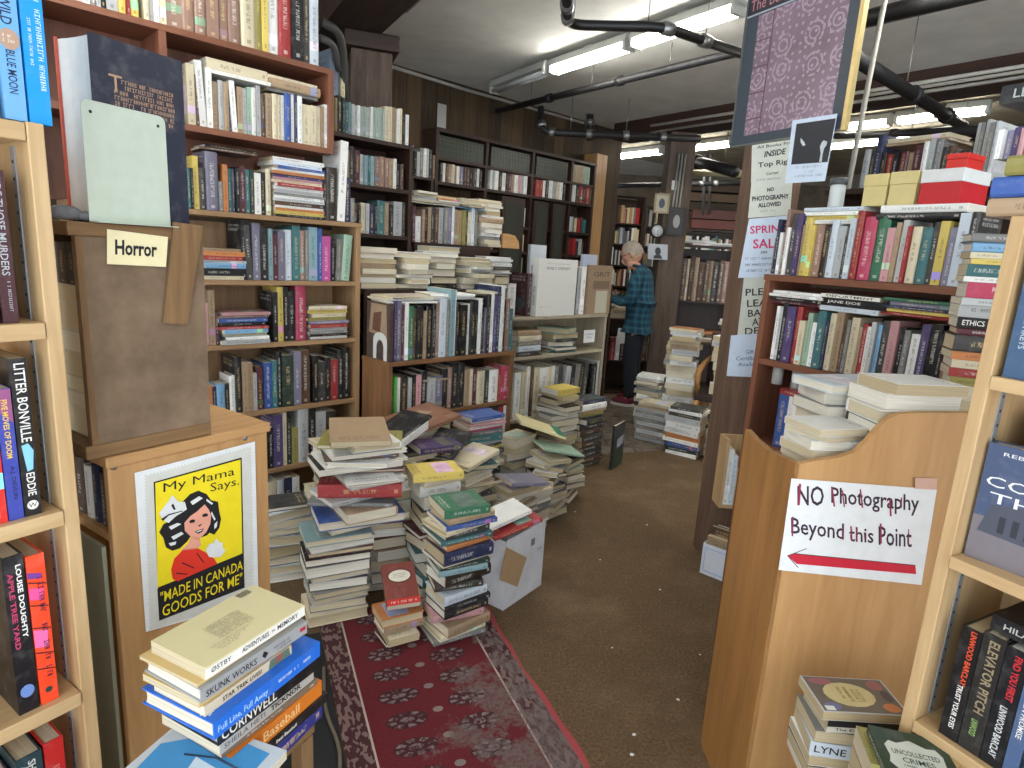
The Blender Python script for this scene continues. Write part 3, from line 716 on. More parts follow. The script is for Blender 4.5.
# crate
cl, _ = PF.loc(82, 229); cr, _ = PF.loc(204.5, 300); zt = PF.loc(140, 221)[1]
z0 = ztop + .001; t = thing('wooden_crate', PF.at(cl - .012, .004, z0), 'wooden crate with a brown board side, full of books, on the poster case', 'crate'); X = cr - cl + .016; Hc = 1.557 - z0
bx('side_panel', (.012, 0, .028), (X, .012, Hc - .026), plaster_mat('worn_brown_board', (134, 112, 90), (98, 80, 62), 9), t)
bx('bottom_board', (-.012, -.002, 0), (X, .27, .0275), W('rough', 'x'), t, None, .002)
bx('top_board', (-.012, -.004, Hc - .0255), (X, .27, Hc), W('rough', 'x'), t, None, .002)
bx('back_panel', (.0, .258, .028), (X, .27, Hc - .026), W('rough', 'z'), t)
bx('edge_strip', (0, -.002, .028), (.0115, .014, Hc - .026), W('rough', 'z'), t)
bx('end_panel', (X - .012, .0125, .028), (X, .2575, Hc - .026), W('rough', 'z'), t)
sp = [PF.loc(px, py, -.01) for px, py in ((164, 323), (188, 325), (204, 226), (175, 222))]
b = MB(); b.prism([(x - cl + .012, z - z0) for x, z in sp], -.012, -.005, 'y'); b.build('slat', W('rough', 'z'), t)
# books lying in it, page ends to the open end
zz = z0 + .0285
for i, (T, c) in enumerate(((.062, 'w'), (.028, 'w'), (.03, 'c'), (.05, 'c'), (.042, 'c'), (.055, 'w'), (.036, 'w'))):
    d = .19 + R.uniform(-.01, .02)
    lying('paperback_book', T, d, .2, c, PF.at(cl + .003 + d / 2 + R.uniform(0, .006), .125, zz) @ Matrix.Rotation(PI / 2, 4, 'Z') @ Matrix.Translation((0, -d / 2, 0)),
          f'thick {PAL[c][1]} book lying in the crate with page edges outward, {nth(i + 1)} from its bottom', 'books lying in the crate', page_tint=R.choice(((222, 210, 178), (228, 220, 196), (212, 196, 160)))); zz += T + .0008
for i, (y, c) in enumerate(((.03, 'x'), (.075, 'h'), (.115, 'b'), (.15, 'g'))):
    book('paperback_book', .034, .13, min(.08, z0 + Hc - .03 - zz), c, PF.at(cl + .006, y, zz) @ Matrix.Rotation(-PI / 2, 4, 'Z'), f'{PAL[c][1]} book standing on the pile inside the crate', 'books standing in the crate')
# Horror sign
def sheet(name, fr, corners, y, mats, label, cat, art=None, thick=.0004, curl=0.0, group=None):
    """a sheet of paper on the plane y of a frame; corners are picture points, clockwise from the upper left"""
    q = [fr.loc(px, py, y) for px, py in corners]
    b = MB(); o = Vector((q[0][0], y, q[0][1]))
    b.prism([(x, z) for x, z in (q[3], q[2], q[1], q[0])], y, y + thick, 'y')
    if art: art(b, lambda px, py, k=1: Vector((*(lambda w: (w[0], y - .0004 * k, w[1]))(fr.loc(px, py, y)),)))
    o = b.build(name, mats, None, fr.M); tag(o, label, cat, group); return o
def line_text(b, pt, s, p, q, hpx, mat, k=1, shear=0.0, bold=0.012):
    """letters running from picture point p to q (mid height)"""
    a, c = pt(*p, k), pt(*q, k); m = (Vector(p) + Vector(q)) / 2
    up = pt(m.x, m.y - hpx, k) - pt(m.x, m.y, k); h = up.length; u = (c - a)
    b.text(s, (a + c) / 2, u.normalized(), up.normalized(), h=h, w=u.length, mat=mat, shear=shear, bold=bold)
PAPER_C, PAPER_W = flat((232, 220, 176), .8), flat((224, 226, 226), .8)
INK = flat((22, 20, 24), .7)
def horror(b, pt):
    line_text(b, pt, 'Horror', (115, 247), (157, 250), 15, 1, bold=.03)
sheet('paper_sign', PF, [(107, 229), (168, 237), (166, 267), (107, 264)], -.0035, [PAPER_C, INK], 'cream paper sign reading Horror on the brown crate', 'sign', horror)
# tall dark book and its bookend on top of the crate
zc = z0 + Hc + .001
bl, _ = PF.loc(92, 100, .01); br, _ = PF.loc(187, 100, .01); _, bt_ = PF.loc(93, 33, .01); D = br - bl
def blurb(b, ml, T, D, H):
    i = mt(ml, (186, 150, 120))
    b.text('T', (-T / 2 - .0005, D * .76, H * .77), (0, -1, 0), (0, 0, 1), h=.03, mat=i)
    for k in range(7): scribble(b, (-T / 2 - .0005, D * (.70 if k < 2 else .78), H * (.775 - k * .03)), (0, -1, 0), (0, 0, 1), D * (.58 if k < 2 else .66), .0075, i)
    j = mt(ml, (206, 92, 72))
    b.box((T / 2 - .0035, D - .004, 0), (T / 2 + .0006, D + .0008, H), j)
QM = PF.at(bl, .006, zc) @ Matrix.Rotation(math.radians(7), 4, 'Z'); D *= 1.03
book('hardback_book', .105, D, bt_ - zc, (38, 42, 58), QM @ Matrix.Translation((D, .0535, 0)) @ Matrix.Rotation(PI / 2, 4, 'Z'), 'big dark navy book with white page edges, standing on the crate marked Horror', extra=blurb, page_tint=(238, 236, 230))
e = [PF.loc(px, py, .004) for px, py in ((88, 213), (175, 222), (172, 122), (90, 100))]
x0, x1, z1 = e[0][0], e[1][0], e[3][1]
t = thing('bookend', QM @ Matrix.Translation((x0 - bl, -.0008, 0)), 'pale grey-green metal bookend in front of the big dark book', 'bookend')
r = .014; w_, h_ = x1 - x0, z1 - zc
pts = [(0, .002), (w_, .002)] + [(w_ - r + r * math.cos(a), h_ - r + r * math.sin(a)) for a in [k * PI / 12 for k in range(7)]] + [(r - r * math.sin(a), h_ - r + r * math.cos(a)) for a in [k * PI / 12 for k in range(7)]]
b = MB(); b.prism(pts, -.0016, -.0001, 'y'); b.build('plate', flat((196, 206, 190), .4), t)
b = MB(); b.box((0, -.03, 0), (w_, -.0017, .0016)); b.build('foot', flat((196, 206, 190), .4), t)
for x in (.016, w_ - .016):
    b = MB(); b.prism([(x + .003 * math.cos(a * PI / 6), h_ - .02 + .003 * math.sin(a * PI / 6)) for a in range(12)], -.0021, -.0017, 'y'); b.build('rivet_hole', M_BLACK, t)
b = MB(); b.blob((0, 0, .0), (.03, .02, .014), 0); b.blob((.035, .0, -.004), (.026, .018, .009), 0)
o = b.build('cloth', plaster_mat('grey_rag', (120, 120, 122), (86, 86, 90), 30), None, PF.at(cl - .018, .02, zc + .014)); tag(o, 'crumpled grey rag at the corner of the crate top', 'cloth')

# ---- poster
def poster(b, pt):
    pp = lambda cx, cy, k: pt(130 + cx / 3.936, 435 + cy / 3.936, k)
    def poly(pts, mat, k):
        b.face([pp(x, y, k) for x, y in pts][::-1], mat)
    poly([(56, 160), (478, 42), (489, 640), (78, 768), (76, 768)], 1, 1)       # stamp paper
    for i in range(44):                                                        # perforations down both edges
        y = 165 + i * 13.5
        poly([(52 + i * .45, y), (60 + i * .45, y - 2), (60 + i * .45, y + 5), (52 + i * .45, y + 6)], 0, 2)
        y2 = 46 + i * 13.5
        poly([(474 + i * .2, y2), (482 + i * .2, y2 - 2), (482 + i * .2, y2 + 5), (474 + i * .2, y2 + 6)], 0, 2)
    for i in range(30): 
        x = 70 + i * 13.6; poly([(x, 158 - (x - 56) * .28 - 2), (x + 6, 158 - (x - 50) * .28 - 2), (x + 6, 165 - (x - 50) * .28), (x, 165 - (x - 56) * .28)], 0, 2)
    poly([(92, 185), (439, 88), (450, 600), (114, 730)], 2, 2)                 # black border
    poly([(98, 189), (434, 96), (441, 466), (108, 600)], 3, 3)                 # yellow field
    # girl
    poly([(113, 382), (130, 350), (150, 340), (185, 300), (205, 262), (235, 232), (268, 218), (300, 232), (318, 256), (345, 262), (350, 300), (357, 330), (350, 365), (330, 392), (312, 384), (300, 395), (262, 408), (238, 398), (222, 420), (195, 445), (165, 455), (140, 442), (130, 405)], 2, 4)
    poly([(212, 345), (236, 318), (262, 300), (292, 272), (308, 292), (318, 318), (314, 350), (298, 382), (268, 412), (240, 402), (214, 376)], 4, 5)
    poly([(200, 452), (228, 425), (240, 398), (272, 405), (278, 432), (262, 446), (226, 452)], 4, 5)
    poly([(112, 308), (140, 272), (165, 236), (190, 262), (214, 262), (222, 292), (180, 318), (150, 345), (128, 335)], 0, 5)
    poly([(120, 330), (150, 310), (205, 296), (206, 299), (152, 315), (128, 337)], 2, 6)
    poly([(160, 276), (168, 268), (178, 292), (170, 294)], 2, 6)
    poly([(166, 566), (160, 530), (172, 486), (205, 452), (232, 446), (264, 444), (300, 464), (330, 486), (342, 506), (250, 546), (186, 574)], 5, 5)
    for q in ([(205, 500), (250, 520), (249, 524), (203, 505)], [(262, 462), (290, 500), (286, 502), (259, 465)], [(180, 540), (225, 545), (224, 549), (180, 545)]): poly(q, 2, 6)
    poly([(296, 452), (310, 428), (326, 424), (338, 406), (350, 420), (364, 424), (362, 440), (374, 452), (358, 476), (330, 482), (308, 478)], 0, 6)
    for x, y in ((242, 338), (293, 314)): poly([(x - 12, y), (x, y - 7), (x + 12, y - 5), (x + 10, y + 5), (x - 8, y + 8)], 2, 6)
    poly([(252, 379), (270, 372), (288, 366), (282, 380), (266, 388)], 2, 6); poly([(257, 379), (284, 370), (278, 376), (264, 382)], 0, 7)
    poly([(266, 356), (278, 348), (280, 352), (270, 360)], 2, 6)
    for q in ([(150, 360), (185, 345), (200, 350), (160, 372)], [(160, 400), (200, 380), (210, 388), (170, 412)], [(235, 262), (270, 240), (285, 248), (245, 275)], [(320, 300), (335, 330), (330, 336), (316, 308)], [(330, 350), (342, 338), (340, 360), (330, 370)], [(150, 425), (180, 418), (178, 430), (158, 436)], [(300, 250), (325, 268), (320, 274), (298, 258)]): poly(q, 0, 5)
    f = lambda x, y: (130 + x / 3.936, 435 + y / 3.936)
    line_text(b, pt, 'My Mama', f(130, 213), f(410, 146), 11, 2, 4, bold=0)
    line_text(b, pt, 'Says.', f(315, 212), f(428, 184), 11, 2, 4, bold=0)
    poly([(106, 605), (444, 464), (450, 600), (114, 730)], 2, 4)
    line_text(b, pt, '"MADE IN CANADA', f(118, 640), f(442, 508), 10.5, 3, 5, bold=.004)
    line_text(b, pt, 'GOODS FOR ME"', f(126, 693), f(440, 560), 11, 3, 5, bold=.004)
sheet('poster', PF, [(134.5, 473), (255, 441.5), (258.5, 600), (146, 632)], -.0035,
      [PAPER_W, flat((206, 206, 198), .8), INK, flat((240, 218, 30), .6), flat((232, 164, 140), .7), flat((222, 52, 34), .6)],
      'yellow poster of a girl in a red dress, taped to the plywood case', 'poster', poster)

# ---- stool and the lettered pile of books in front of it
q = onz(205, 668, .9); SF = Frame((q.x, q.y), 26)
BK, WH = (26, 26, 28), (236, 234, 228)
PILE = [  # top first: thickness, length, depth, dx, dy, turn, colour, kind, label, letters (along the spine), extra
 (.021, .205, .13, 0, 0, 0, (214, 204, 160), 'paperback_book', 'cream paperback with a white spine, topmost of the pile in front of the poster', [('ØSTBY', .05, .23, (60, 60, 60), .5, .4), ('ADVENTURES', .33, .6, BK, .5, .42, .02), ('IN', .63, .66, BK, .5, .25), ('MEMORY', .69, .92, BK, .5, .42, .02)], 'back'),
 (.006, .2, .135, -.012, .004, 1, (206, 178, 120), 'paperback_book', 'thin tan paperback under the topmost cream book in front of the poster', [], None),
 (.024, .215, .14, -.012, -.004, -1, (160, 162, 164), 'hardback_book', 'light grey book with SKUNK WORKS on its spine', [('SKUNK WORKS', .04, .48, BK, .45, .5, .01)], 'skunk'),
 (.012, .2, .13, -.01, .004, 2, (200, 170, 104), 'paperback_book', 'mustard paperback below the grey SKUNK WORKS book', [], None),
 (.018, .18, .12, -.004, .0, 1, (222, 206, 176), 'paperback_book', 'old cream paperback with STAR TREK LIVES on its spine', [('STAR TREK LIVES!', .18, .62, BK, .5, .42, .02)], 'trek'),
 (.03, .235, .165, -.006, -.022, 2, (32, 104, 206), 'hardback_book', 'large bright blue hardback in the middle of the pile by the poster', [('Full Line, Full Away', .03, .46, (170, 210, 246), .4, .5, .01)], 'full'),
 (.032, .23, .15, .012, -.006, 0, (24, 24, 28), 'hardback_book', 'black hardback lettered CORNWELL below the bright blue hardback', [('CORNWELL', .03, .52, (226, 222, 210), .45, .62)], None),
 (.021, .21, .14, .016, -.004, 1, (168, 164, 158), 'paperback_book', 'grey paperback lettered TICKNOR', [('SHEILA HETI', .04, .44, (90, 88, 88), .5, .45), ('TICKNOR', .5, .84, BK, .5, .5, .03)], None),
 (.012, .21, .14, .022, .0, -1, (124, 104, 86), 'paperback_book', 'thin brown paperback between TICKNOR and the orange Baseball book', [], None),
 (.032, .215, .15, .03, -.01, 2, (206, 116, 34), 'hardback_book', 'orange book lettered Baseball', [('Baseball', .32, .72, (240, 200, 140), .5, .6)], 'red'),
 (.018, .22, .15, .036, -.012, 1, (26, 26, 28), 'hardback_book', 'black book with a white label, under the orange Baseball book', [('Best Baseball', .4, .62, WH, .5, .4)], None),
 (.04, .215, .15, .034, -.02, 5, (44, 46, 128), 'hardback_book', 'dark blue book at the foot of the pile by the poster', [], None),
]
total = sum(p[0] + .0006 for p in PILE); z = .9; ZB = z - total - .0006
t = thing('stool', SF.at(.1, .06, 0), 'small wooden stool under the lettered pile in front of the poster', 'stool')
b = MB(); b.box((-.06, -.05, ZB - .028), (.14, .07, ZB), 0, None, .004); b.build('seat', W('rough', 'x'), t)
for sx in (-1, 1):
    for sy in (-1, 1): b = MB(); b.box((.04 + sx * .08 - .015, .01 + sy * .045 - .015, 0), (.04 + sx * .08 + .015, .01 + sy * .045 + .015, ZB - .029), 0, None, .002); b.build('leg', W('rough', 'z'), t)
def ex(kindx):
    def fn(b, ml, T, D, H):
        x = T / 2 + .0004
        if kindx == 'back':
            i = mt(ml, (150, 142, 112)); j = mt(ml, WH)
            b.face([(-T * .49, -.0002, .0), (T * .36, -.0002, 0), (T * .36, -.0002, H), (-T * .49, -.0002, H)], j)
            for k in range(12): scribble(b, (x, D * (.42 + .28 * (1 if k < 0 else 0)), H * (.74 - k * .018)), (0, 1, 0), (0, 0, 1), 0, .002, i)
            for k in range(13): scribble(b, (x, D * (.66 - k * .028), H * .70), (0, 0, -1), (0, 1, 0), H * .34, .0022, i)
            for k in range(4): scribble(b, (x, D * (.26 - k * .04), H * (.84 - .02 * k)), (0, 0, -1), (0, 1, 0), H * (.4 - .08 * k), .0026, i)
            for k in range(16): b.face([(x, D * .86, H * (.22 - k * .008)), (x, D * .86, H * (.22 - k * .008) - .0009), (x, D * .98, H * (.22 - k * .008) - .0009), (x, D * .98, H * (.22 - k * .008))], mt(ml, (96, 94, 84)))
        if kindx == 'skunk':
            b.face([(-T * .1, -.0006, H * .08), (T * .2, -.0006, H * .08), (T * .2, -.0006, H * .02), (-T * .1, -.0006, H * .02)], mt(ml, (186, 30, 50)))
            b.face([(-T * .3, -.0006, H * .44), (0, -.0006, H * .41), (T * .3, -.0006, H * .45), (0, -.0006, H * .47)], mt(ml, BK))
            for a in (.1, .32): scribble(b, (-T * .4 + a * T * 1.2, -.0006, H * .36), (0, 0, -1), (1, 0, 0), H * .18, T * .14, mt(ml, (70, 70, 74)))
        if kindx == 'trek':
            b.face([(-T * .45, -.0006, H * .3), (T * .45, -.0006, H * .28), (T * .45, -.0006, H * .04), (-T * .45, -.0006, H * .02)], mt(ml, (92, 116, 96)))
            b.face([(-T * .2, -.0008, H * .22), (T * .45, -.0008, H * .2), (T * .45, -.0008, H * .12), (-T * .2, -.0008, H * .14)], mt(ml, (156, 84, 76)))
        if kindx == 'full':
            i = mt(ml, (220, 232, 246))
            b.text('FULL LINE,', (x, D * .2, H * .83), (0, -.2, 1), (0, -1, -.2), h=.016, maxw=.075, mat=i, bold=.02)
            scribble(b, (-T * .1, -.0006, H * .44), (0, 0, -1), (1, 0, 0), H * .34, T * .2, i)
        if kindx == 'red':
            b.face([(-T * .49, -.0005, H), (T * .49, -.0005, H), (T * .49, -.0005, H * .84), (-T * .49, -.0005, H * .84)], mt(ml, (178, 34, 36)))
    return fn
for T, l, d, dx, dy, turn, c, kd, lab, tx, e in PILE:
    z -= T + .0006
    lying(kd, T, d, l, c, SF.at(dx, dy, z) @ Matrix.Rotation(math.radians(turn), 4, 'Z') @ Matrix.Translation((l / 2, 0, 0)),
          lab, 'lettered books piled in front of the poster', texts=tx, extra=ex(e) if e else None)

# pale blue picture book lying in front, low in view
t = thing('stool', onz(192, 806, .645), 'low wooden stool carrying the pale blue picture book', 'stool')
b = MB(); b.box((-.09, -.06, .03), (.07, .03, .055), 0, None, .004); b.build('seat', W('rough', 'x'), t)
for sx in (-1, 1):
    for sy in (-1, 1): b = MB(); b.box((-.01 + sx * .06 - .015, -.015 + sy * .03 - .012, -.645), (-.01 + sx * .06 + .015, -.015 + sy * .03 + .012, .029), 0, None, .002); b.build('leg', W('rough', 'z'), t)
def pic(b, ml, T, D, H):
    x = T / 2 + .0004; i = mt(ml, (70, 150, 206)); j = mt(ml, (206, 224, 236)); k = mt(ml, (34, 50, 74))
    b.face([(x, D * .05, H * .1), (x, D * .9, H * .1), (x, D * .95, H * .6), (x, D * .6, H * .95), (x, D * .05, H * .9)], i)
    b.face([(x + .0002, D * .3, H * .3), (x + .0002, D * .55, H * .35), (x + .0002, D * .6, H * .6), (x + .0002, D * .35, H * .55)], j)
    b.tube([(x, D * .62, H * .2), (x, D * .66, H * .45), (x, D * .58, H * .7)], .002, 4, k)
p = onz(205, 742, .69)
lying('paperback_book', .016, .16, .21, (214, 222, 228), Matrix.Translation(onz(192, 806, .645)) @ Matrix.Translation((-.01, -.075, .056)) @ Matrix.Rotation(-.3, 4, 'Z'), 'white and pale blue picture book at the foot of the lettered pile', extra=pic)
# ------------------------------------------------------------------ the wall of bookcases on the left (plane x - y = -4.16)
AF = Frame((0, 4.16), 45)
ax = lambda px, py, fr=AF: fr.loc(px, py)[0]
BR = ax(360, 325); BL = ax(150, 300)
ZB_ = [.10, .40, .714, 1.048, 1.347]
bookcase('bookcase', AF, BL - .25, BR, .26, ZB_, 1.626, 'oak', 'oak bookcase of paperbacks behind the heap of books on the floor', th=.026)
AR = ax(334, 110)
# red case on top, two bays, open above
t = thing('bookcase', AF.at(0, 0, 0), 'reddish brown upper bookcase standing on the oak bookcase', 'bookcase')
Apost = ax(159, 45); A0 = ax(20, 10)
for xx_, z0_, z1_ in ((AR - .028, 1.968, 2.352), (Apost, 1.968, 2.327), ):
    bx('divider' if xx_ < AR - .05 else 'side_panel', (xx_, .001, z0_ + .0005), (xx_ + .028, .26, z1_), W('red', 'z'), t)
bx('shelf', (A0, .0, 2.3275), (AR - .029, .258, 2.352), W('red', 'x'), t)
bx('shelf', (A0, .0, 1.966), (AR - .029, .258, 1.992), W('red', 'x'), t)
bx('side_panel', (AR - .028, .0, 1.6495), (AR, .26, 1.9675), W('red', 'z'), t) if False else None
bx('back_panel', (A0, .25, 1.65), (AR - .03, .259, 2.9), W('red', 'z'), t)
bx('side_panel', (A0 - .03, 0, 1.65), (A0 - .001, .26, 2.9), W('red', 'z'), t)
# rows
row(AF, (84, -3), (320, 68), 2.353, 'w6h80 g5 l4 k5 l10 y8h84 r3h80 y8 _4 c5 l4 w5 c6h84 x14h66 x11 x10 x11 x9 x11h60 c12h90 z6 y5 w10 r11h86 k10 h6 i8h74', 'on the top shelf of the reddish brown bookcase', 'books on the top shelf of the red bookcase', hb=.85, depth=.19)
row(AF, (189, 125), (329, 147), 1.993, 'c9h62 b4h50 w8h64/-3 w7h60 t7h48 l6h50 t6 n3h46 w6h52/-3 t6h46 l5 P5h48 w5 l5h50 b5h44 t8 c6h46 c4 w4 u7h48 w4 n3 w6 c9h40 c6 c6 t3 w5h44', 'on the second shelf of the reddish brown bookcase', 'books on the second shelf of the red bookcase', hb=.7)
def flatpile(fr, px, py, z, sb, spec, where, group, L, D, az=0, **k):
    x, _ = fr.loc(px, py, sb); return stack(fr.at(x, sb, z) @ Matrix.Rotation(math.radians(az), 4, 'Z'), spec, where, group, L=L, D=D, **k)
flatpile(AF, 240, 82, 2.214, .02, 'c50 w14', 'lying on the row of the second red shelf', 'books lying on the second red shelf', .26, .17, var=.05, scatter=1)
flatpile(AF, 295, 96, 2.2, .02, 'c14 t40 g14', 'lying at the right of the second red shelf', 'books lying on the second red shelf', .25, .17, var=.05, scatter=1)
row(AF, (188, 207), (272, 214), 1.6495, 'e5h40 k3 y7h54 h8h42 a15h58 g5h30 o6h46 e5h44 n4 k5 m7h46 e5h44 d5 w8h42 k6 c6h46', 'on top of the oak bookcase', 'books on top of the oak bookcase', hb=.5)
flatpile(AF, 232, 160, 1.905, .03, 'k12 b10', 'lying over the row on top of the oak bookcase', 'books on top of the oak bookcase', .24, .15, var=.05, scatter=2)
flatpile(AF, 300, 218, 1.6495, .01, 'w14 i14 u10 w8 o10 v10 p8 c10 r12 w10 l12 g8 w10 l10 b14 w8 o10 y12 k8', 'in the pile of comics on the oak bookcase', 'comics piled on the oak bookcase', .255, .17, kind='comic_book', zscale=1.3, var=.05, scatter=1.6, side='s', jit=.6)
row(AF, (324, 218), (356, 221), 1.6495, 'k3h50 B10h54* w7h78/3 n6h44 g4h24', 'at the right end on top of the oak bookcase', 'books on top of the oak bookcase', hb=.6)
gb = 'books in the oak bookcase'
row(AF, (243, 282), (350, 282), 1.348, 'k5h58 h6h54/-3 a8h56 k8h52 q6 m5h46 a7h48 i8h50 e8h54 x5h50 g4 q9h52 u4 f9h45 k5h38 g6h42/3 P9h46/5', 'on the upper shelf of the oak bookcase', gb, hb=.3)
flatpile(AF, 224, 282, 1.348, .012, 't10 o14 r14 l8 s18 k24 c12', 'in the flat pile on the upper oak shelf', 'flat piles in the oak bookcase', .2, .13, zscale=1.35, hb=.2, scatter=2, side='s')
row(AF, (206, 347), (221, 346), 1.049, 'p4h42 t6h54 m4h32', 'at the left of the second oak shelf', gb, hb=.3)
row(AF, (274, 343), (307, 341), 1.049, 'k6h50 y8h54* k6 k9h50 j13h54*', 'mid way on the second oak shelf', gb, hb=.3)
row(AF, (307, 341), (352, 338), 1.049, '_45', '', gb)
flatpile(AF, 247, 346, 1.049, .01, 'p10 x10 u14 k14 r10 s14 c12 w12 l14', 'in the left flat pile on the second oak shelf', 'flat piles in the oak bookcase', .225, .14, zscale=1.3, hb=.2, scatter=3, side='s')
flatpile(AF, 329, 341, 1.049, .012, 'c16 y14 c16 z12 a14 r14 l12 g12 k10 w12', 'in the right flat pile on the second oak shelf', 'flat piles in the oak bookcase', .21, .14, zscale=1.25, hb=.2, scatter=4, side='s')
row(AF, (206, 411), (350, 398), .715, 'o8h30 n4 s9h31 k5 w6h38 k7h54 t6h48 t5 l4h38 m8h42 u8h46 e5 k5h54 d12h52 a8h54 b9h52 _3 k6h46 h7h40 k6h44 r7h40 k6h48 k6', 'on the third shelf of the oak bookcase', gb, hb=.3)
row(AF, (258, 468), (336, 455), .401, 'k6h40 h5 k5 v9h52 c4 d5h46 z6h36 l10h52 k7h50 l10h46 B9h46', 'on the fourth shelf of the oak bookcase', gb, hb=.4)
row(AF, (262, 520), (300, 512), .101, 'k6h40 c8 l6 n7 w6', 'on the bottom shelf of the oak bookcase', gb, hb=.4)

# ---- dark case in the recess beside it
DF = Frame((0, 4.56), 45)
DL, DR = DF.loc(322, 180)[0], DF.loc(412, 200)[0]
bookcase('bookcase', DF, DL, DR, .26, [1.0, 1.3, 1.603, 1.873, 2.128], 2.142, 'dark', 'dark brown bookcase of old clothbound books, recessed beside the red one', top=False, th=.024)
gd = 'old books in the recessed dark bookcase'
row(DF, (336, 127), (409, 141), 2.129, 'z3h34 k6h36 d4 e5h32 q3 l4h30 l4 w4 l4 P4 l5 w3h32 P4h31 l4 P5 l3 c6h35 c4 t5 w4 c4 k4h30 w4', 'along the top of the recessed dark bookcase', gd, hb=.8)
row(DF, (334, 178), (404, 188), 1.874, 'g7h34 q4 d5 t3h32 h6h36 m7h33 l5h30 q4 e4 q5 x6h30 x6 x5 t5 w4 k4h25 b4', 'on the second shelf of the recessed dark bookcase', gd, hb=.9)
flatpile(DF, 356, 150, 2.07, .02, 'l8', 'lying on the second row of the recessed dark bookcase', gd, .3, .15) if False else None
row(DF, (350, 232), (406, 237), 1.604, 't4h28 b5 k3 c5h30 l4 n5 k3 e8h33 t5 k4h30 l9h34 h4', 'on the third shelf of the recessed dark bookcase', gd, hb=.8)
row(DF, (333, 92), (348, 95), 2.129, '_15', '', gd)
b = MB(); xa = DF.loc(333, 92, .08)[0]
book('hardback_book', .05, .2, .42, (120, 136, 156), DF.at(xa, .06, 2.1295), 'tall blue-grey book standing at the left end on top of the recessed dark bookcase', gd)
book('hardback_book', .025, .2, .4, (214, 200, 164), DF.at(xa + .05, .06, 2.1295), 'tall cream book standing at the left end on top of the recessed dark bookcase', gd)

# ---- low walnut case in front
FF = Frame((-.641, 3.15), 45)
FR = FF.loc(514, 360)[0]
bookcase('bookcase', FF, 0, FR, .262, [.04, .33, .645], .93, 'walnut', 'low walnut bookcase with a plain side, behind the heap on the floor', th=.022, backwood='dark')
gf = 'books on top of the low walnut bookcase'
zf = .953
row(FF, (394, 358), (512, 349), zf, 'v4h62 a7h62 m5h54 w5h56 G8h54* b4h52 k6 k4 t4h48 k9h52 k5 x5h54 i9h58 g5h56 q7h66 w3 k5h52 k10h50 w5h50 k8h54 k4 w4h56 k4h46 a4 k5h58 w5 v5h56 n5h66 w4 k4h52 x5 e5h42', 'in the row on top of the low walnut bookcase', gf, hb=.55, depth=.2)
flatpile(FF, 414, 306, 1.255, .02, 'c5 c6 w6 l6 w8', 'lying on the left of the walnut bookcase row', gf, .3, .2, kind='magazine', scatter=5)
flatpile(FF, 455, 294, 1.27, .03, 'w14 l16', 'lying on the middle of the walnut bookcase row', gf, .3, .2, kind='art_book', scatter=4)
flatpile(FF, 492, 294, 1.29, .03, 'c12 h10', 'lying on the right of the walnut bookcase row', gf, .2, .15, scatter=4)
# face-out book and its arch bookend at the left end
def portrait(b, ml, T, D, H):
    x = -T / 2 - .0004
    b.face([(x, D * .9, H * .45), (x, D * .1, H * .4), (x, D * .15, H * .97), (x, D * .8, H * .97)], mt(ml, (150, 128, 104)))
    b.face([(x - .0003, D * .75, H * .5), (x - .0003, D * .4, H * .48), (x - .0003, D * .35, H * .85), (x - .0003, D * .7, H * .8)], mt(ml, (96, 66, 52)))
xp = FF.loc(391, 358, .012)[0]
book('art_book', .022, .22, .3, (70, 56, 50), FF.at(xp, .012, zf + .0006), 'brown art book closing the left end of the row on the walnut bookcase', gf, extra=portrait)
t = thing('bookend', FF.at(xp - .0135, .03, zf + .0006), 'white arched bookend on the left end of the low walnut bookcase', 'bookend')
arch = [(0, 0), (.03, 0)] + [(.065 - .035 * math.cos(a), .06 + .045 * math.sin(a)) for a in [k * PI / 8 for k in range(9)]] + [(.1, 0), (.13, 0), (.13, .1)] + [(.065 + .065 * math.cos(a), .1 + .045 * math.sin(a)) for a in [k * PI / 8 for k in range(1, 8)]] + [(0, .1)]
b = MB(); b.prism(arch, -.002, 0, 'x'); b.build('plate', M_WHITE, t)
gs = 'books on the inner shelves of the walnut bookcase'
row(FF, (395, 416), (509, 402), .646, 'N3h40 w3 B9h38 l4 k4h40 p6h38 k8h42 l8h34 a8h34 k6h40 x5 k7h44 k7 t5h36 c4 m5 c8h32* d5 w10h32* r4 j9h34', 'on the upper inner shelf of the walnut bookcase', gs, hb=.6)
flatpile(FF, 436, 378, .82, .02, 't10', 'lying on the upper inner row of the walnut bookcase', gs, .16, .12)
row(FF, (395, 462), (508, 446), .331, 'l6h44 k4 g5 n7h40 c5 t5 h8 l5h42 c6 b8 k6 n6 s5 c7 t5 h6 r5 w5', 'on the lower inner shelf of the walnut bookcase', gs, hb=.6)

# ---- stepped display behind the walnut case
HF = Frame((0, 4.175), 45)
h0, h1 = HF.loc(362, 300)[0], HF.loc(503, 300)[0]
t = thing('display_table', HF.at(h0 + .02, 0, 0), 'dark two-step book table behind the low walnut bookcase', 'table'); X = h1 - h0 - .02
ZU = HF.loc(445, 244, .31)[1]; ZL = HF.loc(414, 289, .045)[1]
ux = max(.3, DR + .276 + .03 - (h0 + .02))
bx('lower_board', (0, 0, ZL - .025), (X, .26, ZL), W('dark', 'x'), t); bx('upper_board', (ux, .28, ZU - .025), (X + .12, .58, ZU), W('dark', 'x'), t)
bx('front_panel', (.0, .001, 0), (X, .02, ZL - .0255), W('dark', 'z'), t); bx('riser', (ux, .281, ZL + .0005), (X + .12, .295, ZU - .0255), W('dark', 'x'), t)
for x in (0, X - .03):
    bx('leg', (x, .23, 0), (x + .03, .26, ZL - .0255), W('dark', 'z'), t)
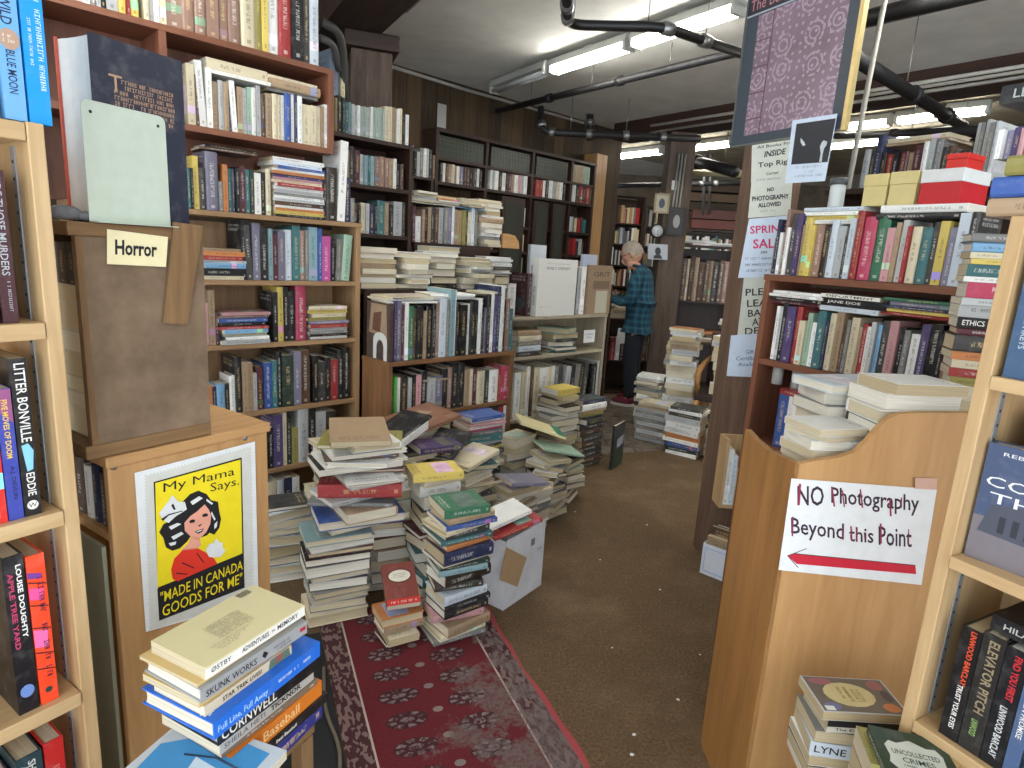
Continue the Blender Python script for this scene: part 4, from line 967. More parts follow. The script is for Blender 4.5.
for x in (ux, X + .09): bx('leg', (x, .55, 0), (x + .03, .58, ZU - .0255), W('dark', 'z'), t)
gh = 'flat piles on the table behind the walnut bookcase'
for i, (px, py, sb, L, spec, wh) in enumerate((
    (379, 288, .04, .24, 'c30 t34 c20 t28 l30 t18 c30 k30', 'in the leftmost table pile behind the walnut case'),
    (414, 288, .045, .26, 'w30 l34 w30 l26 g24 w30 k30', 'in the second table pile behind the walnut case'),
    (444, 286, .05, .22, 'i30 w30 t36 c34 k46 k40 k30', 'in the third table pile behind the walnut case'),
    (478, 282, .04, .24, 'w22 c26 l20 w24 b28 k40 l30', 'in the fourth table pile behind the walnut case'),
    (500, 280, .06, .2, 'w12 w14 l12 w20 h24 w12 l10 k16 n50 k30', 'in the pile beside the big white boxed book'))):
    flatpile(HF, px, py, ZL + .0005, sb, spec, wh, gh, L, .155, side='m', hb=.8, scatter=6)
def news(b, ml, T, D, H):
    x = T / 2 + .0004; i = mt(ml, (40, 42, 48)); 
    b.face([(x, D * .15, H * .25), (x, D * .85, H * .25), (x, D * .85, H * .6), (x, D * .15, H * .6)], i)
    for k in (.66, .72, .82, .88): scribble(b, (x, D * .12, H * k), (0, 1, 0), (0, 0, 1), D * .76, H * .05, mt(ml, (60, 60, 62)))
x_, z_ = FF.loc(514, 312, .12)
book('magazine', .012, .15, .21, (206, 206, 204), FF.at(x_ - .11, .14, zf + .0006) @ Matrix.Rotation(math.radians(-90), 4, 'Z'), 'white newsprint booklet with a dark photo, standing behind the walnut row', extra=news) if False else None
# second step: a standing row with flat books over it and one tall pile
gh2 = 'books on the upper step behind the walnut bookcase'
row(HF, (413, 243), (478, 246), ZU + .0005, 'm4h36 w7h26 x4h34 k4 t4h35 h4 b5 l6h36 g5 a5h35 i3h38 t5h34 t5 z4 k3 c5 i4h38 g4', 'in the raised row behind the walnut bookcase', gh2, hb=.7, set_back=.31)
x_, _ = HF.loc(445, 210, .36)
for px, spec, wh, L in ((424, 'a16 c14 l12 w16 k14', 'at left on the raised row behind the walnut case', .22), (449, 'y14 o12 w10 l12 k14', 'midway on the raised row behind the walnut case', .22), (473, 'w20 c18 h14 s10', 'at right on the raised row behind the walnut case', .24)):
    flatpile(HF, px, 207, ZU + .235, .32, spec, wh, gh2, L, .16, side='m', hb=.6, scatter=5)
flatpile(HF, 490, 246, ZU + .0005, .33, 'c14 c22 w12 t28 c26 w14 t34 t30 w12 l26 w20 g22 w26 l20', 'in the tall pile ending the raised row', 'books in the tall pile on the raised step', .2, .15, side='m', hb=.7, scatter=6)
b = MB(); b.prism([(0, 0), (.17, 0), (.16, .05), (.12, .09), (.05, .1), (0, .1)], 0, .02, 'y'); o = b.build('wooden_bookend', W('ply', 'x'), None, HF.at(HF.loc(503, 240, .36)[0] - .02, .34, ZU + .0006)); tag(o, 'rounded wooden bookend beside the tall pile on the raised step', 'bookend')

# ---- long dark case against the plank wall
EF = Frame((0, 6.8), 45)
e0, e1 = EF.loc(436, 150)[0], EF.loc(594, 200)[0]
ZE1, ZE2 = EF.loc(445, 157.5)[1], EF.loc(445, 182)[1]
t = bookcase('bookcase', EF, e0, e1, .27, [1.02, 1.3, 1.56, 1.82, ZE2, ZE1], 2.585, 'dark', 'long dark bookcase against the plank wall, green volumes along its top', th=.035, sh=.028, uprights=[e0 + (e1 - e0) * f for f in (.27, .55, .82)])
for k, (fa, fb) in enumerate(((.36, .5), (.56, .66), (.69, .78))):
    xa, xb = e0 + (e1 - e0) * fa, e0 + (e1 - e0) * fb
    d = bx('glass_door', (xa - e0, -.022, 1.03), (xb - e0, -.006, ZE2 - .05), W('dark', 'z'), t)
    bx('pane', (xa - e0 + .04, -.0245, 1.08), (xb - e0 - .04, -.0225, ZE2 - .1), flat((70, 72, 66), .12), d)
def gilt(b, ml, T, D, H):
    i = mt(ml, (92, 86, 56))
    for a, c in ((.8, .83), (.66, .68)): b.face([(-T * .4, -.0005, H * a), (T * .4, -.0005, H * a), (T * .4, -.0005, H * c), (-T * .4, -.0005, H * c)], i)
xs = EF.loc(441, 150)[0]; k = 0
ends = [e0 + (e1 - e0) * f for f in (.27, .55, .82)]
n = 0
x = e0 + .045
while x < e1 - .31:
    if any(abs(x + .02 - e) < .045 for e in ends): x += .05; continue
    n += 1
    book('reference_volume', .041, .2, (2.585 - ZE1) * .88, (34, 44, 34), EF.at(x + .021, .02, ZE1 + .0006), 'dark green gilt reference volume in the top row of the long dark bookcase', 'dark green reference volumes', extra=gilt); x += .0425
row(EF, (571, 180), (590, 184), ZE1 + .0005, 't9h24 t8 P7h24', 'at the right end of the green volumes', 'books by the green volumes', hb=1, hs=.72)
row(EF, (440, 181), (592, 205), ZE2 + .0005, 'k4h26 w4h27 b4 x4 c4 t4h26 w4h26 a5 k4 m4 k5 h5 w4h26 k3 l3 w4 k4 w3h28 l4 w5 k5h28 w5h26 k3 m5 t4 w5 p4 l4h26 w5h28 w5 w6 r5h24 r5 w4 k5 w5h28 l5 c4 w4 k5 r6h26 b4 w4 h5 r4 k4 r5 b4', 'in the second row of the long dark bookcase', 'books in the second row of the long dark bookcase', hb=1, hs=.7, avoid=[e0 + (e1 - e0) * f for f in (.27, .55, .82)])
ES = Frame((0, 6.78), 45); s0 = ES.loc(411, 180)[0]
bookcase('bookcase', ES, s0, e0 - .01, .25, [1.2, 1.6, 1.85], ZE2 - .01, 'dark', 'narrow dark bookcase at the left end of the long dark one', th=.03)
row(ES, (414, 180), (435, 182), ZE2 + .0125, 'k3h28 l3 g4h32 w3 l3 k3 b3h26', 'on the narrow dark bookcase by the plank wall', 'books on the narrow dark bookcase', hb=1, hs=.9)
# wooden post at its end and the shelves beyond
PFm = Frame(tuple(EF.M @ Vector((e1 + .02, .02, 0)))[:2], 45)
b = MB(); b.box((0, 0, 0), (.2, .2, 2.74), 0, None, .008); o = b.build('column_pale', W('ply', 'z'), None, PFm.M); tag(o, kind='structure')
b = MB(); b.box((0, 0, 0), (.1, .004, .2)); o = b.build('wall_card', flat((150, 150, 146), .7), None, EF.at(e0 - .0, -.005, 2.42 + .2)); tag(o, 'small pale card standing on the left end of the long dark bookcase', 'card')

# ---- rack of art books with the boxed book on show
GF = Frame((0, 4.3), 45)
g0, g1 = GF.loc(509, 330)[0], GF.loc(606, 330)[0]
t = bookcase('rack', GF, g0, g1, .30, [.06, .36, .82], 1.085, 'pale', 'pale grey rack of large art books beyond the low walnut bookcase', cat='rack', th=.03)
def bh(b, z): pass
zg = 1.1085
def boxed(b, ml, T, D, H):
    x = T / 2 + .0004; i = mt(ml, (70, 70, 72))
    b.text('WALT DISNEY', (x, D * .5, H * .84), (0, 1, 0), (0, 0, 1), h=.02, w=D * .62, mat=i, shear=.25)
    scribble(b, (x, D * .2, H * .91), (0, 1, 0), (0, 0, 1), D * .6, .007, mt(ml, (150, 150, 150))); scribble(b, (x, D * .06, H * .16), (0, 1, 0), (0, 0, 1), D * .32, .005, mt(ml, (150, 130, 130)))
    b.text('WALT DISNEY', (0, -.0006, H * .35), (0, 0, -1), (1, 0, 0), h=T * .35, w=H * .34, mat=i, shear=.25)
xa, _ = GF.loc(534, 312, .02); xb, _ = GF.loc(572, 312, .02)
xq, zq = GF.loc(534, 258, .02)
book('art_book', .06, xb - xa, zq - zg, (222, 222, 216), GF.at(xa, .03, zg + .0006) @ Matrix.Rotation(-PI / 2, 4, 'Z') @ Matrix.Translation((.0, 0, 0)), 'large white boxed book with a plain cover, on show on the art book rack', extra=boxed)
book('art_book', .04, .2, .3, (60, 30, 38), GF.at(xa - .045, .03, zg + .0006), 'dark maroon book left of the large white boxed book')
row(GF, (573, 313), (584, 313), zg, 'k3h46 l3 w4h47', 'between the white boxed book and the brown framed one', 'thin books on the art rack', hb=1, depth=.2)
def grit(b, ml, T, D, H):
    x = T / 2 + .0004
    b.text('GRIT', (x, D * .55, H * .82), (0, 1, 0), (0, 0, 1), h=.036, w=D * .7, mat=mt(ml, (70, 58, 48)))
    b.face([(x, D * .35, H * .02), (x, D * .85, H * .02), (x, D * .85, H * .48), (x, D * .35, H * .48)], mt(ml, (186, 184, 164)))
    b.face([(x, D * .2, H * .52), (x, D * .9, H * .52), (x, D * .9, H * .68), (x, D * .2, H * .68)], mt(ml, (120, 100, 84)))
xa2, _ = GF.loc(585, 312, .02); xb2, _ = GF.loc(608, 312, .02)
book('art_book', .03, xb2 - xa2, GF.loc(590, 265, .02)[1] - zg, (150, 128, 104), GF.at(xa2, .025, zg + .0006) @ Matrix.Rotation(-PI / 2, 4, 'Z'), 'brown book lettered GRIT turned cover outwards at the end of the art rack', extra=grit)
row(GF, (500, 312), (516, 312), zg, 'k4h38 h4 w9h34', 'at the left end on the art rack', 'thin books on the art rack', hb=1, depth=.2)
# on top of these, leaning pieces behind
BFm = Frame((0, 4.75), 45)
t2 = bookcase('bookcase', BFm, BFm.loc(528, 300)[0], BFm.loc(612, 300)[0], .3, [.5, .9], 1.3, 'dark', 'dark bookcase behind the art book rack', th=.025)
flatpile(BFm, 533, 258, 1.323, .03, 'l24 g30', 'on the dark case behind the white boxed book', 'books on the dark case behind the art rack', .26, .2, hb=1, scatter=4)
flatpile(BFm, 590, 255, 1.323, .05, 'c24 t26 w16', 'at the right end behind the art rack', 'books on the dark case behind the art rack', .36, .22, hb=1, scatter=3, side='s')
def blue_photo(b, ml, T, D, H):
    b.face([(T / 2 + .0004, D * .1, H * .1), (T / 2 + .0004, D * .9, H * .1), (T / 2 + .0004, D * .9, H * .45), (T / 2 + .0004, D * .1, H * .45)], mt(ml, (150, 140, 150)))
x_, z_ = BFm.loc(548, 256, .05)
book('art_book', .03, .19, .3, (206, 214, 222), BFm.at(x_ + .0, .26, 1.32) @ Matrix.Rotation(-PI / 2, 4, 'Z') @ Matrix.Rotation(-.0, 4, 'Y'), 'pale leaning book above the large white boxed book', extra=blue_photo)
x_, z_ = BFm.loc(590, 252, .2)
book('art_book', .03, .2, .25, (166, 176, 196), BFm.at(x_ + .02, .3, 1.32) @ Matrix.Rotation(-PI / 2, 4, 'Z'), 'blue and white book standing above the GRIT book', extra=blue_photo)
# its shelves
flatpile(GF, 530, 344, .8206, .02, 't30 c30 g26 i30 h26', 'flat at the left on the art rack', 'flat art books on the rack', .24, .22, kind='art_book', scatter=3, zscale=1.3)
flatpile(GF, 566, 344, .8206, .02, 'P26 q30 h20 s28 k20 e14', 'flat at the right on the art rack', 'flat art books on the rack', .25, .22, kind='art_book', scatter=9, side='m', zscale=1.3)
row(GF, (515, 398), (600, 394), .361, 'w8h50 c6 w5h52 b4 c7h50 w9 c5 w4h48 g5 h5 _1 l6h46/5 k5/5 g6/5 k5/5 h5/5 _7 k6h44 l5', 'standing on the lower shelf of the art rack', 'large art books standing in the rack', kind='art_book', depth=.2, hs=.94)
b = MB(); b.box((0, 0, 0), (.14, .001, .1)); scribble(b, (.02, -.0006, .06), (1, 0, 0), (0, 0, 1), .1, .012, 1); scribble(b, (.03, -.0006, .035), (1, 0, 0), (0, 0, 1), .08, .012, 1)
x_, z_ = GF.loc(583, 343, -.01); o = b.build('price_card', [PAPER_W, flat((90, 90, 90), .8)], None, GF.at(x_, -.012, z_)); tag(o, 'small white card fixed to the edge of the art book rack', 'card')
# ------------------------------------------------------------------ rug
def rug_mat():
    m, nt, b = nmat('red_medallion_rug'); B = NB(nt); tc = B.n('ShaderNodeTexCoord').outputs['Object']
    x, y, z = B.xyz(tc)
    RED, DK, GY, PK, WHt = [(*lin(c), 1) for c in ((100, 20, 30), (52, 22, 28), (126, 114, 110), (160, 66, 70), (176, 160, 150))]
    n1 = B.noise(tc, 160, 3, .7).outputs[0]; n2 = B.noise(tc, 7, 4, .7).outputs[0]
    red = B.mix(B.ramp(n1, (.3, (0, 0, 0)), (.7, (.6, .6, .6))), RED, (*lin((76, 14, 22)), 1))
    # two columns of medallions
    def gul(cx, sh):
        dx = B.m('DIVIDE', B.m('SUBTRACT', x, cx), .072)
        yy = B.m('SUBTRACT', B.m('FRACT', B.m('ADD', B.m('DIVIDE', y, .122), sh)), .5)
        dy = B.m('DIVIDE', yy, .31)
        r = B.m('ADD', B.m('MULTIPLY', dx, dx), B.m('MULTIPLY', dy, dy))
        ins = B.m('LESS_THAN', r, 1.)
        ang = B.m('ARCTAN2', dy, dx)
        pet = B.m('GREATER_THAN', B.m('SINE', B.m('MULTIPLY', ang, 8.)), -.25)
        ring = B.m('MULTIPLY', B.band(r, .28, .86), pet); core = B.m('LESS_THAN', r, .12)
        return ins, B.m('MAXIMUM', ring, core)
    i1, p1 = gul(-.26, .1); i2, p2 = gul(-.487, .45)
    ins, pat = B.m('MAXIMUM', i1, i2), B.m('MAXIMUM', p1, p2)
    brk = B.ramp(B.noise(tc, 70, 3, .7).outputs[0], (.42, (0, 0, 0)), (.58, (1, 1, 1)))
    c = B.mix(B.m('MULTIPLY', ins, .8), red, DK); c = B.mix(B.m('MULTIPLY', B.m('MULTIPLY', pat, brk), .95), c, GY)
    # small stars between them
    sx = B.m('DIVIDE', B.m('SUBTRACT', x, -.375), .02); sy = B.m('DIVIDE', B.m('SUBTRACT', B.m('FRACT', B.m('ADD', B.m('DIVIDE', y, .122), .3)), .5), .12)
    c = B.mix(B.m('LESS_THAN', B.m('ADD', B.m('MULTIPLY', sx, sx), B.m('MULTIPLY', sy, sy)), .8), c, GY)
    # borders
    bz = B.noise(B.mapping(tc, (60, 26, 1)), 1., 1).outputs[0]
    bord = B.mix(B.m('GREATER_THAN', bz, .52), (*lin((66, 28, 32)), 1), (*lin((118, 96, 92)), 1))
    inb = B.m('MAXIMUM', B.m('GREATER_THAN', x, -.112), B.m('LESS_THAN', x, -.612))
    c = B.mix(inb, c, bord)
    c = B.mix(B.m('MAXIMUM', B.band(x, -.118, -.111), B.band(x, -.617, -.610)), c, WHt)
    # worn to the grey backing
    wl = B.m('ADD', n2, B.m('MULTIPLY', B.m('SUBTRACT', x, -.32), .5))
    wear = B.ramp(B.m('ADD', wl, B.m('MULTIPLY', B.m('SUBTRACT', .35, y), .22)), (.52, (0, 0, 0)), (.6, (.85, .85, .85)))
    wear = B.mix(brk, wear, B.mix(.55, wear, (0, 0, 0, 1)))
    c = B.mix(wear, c, (*lin((104, 94, 90)), 1))
    c = B.mix(B.m('GREATER_THAN', x, -.018), c, PK)
    B.put(b.inputs['Base Color'], c); b.inputs['Roughness'].default_value = 1
    B.bump(b, n1, .6, .004)
    return m
ro = onz(590, 768); RM = Matrix.Translation((ro.x, ro.y, 0)) @ Matrix.Rotation(math.radians(23.6), 4, 'Z')
b = MB(); nx, ny = 24, 60; vs = []; fs = []
for j in range(ny + 1):
    for i in range(nx + 1):
        x = -.70 + .70 * i / nx; y = -.55 + 1.62 * j / ny
        e = (.006 * math.sin(y * 9) + .004 * math.sin(y * 23)) * (i / nx) ** 3
        vs.append((x + e, y, .006 + .0015 * math.sin(x * 11 + y * 5)))
for j in range(ny):
    for i in range(nx): k = j * (nx + 1) + i; fs.append((k, k + 1, k + nx + 2, k + nx + 1))
b.add(vs, fs, 0, True); per = [i for i in range(nx + 1)] + [(j + 1) * (nx + 1) - 1 for j in range(1, ny + 1)] + [ny * (nx + 1) + i for i in range(nx - 1, -1, -1)] + [j * (nx + 1) for j in range(ny - 1, 0, -1)]
for a_, b_ in zip(per, per[1:] + per[:1]): b.face([vs[a_], (vs[a_][0], vs[a_][1], .0005), (vs[b_][0], vs[b_][1], .0005), vs[b_]])
o = b.build('rug', rug_mat(), None, RM); tag(o, 'worn red rug with rows of grey medallions, running under the heap of books', 'rug')
# dark mat beside it
b = MB(); b.prism([(-.98, -.5), (-.705, -.5), (-.703, .95), (-.9, .95)], .0005, .007, 'z'); b.build('mat', None or flat((30, 30, 32), .95), None, RM)
o = bpy.data.objects['mat']; tag(o, 'black floor mat along the edge of the red rug', 'mat')
b = MB(); b.tube(bend([(-.72, -.3, .014), (-.73, .2, .014), (-.71, .32, .013), (-.74, .5, .013), (-.715, .72, .012)], 5, .1), .006, 6); o = b.build('rope', flat((110, 100, 84), .9), None, RM); tag(o, 'frayed pale cord lying along the edge of the red rug', 'cord')
# far floor: old cobble-patterned mat
def cobble():
    m, nt, b = nmat('cobbled_mat'); B = NB(nt); tc = B.n('ShaderNodeTexCoord').outputs['Object']
    v = B.n('ShaderNodeTexBrick'); B.put(v.inputs['Vector'], B.mapping(tc, (1, 1, 1)))
    for k, c in zip(('Color1', 'Color2', 'Mortar'), ((104, 92, 80), (66, 60, 52), (40, 36, 32))): v.inputs[k].default_value = (*lin(c), 1)
    v.inputs['Scale'].default_value = 1; v.inputs['Brick Width'].default_value = .42; v.inputs['Row Height'].default_value = .2; v.inputs['Mortar Size'].default_value = .012
    n = B.noise(tc, 9, 4, .7).outputs[0]
    B.put(b.inputs['Base Color'], B.mix(B.ramp(n, (.35, (0, 0, 0)), (.75, (.7, .7, .7))), v.outputs[0], (*lin((146, 132, 116)), 1))); b.inputs['Roughness'].default_value = .95
    return m
pts = [onz(*p) for p in ((578, 470), (604, 455), (640, 452), (664, 450), (676, 438), (668, 398), (606, 398), (590, 420), (586, 440))]
b = MB(); b.prism([(p.x, p.y) for p in pts], .0005, .006, 'z'); o = b.build('cobbled_mat', cobble()); tag(o, 'worn grey cobble-patterned mat under the feet of the man', 'mat')
for i, (px, py) in enumerate(((647, 525), (700, 655), (678, 700), (634, 735), (632, 755), (612, 648), (575, 512), (702, 493), (600, 560), (660, 590))):
    p = onz(px, py); s = R.uniform(.004, .008); q = [(p.x + s * math.cos(a + R.uniform(-.3, .3)), p.y + s * .8 * math.sin(a)) for a in (0, 1.2, 2.5, 3.6, 5)]
    b = MB(); b.prism(q, .0008, .003, 'z'); o = b.build('paper_scrap', PAPER_W); tag(o, 'tiny scrap of white paper on the brown carpet', 'scrap', 'paper scraps on the carpet')

# ------------------------------------------------------------------ the heap on the floor
GH = 'books heaped on the floor'
def wstack(x, y, az, zt, spec, where, L, D, z0=.0085, group=GH, **k):
    fr = Frame((x, y), az); tot = sum(t[1] for t in spread(spec)) / 1000
    z = stack(fr.at(0, 0, z0), spec, where, group, L=L, D=D, zscale=(zt - z0) / tot, **k)
    return z + z0, fr
wstack(-.99, 2.6, 62, .36, 'h14 i30 g26 l20 m10 i34 g40 h30 i30 w26', 'in the pile between the poster case and the heap', .25, .18, z0=.001, side='p', hb=.8, scatter=6)
z2, f2 = wstack(-.65, 2.31, 63, .385, 'q26 l36 m20 k30 g46 l22 h40 g26 l30 g36 c44', 'in the grey-edged front left pile of the heap', .25, .19, side='p', hb=.95, scatter=4)
z3, f3 = wstack(-.485, 2.58, 66, .47, 'w30 e44 l26 r20 b34 m40 t40 l40 g40 l30', 'in the pile behind the oval-labelled red book', .2, .17, side='p', hb=.8, scatter=4)
z4, f4 = wstack(-.355, 2.185, 50, .13, 'o34 t32 c30 m18', 'in the short pile under the oval-labelled red book', .17, .13, side='m', hb=.9, scatter=8)
z5, f5 = wstack(-.13, 2.22, 57, .575, 'G30 t22 u16 c18 h24 e18 o18 n48 c12 d14 q22 B44 B26 i36 k20 k34 p28 t40 c22 g22', 'in the tall front pile beside the white carton', .215, .165, side='s', hb=.7, scatter=6)
z6, f6 = wstack(-.265, 2.49, 60, .58, 'y20 w40 B50 B40 c24 b20 m16 l14 m40 e40 g50 e36 h40 g40', 'in the dark pile beside the tall front pile', .2, .17, side='m', hb=.8, scatter=6)
z7, f7 = wstack(-.73, 2.66, 60, .60, 'b30 t24 h34 w20 g40 c30 l24 h40 m36 t40 g40 l40 b44 g40', 'in the second-row pile at the left of the heap', .26, .19, side='m', hb=.8, scatter=8)
z8, f8 = wstack(-.42, 2.82, 50, .58, 'k20 w18 h26 t22 c30 v22 o24 l26 h30 b30 g40 c40 l40 h44 b40', 'in the second-row pile at the middle of the heap', .25, .18, side='m', hb=.7, scatter=9)
z9, f9 = wstack(-.14, 2.91, 48, .50, 'e22 c30 w26 t26 l24 h22 g30 c28 t26 b40 h40 g40 t40 l40', 'in the second-row pile behind the white carton', .24, .18, side='m', hb=.7, scatter=9)
z10, f10 = wstack(-.12, 3.37, 48, .63, 'u14 w12 p12 w12 j10 g18 e30 l14 h12 y10 h24 l30 c26 h34 g36 t40 b44 g40 l40', 'in the bright-topped pile against the walnut bookcase', .24, .17, side='s', hb=.5, scatter=7)
z11, f11 = wstack(-.42, 3.07, 45, .63, 'c12 t20 w24 w26 h24 b30 g40 t40 h44 l40 b40 g44 t40', 'in the pile against the left of the walnut bookcase', .26, .19, side='p', hb=.8, scatter=7)
z12, f12 = wstack(.1, 3.02, 40, .36, 'c24 g26 w20 t30 a22 t34 c26 h28 l30 t34 g30', 'in the pile right of the white carton', .22, .16, side='m', hb=.6, scatter=10)
z13, f13 = wstack(.31, 3.5, 42, .37, 'c20 w24 l22 w26 h24 t30 n26 g24 a30 l34 t36 g40', 'in the loose pile by the carpet edge', .22, .16, side='m', hb=.6, scatter=10)
z14, f14 = wstack(.43, 3.78, 45, .28, 'h20 n24 P20 c22 t28 w24 g30 h34 t30', 'in the rightmost loose pile of the heap', .22, .16, side='m', hb=.6, scatter=12)
z15, f15 = wstack(.1, 3.6, 45, .45, 'c30 c28 w26 g30 h34 t30 b36 g40 c30', 'in the pile next to the walnut bookcase corner', .22, .17, side='p', hb=.8, scatter=6)
z16, f16 = wstack(.2, 3.24, 42, .30, 't24 c26 w24 g30 h24 l30 t34', 'in the low pile midway on the heap', .2, .15, side='m', hb=.6, scatter=12)
# a slithering upper layer over the front left piles
fU = Frame((-.575, 2.36), 66)
stack(fU.at(0, 0, z2 + .002), 't20 w24 z14 w14 b12 w16 w10 k24 m12 w8 w10 l12 r50 l18 g14 t40 u34 c22', 'in the slithering upper left pile of the heap', GH, L=.33, D=.22, side='m', hb=.85, scatter=13, jit=2.6, zscale=1.12)
def on(fr, x, y, z, az, T, D, L, c, kind, label, tx=0, ty=0, **k):
    """thrown on top of a pile: x, y in the pile's frame"""
    lift = abs(math.sin(math.radians(tx))) * D / 2 + abs(math.sin(math.radians(ty))) * L / 2
    M = fr.at(x, y, z + lift) @ Matrix.Rotation(math.radians(az), 4, 'Z') @ Matrix.Rotation(math.radians(tx), 4, 'X') @ Matrix.Rotation(math.radians(ty), 4, 'Y') @ Matrix.Translation((0, -D / 2, 0))
    return lying(kind, T, D, L, c, M, label, 'books thrown on top of the heap', **k)
# red book with the oval label, tipped forward on its pile
def oval(b, ml, T, D, H):
    x = T / 2 + .0005; i = mt(ml, (222, 214, 196)); j = mt(ml, (70, 34, 30)); w = mt(ml, (228, 220, 204)); r = mt(ml, (196, 40, 36))
    def ell(rx, ry, k, m): b.face([(x + k, D * .5 + D * rx * math.cos(a * PI / 10), H * .68 + H * ry * math.sin(a * PI / 10)) for a in range(20)], m)
    b.face([(x - .0002, D * .0, H * .0), (x - .0002, D, H * .0), (x - .0002, D, H * .14), (x - .0002, 0, H * .14)], r)
    ell(.38, .17, 0, j); ell(.34, .145, .0003, i)
    for k in (.72, .68, .64): scribble(b, (x + .0006, D * .3, H * k), (0, 1, 0), (0, 0, 1), D * .42, H * .016, j)
    scribble(b, (x + .0003, D * .12, H * .04), (0, 1, 0), (0, 0, 1), D * .78, H * .05, w); scribble(b, (x + .0003, D * .42, H * .38), (0, 1, 0), (0, 0, 1), D * .2, H * .05, j)
p = f4.at(.0, .04, z4 + .03) @ Matrix.Rotation(math.radians(-18), 4, 'Z') @ Matrix.Rotation(math.radians(32), 4, 'X') @ Matrix.Translation((-.065, -.02, 0))
M_ = p @ Matrix(((0, 1, 0, 0), (0, 0, 1, 0), (1, 0, 0, 0), (0, 0, 0, 1))) @ Matrix.Translation((.02, 0, 0))
book('paperback_book', .036, .13, .18, (132, 66, 56), M_, 'faded red book with a white oval label, tipped on the short front pile', extra=oval)
def mottled(b, ml, T, D, H):
    x = T / 2 + .0004
    for k in range(14):
        cy, cz, s = R.uniform(.1, .9) * D, R.uniform(.1, .9) * H, R.uniform(.02, .05)
        b.face([(x + k * .00003, cy + s * math.cos(a) * R.uniform(.4, .9), cz + s * math.sin(a) * R.uniform(.4, .9)) for a in (0, .8, 1.6, 2.5, 3.3, 4.2, 5.2)], mt(ml, R.choice(((150, 120, 96), (120, 84, 66), (170, 150, 124)))))
on(f11, .0, .06, z11, 6, .018, .26, .34, (140, 98, 76), 'art_book', 'large mottled brown book on top of the heap against the walnut bookcase', tx=4, ty=-7, extra=mottled)
on(f8, -.05, .1, z8 + .03, 22, .022, .16, .24, 'w', 'paperback_book', 'white book slanting on the middle of the heap, lowest of three', ty=-14)
on(f8, -.05, .08, z8 + .056, 25, .022, .15, .23, 'w', 'paperback_book', 'white book slanting on the middle of the heap, second of three', ty=-14)
on(f8, -.04, .1, z8 + .08, 21, .016, .17, .25, 'k', 'hardback_book', 'black book slanting over the two white ones on the middle of the heap', ty=-14)
on(f8, .1, .02, z8 + .002, -8, .028, .15, .22, 'v', 'paperback_book', 'violet paperback sticking out of the middle of the heap')
on(f9, .0, .06, z9 + .002, 14, .024, .17, .25, 'c', 'hardback_book', 'cream book lying across the pile behind the carton', ty=-8)
on(f9, -.1, .14, z9 + .05, 30, .012, .18, .26, 'k', 'art_book', 'thin black picture book slanting over the heap behind the carton', ty=-16)
on(f6, -.02, .06, z6 + .002, -6, .032, .15, .22, 'y', 'paperback_book', 'yellow paperback with white page edges, on the dark pile of the heap')
on(f10, -.16, .04, z10 * .78, 26, .02, .16, .24, 'g', 'hardback_book', 'grey book leaning beside the bright-topped pile', ty=-22) if False else None
def band(b, ml, T, D, H): b.face([(T / 2 + .0004, 0, 0), (T / 2 + .0004, D, 0), (T / 2 + .0004, D, H * .2), (T / 2 + .0004, 0, H * .2)], mt(ml, (40, 124, 92)))
on(f15, .12, .0, z15 + .004, -34, .014, .22, .3, (226, 214, 164), 'art_book', 'big cream book with a green end band, tilted on the right of the heap', ty=18, extra=band)
on(f15, -.0, -.04, z15 + .05, 4, .024, .14, .2, 'c', 'hardback_book', 'small cream book lying on the big cream one with the green band', ty=4) if False else None
on(f13, .05, .06, z13 + .002, -28, .01, .2, .27, 'P', 'magazine', 'pale green magazine sliding off the right of the heap', ty=12)
on(f13, -.08, .03, z13 + .002, 20, .026, .15, .22, 'n', 'hardback_book', 'navy book lying on the loose pile by the carpet edge', ty=-6) if False else None
on(f12, .02, .04, z12 + .002, -16, .016, .16, .24, 'a', 'magazine', 'lavender magazine on the pile right of the carton', ty=8)
on(f14, .0, .04, z14 + .002, 35, .02, .15, .23, 'b', 'hardback_book', 'brown book on the rightmost loose pile of the heap', ty=10)
on(f7, .02, .08, z7 + .002, 12, .02, .2, .28, 'c', 'hardback_book', 'cream book slipping back on the second-row pile at the left of the heap', ty=6)
# white carton with a brown flap
q0, q1 = onz(503, 611), onz(541, 585)
KF = Frame((q0.x, q0.y), math.degrees(math.atan2((q1 - q0).x, (q1 - q0).y))); kw = (q1 - q0).length; kz = .335
t = thing('carton', KF.at(0, 0, .001), 'white carton with a torn brown flap, at the front right of the heap', 'carton')
mw = plaster_mat('white_card', (214, 214, 216), (190, 190, 194), 8)
bx('front_panel', (0, 0, 0), (kw, .004, kz), mw, t); bx('rear_panel', (0, .136, 0), (kw, .14, kz), mw, t)
for x in (0, kw - .004): bx('side_panel', (x, .0045, 0), (x + .004, .1355, kz - .01), mw, t)
bx('bottom', (.0045, .0045, 0), (kw - .0045, .1355, .004), mw, t)
b = MB(); b.prism([(-.045, .17), (.09, .08), (.15, .2), (-.01, .31)], -.006, -.002, 'y'); b.build('flap', flat((166, 136, 100), .85), t)
b = MB(); b.box((kw * .62, -.0012, kz * .72), (kw * .72, -.0004, kz * .82), 0); scribble(b, (kw * .78, -.001, kz * .6), (1, 0, 0), (0, 0, 1), kw * .14, .01, 0)
b.build('print', flat((110, 110, 114), .8), t)
on(KF, .09, .05, kz + .004, -24, .02, .15, .24, 'r', 'hardback_book', 'red and white book slanting on top of the white carton', ty=-12)
on(KF, .06, .09, kz + .04, -20, .016, .15, .24, 'w', 'paperback_book', 'white paperback slanting above the red book on the carton', ty=-12)

